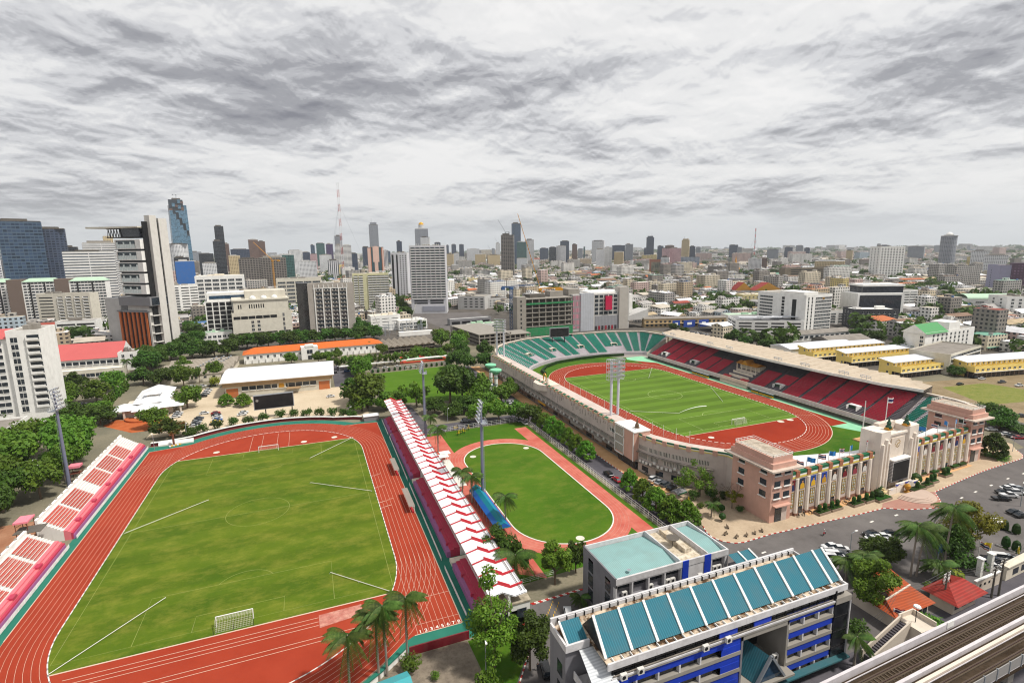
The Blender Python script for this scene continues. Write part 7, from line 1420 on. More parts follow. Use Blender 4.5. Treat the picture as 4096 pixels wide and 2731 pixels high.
t=thing('billboard','big portrait shaped billboard beside white sawtooth block','billboard',far(*nat('c',550,560),1500)[:2]+(0,),-.5);MB().box((-20,0,8),(20,2,far(*nat('c',550,475),1500)[2])).obj('board',paint('bill_brown','#8a5a45',.6),t);MB().box((-15,-.3,14),(15,0,40)).obj('poster',paint('bill_dark','#4a4f45',.6,dirt='#c9b9a0',amt=.6,scale=.05),t)
# radio masts and stupa
def radio(label,c,xb,yb,yt,D,s,mats,br):
 x,y,_=far(*nat(c,xb,yb),D);h=height_at(x,y,c,xb,yt);t=thing('radio_mast',label,'radio mast',(x,y,0));n=14;q=MB()
 for k in range(n):
  z0,z1=h*k/n,h*(k+1)/n
  for a in(-s,s):q.bar((a,0,z0),(a*.96,0,z1),br,m=k%2)
  for j in range(3):zz=z0+(z1-z0)*j/3;q.bar((-s,0,zz),(s,0,zz+(z1-z0)/3),br*.7,m=k%2)
 q.obj('mast',mats,t);g=MB()
 for a in(0,2.1,4.2):g.bar((0,0,h*.8),(h*.3*math.cos(a),h*.3*math.sin(a),0),br*.3)
 g.obj('guy_wire',steel,t);landmark(' '.join(['the']+[w for w in label.split(' standing')[0].split()if w not in('tall','thin')]),x,y,h*.5)
mr=paint('mast_red','#a84a48',.6,amt=.1);mw=paint('mast_white','#cfcfd2',.6,amt=.1)
radio('tall red and white radio mast standing before white twin office','b',398,610,-140,1450,2.2,[mr,mw],.9);radio('thin grey radio mast standing over the right district','c',1327,470,226,2000,1.4,[steel,mr],.8)
x,y,_=far(*nat('c',1181,515),1650);h=height_at(x,y,'c',1181,445);t=thing('gold_stupa','golden bell shaped temple stupa in the right district','stupa',(x,y,0));MB().lathe((0,0,0),[(h*.3,0),(h*.3,h*.1),(h*.24,h*.2),(h*.2,h*.38),(h*.08,h*.5),(h*.05,h*.7),(.3,h)],14).obj('spire',paint('stupa_gold','#c48a2a',.4,metal=.3),t);MB().box((-h*.4,-h*.4,0),(h*.4,h*.4,h*.1)).obj('base',white,t);landmark('the golden stupa',x,y,h*.5)
for i,(xx,w_)in enumerate(((1188,24),(1345,40))):
 x,y,_=far(*nat('c',xx,640),900);t=thing('temple_hall',('smaller left' if not i else 'larger right')+' temple hall with steep red tiled roofs and gold gables','temple',(x,y,0),-.3,'temple halls');MB().box((0,0,0),(w_,16,12)).obj('wall',white,t);MB().gable(-1,-1,w_+1,17,12,24,0,'y',1,.8).obj('roof',[tilered,gold],t)
 # ------------------------------------------------------------------ the low city
WALLS=[('white','#dcdad5',3.6,.5),('cream','#cfc4ae',3.4,.5),('grey','#a8a5a0',3.8,.6),('pinkish','#c2aaa2',3.6,.5),('tan','#b5a48a',3.4,.5),('weathered grey','#87817a',3.4,.5),('pale blue','#a5b4be',3.4,.5),('yellow','#d2bf80',3.6,.5)]
ROOFS=[('grey sheet','#a09d9a'),('rusty brown','#7d6555'),('white sheet','#d5d6d9'),('dark grey','#55514d'),('red tiled','#8f4438'),('stained concrete','#b5ac9e'),('mint green','#6fa08c'),('blue sheet','#4a6a96'),('orange tiled','#b0643c'),('tan','#ab997c')]
CM=[facade('city_'+n.replace(' ','_'),c,'#37383b',b,3.3,f,.5,dirt=.5,spec=.2)for n,c,b,f in WALLS]+[paint('cityroof_'+n.replace(' ','_'),c,.85,dirt='#4b433a',amt=.45,scale=.12,streak=False)for n,c in ROOFS]
NW=len(WALLS);WW=[13,6,6,3,3,5,1,.8];RW=[9,4,11,4,1.6,9,.9,.9,1.1,5]
def house(mb,x,y,w,d,h,rz,wi,ri,typ,rnd,detail=True):
 k=MB().box((-w/2,-d/2,0),(w/2,d/2,h),wi,NW+ri)
 if typ==1:k.gable(-w/2,-d/2,w/2,d/2,h,h+d*.22,NW+ri,'x',wi,.4)
 elif typ==2:k.add([(-w/2-.4,-d/2-.4,h+.2),(w/2+.4,-d/2-.4,h+.2),(w/2+.4,d/2,h+d*.18),(-w/2-.4,d/2,h+d*.18),(-w/2,-d/2,h),(w/2,-d/2,h)],[(0,1,2,3)],NW+ri)
 if detail and typ==0:
  n=max(1,int(w/9))
  for j in range(n):
   if rnd.random()<.75:u=-w/2+w*(j+rnd.uniform(.15,.6))/n;b=min(w/n*.55,5);k.box((u,-d*.1,h),(u+b,d*.4,h+rnd.uniform(1.5,3.4)),rnd.choice((wi,0,2)),NW+rnd.choice((0,1,2,5,ri)))
  if rnd.random()<.4:u=rnd.uniform(-w*.4,w*.3);k.box((u,-d*.45,h),(u+1.6,-d*.3,h+1.8),NW+rnd.choice((2,7,0)))
 if detail and rnd.random()<.6:k.box((-w/2-.2,-d/2-1.6,2.8),(w/2+.2,-d/2,3.1),NW+rnd.choice((0,1,2,6)))
 ca,sa=math.cos(rz),math.sin(rz);mb.add([(x+p[0]*ca-p[1]*sa,y+p[0]*sa+p[1]*ca,p[2])for p in k.v],k.f,k.m)
NOGO=[(-250,130,-150,335),(120,345,-150,318),(330,470,-150,116),(385,478,110,236),(130,250,318,500),(-135,70,330,405),(355,415,210,246),(-330,-190,560,640),(330,425,244,288)]
def free(x,y,r):
 for a,b,c,e in NOGO:
  if a-r<x<b+r and c-r<y<e+r:return False
 return not any((x-p)**2+(y-q)**2<(s+r)**2 for p,q,s in BLOCKED)
for o in list(COL.objects):
 if o.parent is None and o.get('category')in('apartment block','office block','building','hotel','hospital','school','car park','hall','temple','shophouses','stupa'):
  ch=[c for c in o.children if c.name.split('.')[0]in('wall','podium')]
  if ch and(o.location-Vector((20,-170,0))).length>480:bb=[o.matrix_basis@Vector(v)for v in ch[0].bound_box];cx,cyy=sum(v.x for v in bb)/8,sum(v.y for v in bb)/8;BLOCKED.append((cx,cyy,max((v.xy-Vector((cx,cyy))).length for v in bb)*.75))
rnd=random.Random(21);HOUSES=[]
def spread(r0,r1,step_d,gap,wr,dr,hr,tall):
 r=r0
 while r<r1:
  a=HEADING-RAD(46)
  while a<HEADING+RAD(46):
   w=rnd.uniform(*wr);x,y=CAM[0]+r*math.sin(a),CAM[1]+r*math.cos(a);a+=(w+gap*rnd.random()*2)/r
   gx,gy=x+rnd.uniform(-6,6),y+rnd.uniform(-.3,.3)*step_d;zone=math.sin(x*.0021+1)+math.sin(y*.0017)*.8
   rz=(-.30 if x>420 else-.05)+.25*zone+(0 if rnd.random()<.86 else math.pi/2)
   if not free(gx,gy,w*.5):continue
   if math.sin(gx*.013+2)*math.sin(gy*.011)>.82:continue
   h=rnd.uniform(*hr)if rnd.random()>tall else rnd.uniform(hr[1],hr[1]*2.6);d=rnd.uniform(*dr)
   HOUSES.append((gx,gy,w,d,h,rz,rnd.choices(range(NW),WW)[0],rnd.choices(range(len(ROOFS)),RW)[0],rnd.choices((0,1,2),(6,5,3))[0]if h<13 else 0))
  r+=step_d*rnd.uniform(.85,1.15)
spread(400,1000,19,4,(10,34),(10,16),(5.5,13),.10);spread(1000,2200,38,10,(16,60),(12,22),(6,16),.09);spread(2200,4600,95,40,(26,90),(18,36),(7,20),.09);spread(4600,12000,330,150,(50,180),(40,90),(8,30),.08)
def shows(hh):
 X,Y,z=pix((hh[0],hh[1],hh[4]));return(hh[2]*hh[4]+hh[2]*hh[3]*.25)/(z*z)if z>0 and 0<X<4096 and Y<2731 else 0
HOUSES.sort(key=shows,reverse=True)
for hh in HOUSES[:300]:
 x,y,w,d,h,rz,wi,ri,typ=hh;mb=MB();house(mb,0,0,w,d,h,rz,wi,ri,typ,rnd);sel=[m>=NW for m in mb.m]
 a,b=MB(),MB();a.v=mb.v;b.v=mb.v
 for f,m,s in zip(mb.f,mb.m,sel):(b if s else a).f.append(f);(b if s else a).m.append(m)
 def clean(k):
  ids=sorted({i for f in k.f for i in f});mp={i:n for n,i in enumerate(ids)};k.v=[k.v[i]for i in ids];k.f=[tuple(mp[i]for i in f)for f in k.f];used=sorted(set(k.m));k.m=[used.index(m)for m in k.m];return[CM[m]for m in used]
 t=link('low_house',None,None,(x,y,0));ms=clean(a);a.obj('wall',ms,t);ms=clean(b);b.obj('roof',ms,t)
 later(t,('long ' if w>28 else '')+('tall ' if h>14 else 'low ')+WALLS[wi][0]+' house with '+ROOFS[ri][0]+' roof','house','low houses of the city')
mb=MB()
for i,hh in enumerate(HOUSES[300:]):house(mb,*hh[:9],rnd,i<5200)
o=mb.obj('city_houses',CM);o['kind']='stuff';tag(o,'endless carpet of low houses and roofs spreading to the horizon','houses')
# ------------------------------------------------------------------ trees, palms, shrubs
LM=dict(dark=leafmat('leaf_dark','#2a4312','#4c6f22','#778f34'),mid=leafmat('leaf_mid','#3a5a15','#628728','#98a83f'),lime=leafmat('leaf_lime','#37560f','#688c24','#a3ad46',.4),yel=leafmat('leaf_yellow','#5f7014','#93972a','#b8a83a',.4),flame=leafmat('leaf_flame','#2c4412','#4c5c1c','#b0562a',.75),palm=leafmat('leaf_palm','#2a4716','#55742e','#93a455',.3),layer=leafmat('leaf_layer','#3a6216','#679428','#a0b544',.3))
RNG=np.random.default_rng(7)
def leaves(P,nrm,s,aspect=1.6):
 """leaf sized quads at points P, roughly facing nrm"""
 n=len(P);nrm=nrm+RNG.normal(0,.55,(n,3));nrm/=np.linalg.norm(nrm,axis=1)[:,None]+1e-9
 a=np.cross(nrm,RNG.normal(0,1,(n,3)));a/=np.linalg.norm(a,axis=1)[:,None]+1e-9;b=np.cross(nrm,a);sz=s*RNG.uniform(.6,1.4,(n,1))
 V=np.stack([P-a*sz*aspect/2,P-b*sz/2,P+a*sz*aspect/2-nrm*sz*.15,P+b*sz/2],1).reshape(-1,3);return V,np.arange(4*n).reshape(-1,4)
def crown_mesh(name,lobes,n,s,mat,flat=1.0):
 Ps,Ns=[],[];vol=np.array([l[3]**2 for l in lobes]);cnt=(n*vol/vol.sum()).astype(int)
 for(x,y,z,r),c in zip(lobes,cnt):
  d=RNG.normal(0,1,(c,3));d/=np.linalg.norm(d,axis=1)[:,None];rr=r*(RNG.uniform(.15,1,(c,1))**.45)*(1+.18*np.sin(7*d[:,:1]+3*x)*np.cos(6*d[:,1:2]+y));p=d*rr;p[:,2]*=flat;Ps.append(p+(x,y,z));Ns.append(d*.8+(0,0,.6))
 V,Fq=leaves(np.concatenate(Ps),np.concatenate(Ns),s);me=bpy.data.meshes.new(name);me.from_pydata(V.tolist(),[],Fq.tolist());me.materials.append(mat);return me
def lobeset(kind,seed):
 r=random.Random(seed)
 if kind=='broad':return[(0,0,.62,.34)]+[(.44*math.cos(a)*r.uniform(.7,1.2),.44*math.sin(a)*r.uniform(.7,1.2),r.uniform(.42,.8),r.uniform(.2,.32))for a in[k*.78+r.random()*.5 for k in range(9)]]+[(r.uniform(-.2,.2),r.uniform(-.2,.2),r.uniform(.8,.95),.22)for _ in range(3)]
 if kind=='spread':return[(.62*math.cos(a)*r.uniform(.4,1.1),.62*math.sin(a)*r.uniform(.4,1.1),r.uniform(.62,.86),r.uniform(.2,.3))for a in[k*.42+r.random()*.4 for k in range(15)]]+[(0,0,.85,.34)]
 if kind=='tier':return[(q*math.cos(a),q*math.sin(a),z+r.uniform(-.03,.03),.16+.1*q)for z,q,m in((.28,.5,7),(.46,.45,7),(.62,.36,6),(.77,.25,5),(.9,.1,3))for a in[k*6.28/m+r.random()for k in range(m)]]
 if kind=='airy':return[(r.uniform(-.55,.55),r.uniform(-.55,.55),r.uniform(.35,.95),r.uniform(.12,.2))for _ in range(16)]
 if kind=='column':return[(r.uniform(-.12,.12),r.uniform(-.12,.12),z,.2-.08*z)for z in(.15,.3,.45,.6,.75,.9)]
 return[(.5*math.cos(a)*r.uniform(.3,1),.5*math.sin(a)*r.uniform(.3,1),r.uniform(.3,.7),r.uniform(.28,.4))for a in[k*.9 for k in range(7)]]
PROTO={}
def proto(kind,m,seed,big):
 k=(kind,m,seed,big)
 if k not in PROTO:
  n={'airy':900,'tier':2600,'column':500,'bush':700}.get(kind,2600)*(2 if big else 1);s=.07 if kind in('broad','spread','tier')else .085
  if kind=='column':s=.1
  cm=crown_mesh('crown',lobeset(kind,seed),n,s*(.78 if big else 1),LM[m],.5 if kind=='tier' else .8);r=random.Random(seed);tb=MB();top=.55 if kind!='tier' else .92
  tb.tube([(0,0,-.01),(.01,0,top*.5),(.0,.02,top)],[.045,.034,.016],7)
  if kind not in('column','bush'):
   for q in range(7):a=q*.9+r.random();z=r.uniform(.2,.5);tb.tube([(0,0,z),(.2*math.cos(a),.2*math.sin(a),z+.14),(.42*math.cos(a),.42*math.sin(a),z+r.uniform(.2,.34))],[.022,.014,.006],5)
  PROTO[k]=(cm,tb.mesh('trunk',[trunkm]))
 return PROTO[k]
KN={'broad':'leafy','spread':'wide spreading','tier':'layered','airy':'thin airy','column':'narrow columnar','bush':'bushy'};MN={'dark':'dark green','mid':'green','lime':'light green','yel':'yellow green','flame':'orange flowering','layer':'bright green'}
tcount=[0]
def tree(kind,m,x,y,r,h,big=False,z=0.0,label=None,group='trees of the precinct'):
 tcount[0]+=1;s=tcount[0];cm,tm=proto(kind,m,1+s%4,False);nm={'bush':'shrub','column':'column_tree'}.get(kind,'tree')
 t=link(nm,None,None,(x,y,z),s*2.4);wd=r*{'column':3,'spread':1.15,'airy':1.35,'bush':1.3}.get(kind,1.42);t.scale=(wd,wd,h)
 if big:
  lo=.36 if h<15 else .2;L_=[(x_*wd,y_*wd,(lo+(z_-.4)*(.92-lo)/.5)*h,r_*wd*.95)for x_,y_,z_,r_ in lobeset(kind,s)]+([(x_*wd*.9,y_*wd*.9,(.3+.3*i_/9)*h,r_*wd*.8)for i_,(x_,y_,z_,r_)in enumerate(lobeset(kind,s+9)[:10])]if h>15 else[])
  o=link('crown',crown_mesh('crown',L_,6500 if kind!='airy' else 2600,.34,LM[m],.85),t);o.scale=(1/wd,1/wd,1/h)
 else:link('crown',cm,t)
 link('trunk',tm,t)
 if label:tag(t,label,'tree',group)
 else:later(t,MN[m]+' '+KN[kind]+(' shrub' if kind=='bush' else ' tree'),'tree' if kind!='bush' else 'shrub',group)
 return t
def palm(label,x,y,H,fr,n=15,droop=1.0,lean=(0,0),z=0,fat=.22):
 t=thing('palm_tree',label,'palm tree',(x,y,z),group='palm trees');P=[(lean[0]*u*u,lean[1]*u*u,H*u)for u in np.linspace(0,1,6)];MB().tube(P,[fat*1.3,fat,fat,fat*.95,fat*.9,fat*.6],8).obj('trunk',paint('palm_trunk','#8b8177',.9,amt=.4,scale=1),t)
 k=('frond',fr,droop)
 if k not in PROTO:
  ms=[]
  for e in(.35,.85,-.1,-.6):
   mb=MB();S=[(fr*u*math.cos(e*(1-u))*.98,fr*(u*math.sin(e)-droop*.75*u**2.2))for u in np.linspace(0,1,12)];mb.tube([(p,0,q)for p,q in S],[.05]*12,4,cap=False)
   for i in range(1,12):
    for sg in(-1,1):
     for w_ in(0,.5):
      if i==11 and w_:continue
      p,q=S[i]if not w_ else((S[i][0]+S[i+1][0])/2,(S[i][1]+S[i+1][1])/2);l=fr*.26*math.sin(math.pi*min(1,.12+i/12.5))+.12;[mb.add([(p+o_-.05,0,q),(p+o_+.06,0,q),(p+o_+l*.42+.03,sg*l*.8,q-l*(.5+.3*droop)),(p+o_+l*.4,sg*l*.8,q-l*(.53+.3*droop))],[(0,1,2,3)])for o_ in(0,fr*.021)]
   ms.append(mb.mesh('frond',[LM['palm']]))
  PROTO[k]=ms
 for i in range(n+(5 if fr>3.3 else 0)):o=link('frond',PROTO[k][i%4],t,(lean[0],lean[1],H-.1),i*2.4)
 return t
 # palms
for lb,p,H,fr,ln in(('leftmost of the four bottom palms, half cut by photo edge',(21.5,-82.6),11.5,4.6,(.3,0)),('second of the four bottom palms from the left',(26.9,-82.3),13.4,4.4,(0,.3)),('third of the four bottom palms, behind the second',(28.5,-81.9),15.2,4.0,(-.2,0)),('rightmost and tallest of the four bottom palms',(32.7,-80.3),14.6,4.3,(.2,0)),('royal palm at the road bend beside the slim mast',(65.4,44.6),9.6,3.6,(0,0)),('royal palm beside the pink path behind ribbed stand',(64.2,25.5),10.8,4.2,(0,0)),('royal palm above the practice oval curve by pale court',at('f',1850,1500),8.2,3.8,(0,0)),('royal palm next to the nearest floodlight mast',(64.4,-20.5),9.4,4.0,(0,0)),('royal palm at the far end of blue striped tent',at('l',-55,230),10,3.8,(0,0)),('coconut palm beside dark tree at ribbed stand end',(61.5,-66),8.5,5.4,(0,0)),('left of two tall leaning palms near orange house',(153.1,-99.4),13.4,4.8,(.6,0)),('right of two tall leaning palms near orange house',(154.5,-99.9),12.2,4.8,(2.4,.2)),('tallest palm beside the big car park tree',(166.1,-99.4),15.4,5.0,(1.0,0)),('small fan palm between the two office buildings',(72.1,-79.2),3.4,2.6,(0,0)),('small young palm in the tower garden',(128.5,-57.8),4.6,2.4,(.3,0)),('tall palm among trees left of the grey shed',at('e',1150,470),12,3.4,(0,0)),('low palm beside the planter near leaning palms',(157.5,-103),4.5,4.2,(0,0)),('left palm in clump behind bushy tree',(137,-94.5),5.6,3.6,(-.4,0)),('middle palm in clump behind bushy tree',(140,-96),6.4,3.6,(.2,0)),('right palm in clump behind bushy tree',(143,-95),5.8,3.6,(.6,0)),('palm by the blue office corner street',(113.4,-113.8),6.5,3.2,(0,0)),('palm standing in front of the unfinished deck',at('b',1375,1240),11,3.4,(0,0))):palm(lb,*p,H,fr,lean=ln)
# big named trees
tree('broad','lime',48.5,-87.5,5.6,22,True,label='huge flowering tree at bottom centre before ribbed stand end');tree('broad','dark',54.5,-91,4.4,12,True,label='dark lower tree right of huge bottom centre tree');tree('broad','dark',60.2,-58,5.0,11,True,label='dark round tree hiding the ribbed roof end');tree('broad','dark',63.5,-61.5,3.8,9,label='smaller dark tree beside the coconut palm')
tree('broad','lime',70.6,-69,4.4,11.5,True,label='bright leafy tree left of pale teal office');tree('broad','dark',77.5,-66.8,3.4,8,label='dark tree hugging the pale teal office corner');tree('bush','mid',84,-71,3,6,label='green shrub behind the pale teal office');tree('airy','lime',134.5,-45.5,8,12,True,label='wide light green tree before the curved stadium wall')
tree('broad','lime',132,-104.5,5.2,12,True,label='bushy bright tree left of orange tiled house');tree('spread','dark',151,-93.5,6,6.5,True,label='dark layered tree behind two leaning palms');tree('broad','yel',180,-97.5,6.6,14,True,label='big yellow green tree over the car park');tree('broad','dark',171,-98,5,9,label='dark tree under the tallest palm');tree('bush','dark',169.5,-102.5,4.4,4.6,label='rounded dark shrub behind the boundary wall');tree('bush','yel',160,-104,3.2,3.6,label='yellow flowering shrub by red hipped pavilion');tree('bush','mid',150.5,-106.3,2.6,3.4,label='green shrub between orange and red roofs');tree('bush','mid',137.5,-114.2,4.6,3.2,label='low hedge trees beside the footbridge landing');tree('bush','dark',121,-108,3.2,4,label='dark shrub at the blue office corner');tree('broad','dark',139.5,-96.5,3.6,6,label='dark tree inside the palm clump')
for k,(x,y,r,h)in enumerate(((32.9,-82.2,2.6,3.4),(36.9,-86.3,1.2,1.8),(45,-94,3,6))):tree('bush','mid',x,y,r,h,label=('leafy shrub at palm trunk foot by slanting wall','small round shrub on the concrete yard','tall shrub at bottom edge beside huge tree')[k])
for k,(x,y)in enumerate(((60.2,-84),(56,-87))):tree('column','mid',x,y,.9,3.2,label=('clipped column shrub by the gatehouse','clipped column shrub on the bottom lawn')[k])
# bare tree
t=thing('bare_tree','bare branched tree beside the left salmon tower','tree',(138.2,-56,0));b=MB();r=random.Random(2)
def branch(p,d,l,w,n):
 q=p+d*l;b.tube([p,(p+q)/2+Vector((r.uniform(-.1,.1),r.uniform(-.1,.1),0))*l,q],[w,w*.8,w*.55],4,cap=False)
 if n:
  for k in range(3):branch(q,(d+Vector((r.uniform(-.8,.8),r.uniform(-.8,.8),r.uniform(-.1,.5)))).normalized(),l*.68,w*.55,n-1)
branch(Vector((0,0,0)),Vector((0,0,1)),3.4,.26,4);b.obj('branches',trunkm,t);link('crown',proto('airy','yel',2,False)[0],t,(0,0,1.5)).scale=(4,4,4)
# roadside rows and groves: kind, leaf, crop, trunk foot x, y, crown radius, height
TL=[('tier','layer','w',115.6,y,3.9+.5*math.sin(y),8.2+.6*math.cos(y))for y in(42,34,26.5,19,11,3.5,-4,-33.5,-41,-48,-55)]+[('tier','layer','w',118.4,-59,4.4,8)]+[('bush',m_,'w',x,y,r_,h_)for m_,x,y,r_,h_ in(('dark',131,-47,2.4,4),('dark',137,-48,2.6,4),('dark',140.5,-50,2,3),('mid',129.5,-52,1.6,2),('dark',135,-52.5,2,3),('mid',133,-55,1.4,1.8),('dark',139,-58.5,1.8,2.2),('mid',126.5,-49.5,1.6,2.6))]
TL+=[('spread','mid','w',-75,80,12,16),('spread','mid','w',-89,66,12,16),('spread','mid','w',-68,64,9,15),('spread','mid','w',-92,86,10,14),('spread','mid','w',-83,44,11,14),('spread','dark','w',-76,31,8,13),('spread','mid','w',-95,38,9,12),('spread','dark','w',-74,18,8,13),('spread','dark','w',-72,5,7,12),('spread','dark','w',-78,-8,8,12),('spread','mid','w',-69,38,8,12),('spread','mid','w',-67,52,7,13),('spread','dark','w',-80,30,8,12),('spread','mid','w',-100,52,8,11),('broad','dark','w',-86,20,8,12)]
for a in([('spread','flame','e',335,1090,6.5,11),('broad','mid','e',610,700,8,11),('broad','dark','e',490,640,7,11),('broad','mid','e',870,690,8,12),('broad','mid','e',1030,590,7,12),('broad','dark','e',700,580,7,11),('broad','mid','e',530,780,6,8),('broad','dark','e',700,870,7,9),('broad','mid','e',900,800,6,7),('broad','dark','e',560,900,6,8),('broad','dark','e',900,900,8,9),('broad','mid','e',980,850,5,7),('broad','mid','e',1385,920,6.5,9.5),('broad','flame','e',1540,1000,8,8.5),('broad','mid','e',1680,740,7.5,11),('broad','mid','e',1650,560,6,13),('broad','dark','e',1570,500,7,10),('broad','mid','e',1640,430,6,11),('airy','mid','e',1790,520,4,11),('broad','mid','e',1935,480,5.5,11),('bush','yel','e',1925,545,4.5,6.5),('broad','dark','e',1290,530,8,11),('broad','dark','e',1440,540,7,10),('broad','dark','e',1330,420,9,14),('tier','layer','e',2030,720,4.5,6.5),('tier','layer','e',2185,725,4.8,7),('broad','dark','e',650,385,8,11),('broad','dark','e',770,380,8,13),('broad','dark','e',530,405,6,8),('broad','dark','e',60,880,6,8),('broad','mid','e',170,1230,6,8),('broad','mid','e',140,1330,5,7),('broad','mid','e',470,1000,6,8)]+[('broad','dark','e',1700+0*k,1000-0*k,3,4)for k in range(1)]+[('bush','dark',c,x,y,3.2,5)for c,x,y in(('e',1740,985),('e',1820,965),('e',1950,935),('e',2095,905),('e',2230,890),('f',65,865),('f',225,835),('f',340,830),('f',455,822),('f',575,818),('f',685,818),('f',785,825),('f',855,828))]+[('broad','mid','f',1000,740,12,17),('broad','mid','f',950,770,8,9),('broad','dark','f',880,690,8,13),('airy','lime','f',1440,730,9,14),('broad','dark','f',1740,700,11,19),('broad','dark','f',1850,680,10,19),('broad','mid','f',1990,690,9,15),('broad','mid','f',1250,740,6,8),('broad','mid','f',1160,760,6,9),('broad','mid','f',945,470,8,13),('broad','dark','f',900,430,7,11),('broad','dark','f',1800,380,8,12),('broad','dark','f',1900,400,7,10),('broad','dark','f',2060,400,7,12),('broad','dark','f',1760,830,6,8),('broad','dark','f',1600,800,6,8),('broad','dark','f',1900,780,7,8),('broad','mid','f',2060,760,7,9),('bush','yel','f',2160,780,3,8),('broad','layer','f',1985,860,6,9),('broad','layer','f',2175,860,6,9.5),('broad','mid','f',2200,700,6,10),('broad','mid','f',2260,640,6,10),('broad','dark','f',1860,300,6,12),('broad','mid','f',1830,200,8,14),('broad','mid','f',1660,190,8,15),('broad','dark','f',2060,290,7,13),('broad','mid','f',1430,270,5,7),('broad','mid','h',60,860,6,9),('broad','dark','h',150,880,6,9),('broad','mid','h',230,640,5,7),('broad','dark','h',80,560,6,8)]+[('broad','dark','b',x,y,9,12)for x,y in((20,1150),(90,1150),(170,1145),(250,1140),(330,1135),(410,1130),(490,1125),(570,1115),(640,1110),(555,1070),(520,1030))]+[('broad','dark','a',x,y,9,13)for x,y in((1130,1330),(1200,1310),(1290,1290),(1370,1280),(1450,1270),(1540,1265),(1620,1250),(1720,1260),(1820,1250),(1900,1200),(1980,1190),(2060,1185),(2150,1180),(2240,1175),(2320,1170),(1480,1190),(1560,1170),(1640,1130),(1500,1070),(1600,1030),(1680,1010),(1560,960),(1700,930),(1640,880),(1720,850),(1480,980),(1250,1340),(1180,1370),(390,1150),(460,1165),(500,1110),(720,1150),(640,1165),(560,1165),(660,990))]+[('airy','mid','f',x,y,4.6,8.5)for x,y in((680,400),(735,395),(790,390),(850,385),(900,380),(960,375),(1020,370),(1080,365),(1150,360),(1210,355),(1260,350),(1310,345))]+[('broad','mid','f',x,y,5,8)for x,y in((1400,310),(1460,305),(1530,300),(1600,300),(1660,300),(1710,260),(560,340),(640,330),(720,300),(320,350),(1010,240),(1130,260))]+[('broad','dark','c',x,y,r_,h_)for x,y,r_,h_ in((1170,1150,8,12),(1260,1170,6,8),(1350,1170,8,11),(1430,1185,7,8),(1530,1175,9,10),(690,1045,5,7),(770,1060,5,5),(1150,1030,6,7),(1190,890,14,16),(1240,895,12,13),(1140,860,12,16),(170,740,16,20),(330,740,20,22),(250,740,14,15),(2150,1110,7,9),(2310,1140,7,10),(860,620,16,14))]+[('broad','dark','d',x,y,r_,h_)for x,y,r_,h_ in((1370,1260,10,14),(1430,1240,9,15),(1330,1240,8,10),(1530,1060,7,10),(1780,920,17,16),(1860,915,14,13),(920,660,26,18),(880,680,18,14),(340,610,20,18),(1400,780,12,10),(1820,1410,4.5,6),(1780,1400,4,6),(2160,560,30,22),(2160,1000,9,9))]+[('tier','dark','i',2010,960,4.8,10),('broad','dark','i',2070,700,7,9),('broad','dark','i',1990,640,6,8),('bush','dark','i',2170,700,6,3.5),('bush','dark','i',2250,740,6,3),('bush','mid','i',2040,960,6,1.4),('broad','dark','b',800,880,9,20),('broad','mid','b',860,900,10,18),('broad','dark','b',900,940,10,14),('broad','mid','b',840,950,9,10),('broad','dark','b',1010,1030,6,9),('broad','mid','b',1180,1180,8,14),('broad','mid','b',1310,1210,8,14)]+[('column','mid','e',940+21*k,745-17*k,1.5,6.5)for k in range(11)]):TL.append(a)
for kd,m,c,x,y,r_,h_ in TL:
 X,Y=(x,y)if c=='w' else at(c,x,y);tree(kd,m,X,Y,r_,h_)
 # low hedge pots along the green field wall
pm_=MB().lathe((0,0,0),[(.5,0),(.9,.5),(.8,1.8),(.2,2.6)],8).mesh('field_shrub',[bush_leaf])
for k in range(15):later(link('field_shrub',pm_,None,(56.5+3.7*k,180.3+.25*k,0)),'small pointed field shrub','shrub','pointed shrubs of the field')
wall_run('field_wall','grey block wall at the far side of green field',[(55,182),(113,186)],2.4,.3,conc,None,group='walls by the green field');wall_run('covered_walk','long white covered walkway beside the tennis courts',[(36,197),(114,203)],.5,3,white,None,2.6,group='walkways')
# far tree clumps as one mass
P=[]
for k in range(2600):
 rr=450*(24**rnd.random());a=HEADING+RAD(rnd.uniform(-46,46));x,y=CAM[0]+rr*math.sin(a),CAM[1]+rr*math.cos(a)
 if free(x,y,10):P.append((x,y,rnd.uniform(3.5,8)*(1+rr/3000),rr))
pts,nr,sz=[],[],[]
for x,y,s,rr in P:
 for q in range(3 if rnd.random()<.4 else 1):
  ox,oy=x+q*s*rnd.uniform(-1.5,1.5),y+q*s*.5;d=RNG.normal(0,1,(34,3));d/=np.linalg.norm(d,axis=1)[:,None];pts.append(d*s*RNG.uniform(.6,1,(34,1))*(1,1,.8)+(ox,oy,s*1.1));nr.append(d+(0,0,.5));sz.append(np.full((34,1),s*.42))
pts,nr,sz=np.concatenate(pts),np.concatenate(nr),np.concatenate(sz);V,Fq=leaves(pts,nr,sz);me=bpy.data.meshes.new('distant_trees');me.from_pydata(V.tolist(),[],Fq.tolist());me.materials.append(LM['dark']);o=link('distant_trees',me);o['kind']='stuff';tag(o,'scattered dark tree crowns among the far roofs','trees')
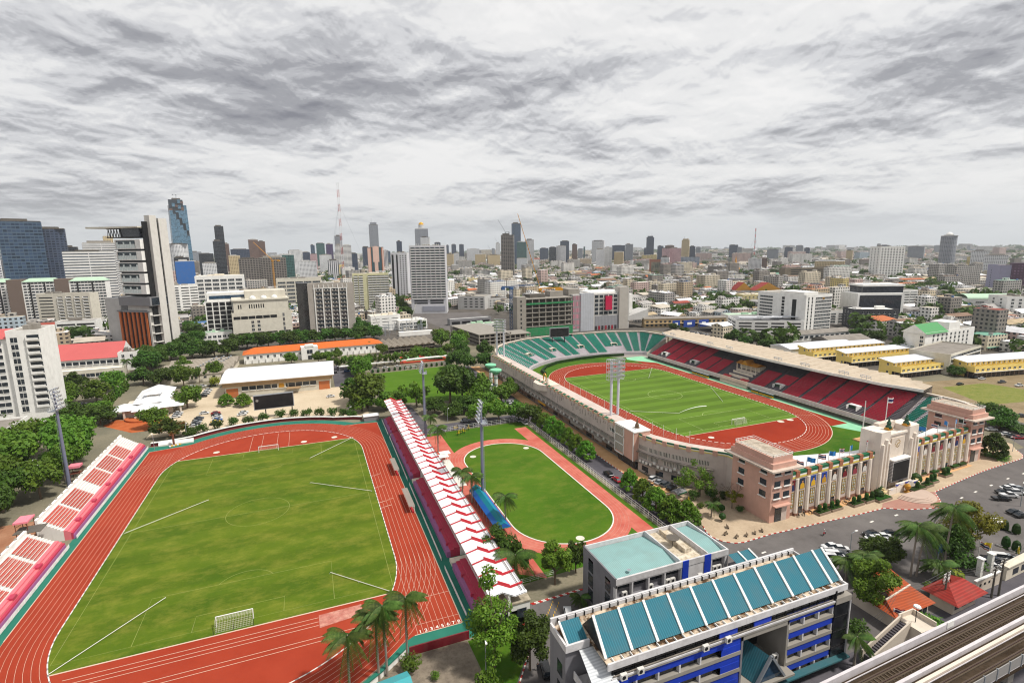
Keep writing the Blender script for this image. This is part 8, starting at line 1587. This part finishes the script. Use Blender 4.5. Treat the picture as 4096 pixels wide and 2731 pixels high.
# ------------------------------------------------------------------ vehicles and people
CARC=dict(white='#c9cacb',silver='#8d9196',black='#121316',grey='#4a4d52',red='#8f1420',blue='#1f4f8f',yellow='#c9a81c',darkblue='#1a2236')
CARM={k:paint('car_'+k,v,.25,amt=.06,streak=False,spec=.6)for k,v in CARC.items()};tyre=paint('tyre','#141414',.8);lampw=paint('headlamp','#d5d8da',.2,amt=0)
PROF=dict(car=([(-2.2,.35),(-2.25,.8),(-1.6,.98),(1.0,.95),(2.0,.82),(2.2,.6),(2.15,.3)],[(-1.75,.95),(-1.15,1.42),(.35,1.44),(1.15,.93)]),suv=([(-2.25,.4),(-2.3,1.0),(-2.2,1.1),(1.0,1.08),(2.1,.95),(2.25,.7),(2.2,.35)],[(-2.2,1.08),(-2.0,1.72),(.5,1.75),(1.3,1.06)]),van=([(-2.5,.4),(-2.55,1.1),(-2.5,1.2),(1.9,1.15),(2.45,.95),(2.5,.4)],[(-2.5,1.18),(-2.4,2.0),(1.0,2.02),(2.0,1.13)]),pickup=([(-2.6,.5),(-2.6,1.05),(-.7,1.08),(1.2,1.08),(2.3,.95),(2.45,.4)],[(-.8,1.06),(-.6,1.72),(.6,1.72),(1.4,1.06)]))
def side(pts,w,wt=None):
 n=len(pts);wt=wt or w;zm=max(p[1]for p in pts);k=lambda z:w if z<zm-.2 else wt
 mb=MB();mb.add([(x,-k(z),z)for x,z in pts]+[(x,k(z),z)for x,z in pts],[(i,i+n,(i+1)%n+n,(i+1)%n)for i in range(n)]+[tuple(range(n)),tuple(range(2*n-1,n-1,-1))]);return mb
CM2={}
wheelm=MB().add([(.31*math.cos(a),s,.31+.31*math.sin(a))for s in(-.1,.1)for a in np.linspace(0,6.283,12,endpoint=False)],[(i,(i+1)%12,12+(i+1)%12,12+i)for i in range(12)]+[tuple(range(12)),tuple(range(23,11,-1))]).mesh('wheel',[tyre]);hl=MB().box((-.05,-.2,0),(.06,.2,.16)).mesh('headlight',[lampw])
def car(c,x,y,col,kind='car',rz=0.0):
 X,Y=(x,y)if c=='w' else at(c,x,y);t=link('parked_'+kind,None,None,(X,Y,.035),rz)
 if(kind,col)not in CM2:
  b,g=PROF[kind];body=side(b,.86);tp=max(z for _,z in g);body.box((g[1][0]+.05,-.62,tp-.04),(g[2][0],.62,tp+.03));CM2[kind,col]=body.mesh('body',[CARM[col]])
  CM2[kind]=side(g,.8,.64).mesh('window_glass',[darkglass])
 link('body',CM2[kind,col],t);link('window_glass',CM2[kind],t)
 for sx in(-1.35,1.35):
  for sy in(-.8,.8):link('wheel',wheelm,t,(sx,sy,0))
 for sy in(-.6,.6):link('headlight',hl,t,(2.14 if kind!='van' else 2.44,sy,.62))
 later(t,'parked '+col.replace('dark','dark ')+' '+kind,'car' if kind=='car' else kind,'parked vehicles')
h2=math.pi/2
for q in[('e',1785,842,'grey','car',0),('e',1772,860,'black','car',0),('e',1762,878,'silver','car',0),('e',1750,897,'black','car',0),('e',1742,915,'white','car',0),('e',1832,797,'white','car',.1),('e',1935,795,'red','car',.1),('e',1940,812,'black','car',0),('e',1948,828,'white','car',0),('e',1955,845,'white','car',0),('e',1950,860,'blue','car',0),('e',1935,875,'yellow','car',0),('e',1925,892,'black','car',0),('e',2185,790,'white','car',.2),('e',2170,808,'white','car',.2),('e',1600,795,'white','car',.2),('e',1590,812,'silver','car',.2),('e',1575,830,'white','car',.2),('e',1820,645,'black','suv',.1),('e',1842,622,'silver','car',.1),('e',1855,605,'white','car',.1),('e',1868,588,'white','car',.1),('e',1725,555,'white','car',.1),('e',1815,553,'white','car',0),('e',1905,548,'darkblue','car',0),('e',260,1225,'white','car',-.2),('e',235,1248,'red','car',-.2),('e',290,1275,'white','car',-.2),('e',215,1272,'black','car',-.2),('e',195,1292,'silver','car',-.2),('e',140,1312,'white','suv',-.2),('e',112,1340,'grey','car',-.2),('e',80,1366,'white','car',-.2),('e',45,1390,'blue','car',-.2),('e',20,1425,'white','van',-.2),('e',580,965,'white','van',.2),('e',545,985,'silver','car',.2),('e',690,725,'black','car',.2),('e',740,715,'grey','car',.2),('e',640,735,'white','car',.2),('e',580,840,'white','car',.2),('e',470,865,'silver','car',.2),('f',670,645,'white','car',.2),('f',850,675,'grey','car',h2),('f',820,420,'blue','suv',.1),('f',700,432,'black','car',.1),('f',1160,388,'white','car',.05),('f',1075,395,'black','car',.05),('f',1272,376,'white','car',.05),('f',1878,864,'silver','car',0),('f',1925,905,'black','car',0),('f',2240,740,'white','car',h2),('f',2270,700,'white','car',h2),('q',190,460,'black','suv',h2),('q',265,510,'red','car',h2),('q',605,505,'white','suv',.3),('q',545,555,'black','car',-1.1),('q',658,532,'silver','car',.3),('q',712,556,'grey','suv',.3),('q',770,585,'black','car',.3),('h',115,885,'white','car',h2),('h',55,860,'silver','car',h2),('h',10,700,'white','car',h2),('i',2090,1345,'black','pickup',-.5),('i',2160,1315,'white','pickup',-.5),('i',2110,1285,'black','car',-.5),('i',2175,1285,'black','suv',-.5),('i',2225,1290,'white','suv',-.5),('i',2150,1252,'white','car',-.5),('i',2195,1240,'white','car',-.5),('i',2250,1255,'silver','car',-.5),('i',2210,1465,'black','car',-.3),('i',2275,1495,'black','car',-.3),('i',2130,762,'white','car',-.4),('i',2187,782,'black','car',-.4),('i',2245,795,'red','car',-.4),('i',2000,720,'white','car',-.4),('i',2185,655,'white','van',-.4),('i',2265,600,'grey','pickup',-.6),('o',160,78,'black','car',2.9),('o',185,118,'white','car',-.4),('o',222,112,'white','car',-.4),('o',262,100,'white','car',-.4),('o',318,75,'black','car',-.4),('o',1095,300,'darkblue','van',-.6),('o',1160,270,'white','van',-.6),('o',1215,272,'silver','suv',-.6),('o',1110,335,'white','car',-.6),('m',530,412,'white','car',2.9),('m',622,430,'white','car',-.5),('m',565,492,'white','van',-.5),('m',618,478,'grey','car',-.5),('m',540,518,'white','van',-.5),('l',290,1475,'black','suv',1.35),('l',480,995,'white','suv',1.2),('d',1840,1478,'black','car',0),('d',1960,1425,'black','car',-.1),('d',2015,1435,'white','car',-.1),('d',2175,1462,'grey','pickup',-.1),('d',2312,1490,'white','pickup',-.1)]+[('c',800+24*k,1072+4.2*k,('white','silver','yellow','white','black')[k%5],'car',1.2)for k in range(13)]+[('c',770+26*k,1052+4*k,('silver','white','grey')[k%3],'car',1.2)for k in range(8)]+[('b',1350+22*k,972+3*k,'white','car',.6)for k in range(3)]:car(*q)
mw_=MB().add([(.3*math.cos(a),s,.3+.3*math.sin(a))for s in(-.06,.06)for a in np.linspace(0,6.283,10,endpoint=False)],[(i,(i+1)%10,10+(i+1)%10,10+i)for i in range(10)]).mesh('wheel',[tyre])
def moto(label,x,y,rz,col='black'):
 t=thing('motorcycle',label,'motorcycle',(x,y,.15),rz,'motorcycles');MB().tube([(-.75,0,.75),(-.3,0,.72),(.1,0,.55),(.5,0,.8)],[.1,.2,.18,.1],8).obj('body',CARM[col],t)
 for s in(-.6,.65):link('wheel',mw_,t,(s,0,0))
 MB().bar((.5,-.35,1.0),(.5,.35,1.0),.06).bar((.5,0,.75),(.5,0,1.0),.06).obj('handlebar',steel,t);return t
for k,(c,x,y,col)in enumerate((('i',275,1495,'black'),('i',320,1480,'black'),('i',380,1462,'black'),('i',688,1378,'black'),('i',712,1358,'black'),('q',535,450,'black'),('q',745,660,'red'),('q',775,675,'red'),('q',860,710,'red'),('q',890,735,'red'))):moto(('leftmost motorcycle by left gate wing','second motorcycle by left gate wing','third motorcycle by left gate wing','motorcycle left of gate memorial','motorcycle nearest the gate memorial','black motorcycle at the curved wall doorway','red motorcycle left of vendor tent','red motorcycle before the vendor tent','red motorcycle behind yellow umbrella','red motorcycle under yellow umbrella')[k],*at(c,x,y),.8+.2*k,col)
def person(label,x,y,z,rz,shirt,sit=False,trouser=None):
 J=[(0,0,.95),(0,0,1.2),(0,0,1.42),(0,0,1.52),(0,.02,1.66),(.2,0,1.4),(.27,.02,1.12),(.27,.14,.9),(-.2,0,1.4),(-.27,.02,1.12),(-.24,.2,1.0),(.1,0,.9),(.11,.03,.5),(.11,-.02,.06),(-.1,0,.9),(-.12,.06,.5),(-.12,.02,.06)]
 if sit:J[12]=(.16,.4,.85);J[13]=(.2,.3,.4);J[15]=(-.16,.4,.85);J[16]=(-.2,.3,.4);J[7]=(.26,.42,1.05);J[10]=(-.26,.42,1.05)
 R_=[.15,.14,.15,.06,.105,.065,.05,.04,.065,.05,.04,.09,.065,.05,.09,.065,.05];E=[(0,1),(1,2),(2,3),(3,4),(2,5),(5,6),(6,7),(2,8),(8,9),(9,10),(0,11),(11,12),(12,13),(0,14),(14,15),(15,16)]
 me=bpy.data.meshes.new('body');me.from_pydata(J,E,[]);o=link('person',me,None,(x,y,z),rz);tag(o,label,'person');o.modifiers.new('skin','SKIN');o.modifiers.new('sub','SUBSURF').levels=1
 for v,r in zip(me.skin_vertices[0].data,R_):v.radius=(r,r)
 me.skin_vertices[0].data[0].use_root=True
 m,nt,N,L,b=nodes('clothes_'+shirt);tc=N.new('ShaderNodeTexCoord');sp=N.new('ShaderNodeSeparateXYZ');L.new(tc.outputs['Object'],sp.inputs[0]);f=fmath(nt,'GREATER_THAN',sp.outputs[2],.97);g=fmath(nt,'GREATER_THAN',sp.outputs[2],1.47);L.new(mixrgb(nt,g,mixrgb(nt,f,lin(trouser or '#1a1c24'),lin(shirt)),lin('#8f6248')),b.inputs['Base Color']);me.materials.append(m)
 MB().lathe((0,0,1.66),[(.1,-.02),(.115,.05),(.08,.12),(.02,.14)],8).obj('hair' if not sit else 'helmet',black if not sit else white,o)
person('person in dark suit standing beside black suv at lane',55.9,-91.7,.02,.4,'#20242e');X,Y=at('m',482,300);moto('red motorcycle ridden along the middle of the avenue',X,Y,.3,'red');person('motorcycle rider in white shirt and helmet on avenue',X-.15,Y,.12,.3-h2,'#c9c9c9',True);person('person in red walking beside the ceremonial box',*at('h',2050,558),.05,1,'#a02020')
# street lamps
for k,(c,x,y,H)in enumerate((('m',690,560,9),('f',830,830,5),('f',1718,868,6),('e',1675,1010,6),('e',1385,1115,6),('h',548,1070,6),('i',2190,910,6),('i',2260,1400,8),('f',752,460,7),('k',1975,1540,9))):
 X,Y=at(c,x,y);t=thing('street_lamp',('lamp post by white cars above orange house','white lamp post behind the far track wall','white lamp post at the road bend corner','white lamp post beside track memorial','thin lamp post at the pink stand end','lamp post beside the stadium road trees','lamp post by hedge near right salmon tower','lamp post among cars at right edge','white lamp post beside the gymnasium road','lamp post under the huge bottom tree')[k],'lamp',(X,Y,0),.5*k,'street lamps');MB().tube([(0,0,0),(0,0,H)],[.13,.08],6).obj('post',steel,t);MB().bar((0,0,H),(1.5,0,H+.3),.1).obj('arm',steel,t);MB().box((1.1,-.18,H+.22),(2.0,.18,H+.38)).obj('lamp_head',white,t)
assign_labels()
# ------------------------------------------------------------------ city air
hz_=MB().box((-13400,-1900,-1.5),(13400,13400,760)).obj('haze',bpy.data.materials.new('haze'));hz_['kind']='stuff';hz_['label']='pale haze over the whole city';hm_=hz_.data.materials[0];hm_.use_nodes=True;nt=hm_.node_tree;nt.nodes.clear()
ho=nt.nodes.new('ShaderNodeOutputMaterial');hv=nt.nodes.new('ShaderNodeVolumePrincipled');hv.inputs['Color'].default_value=(.86,.91,.97,1);hv.inputs['Density'].default_value=6e-5;hv.inputs['Anisotropy'].default_value=.2;nt.links.new(hv.outputs[0],ho.inputs['Volume'])
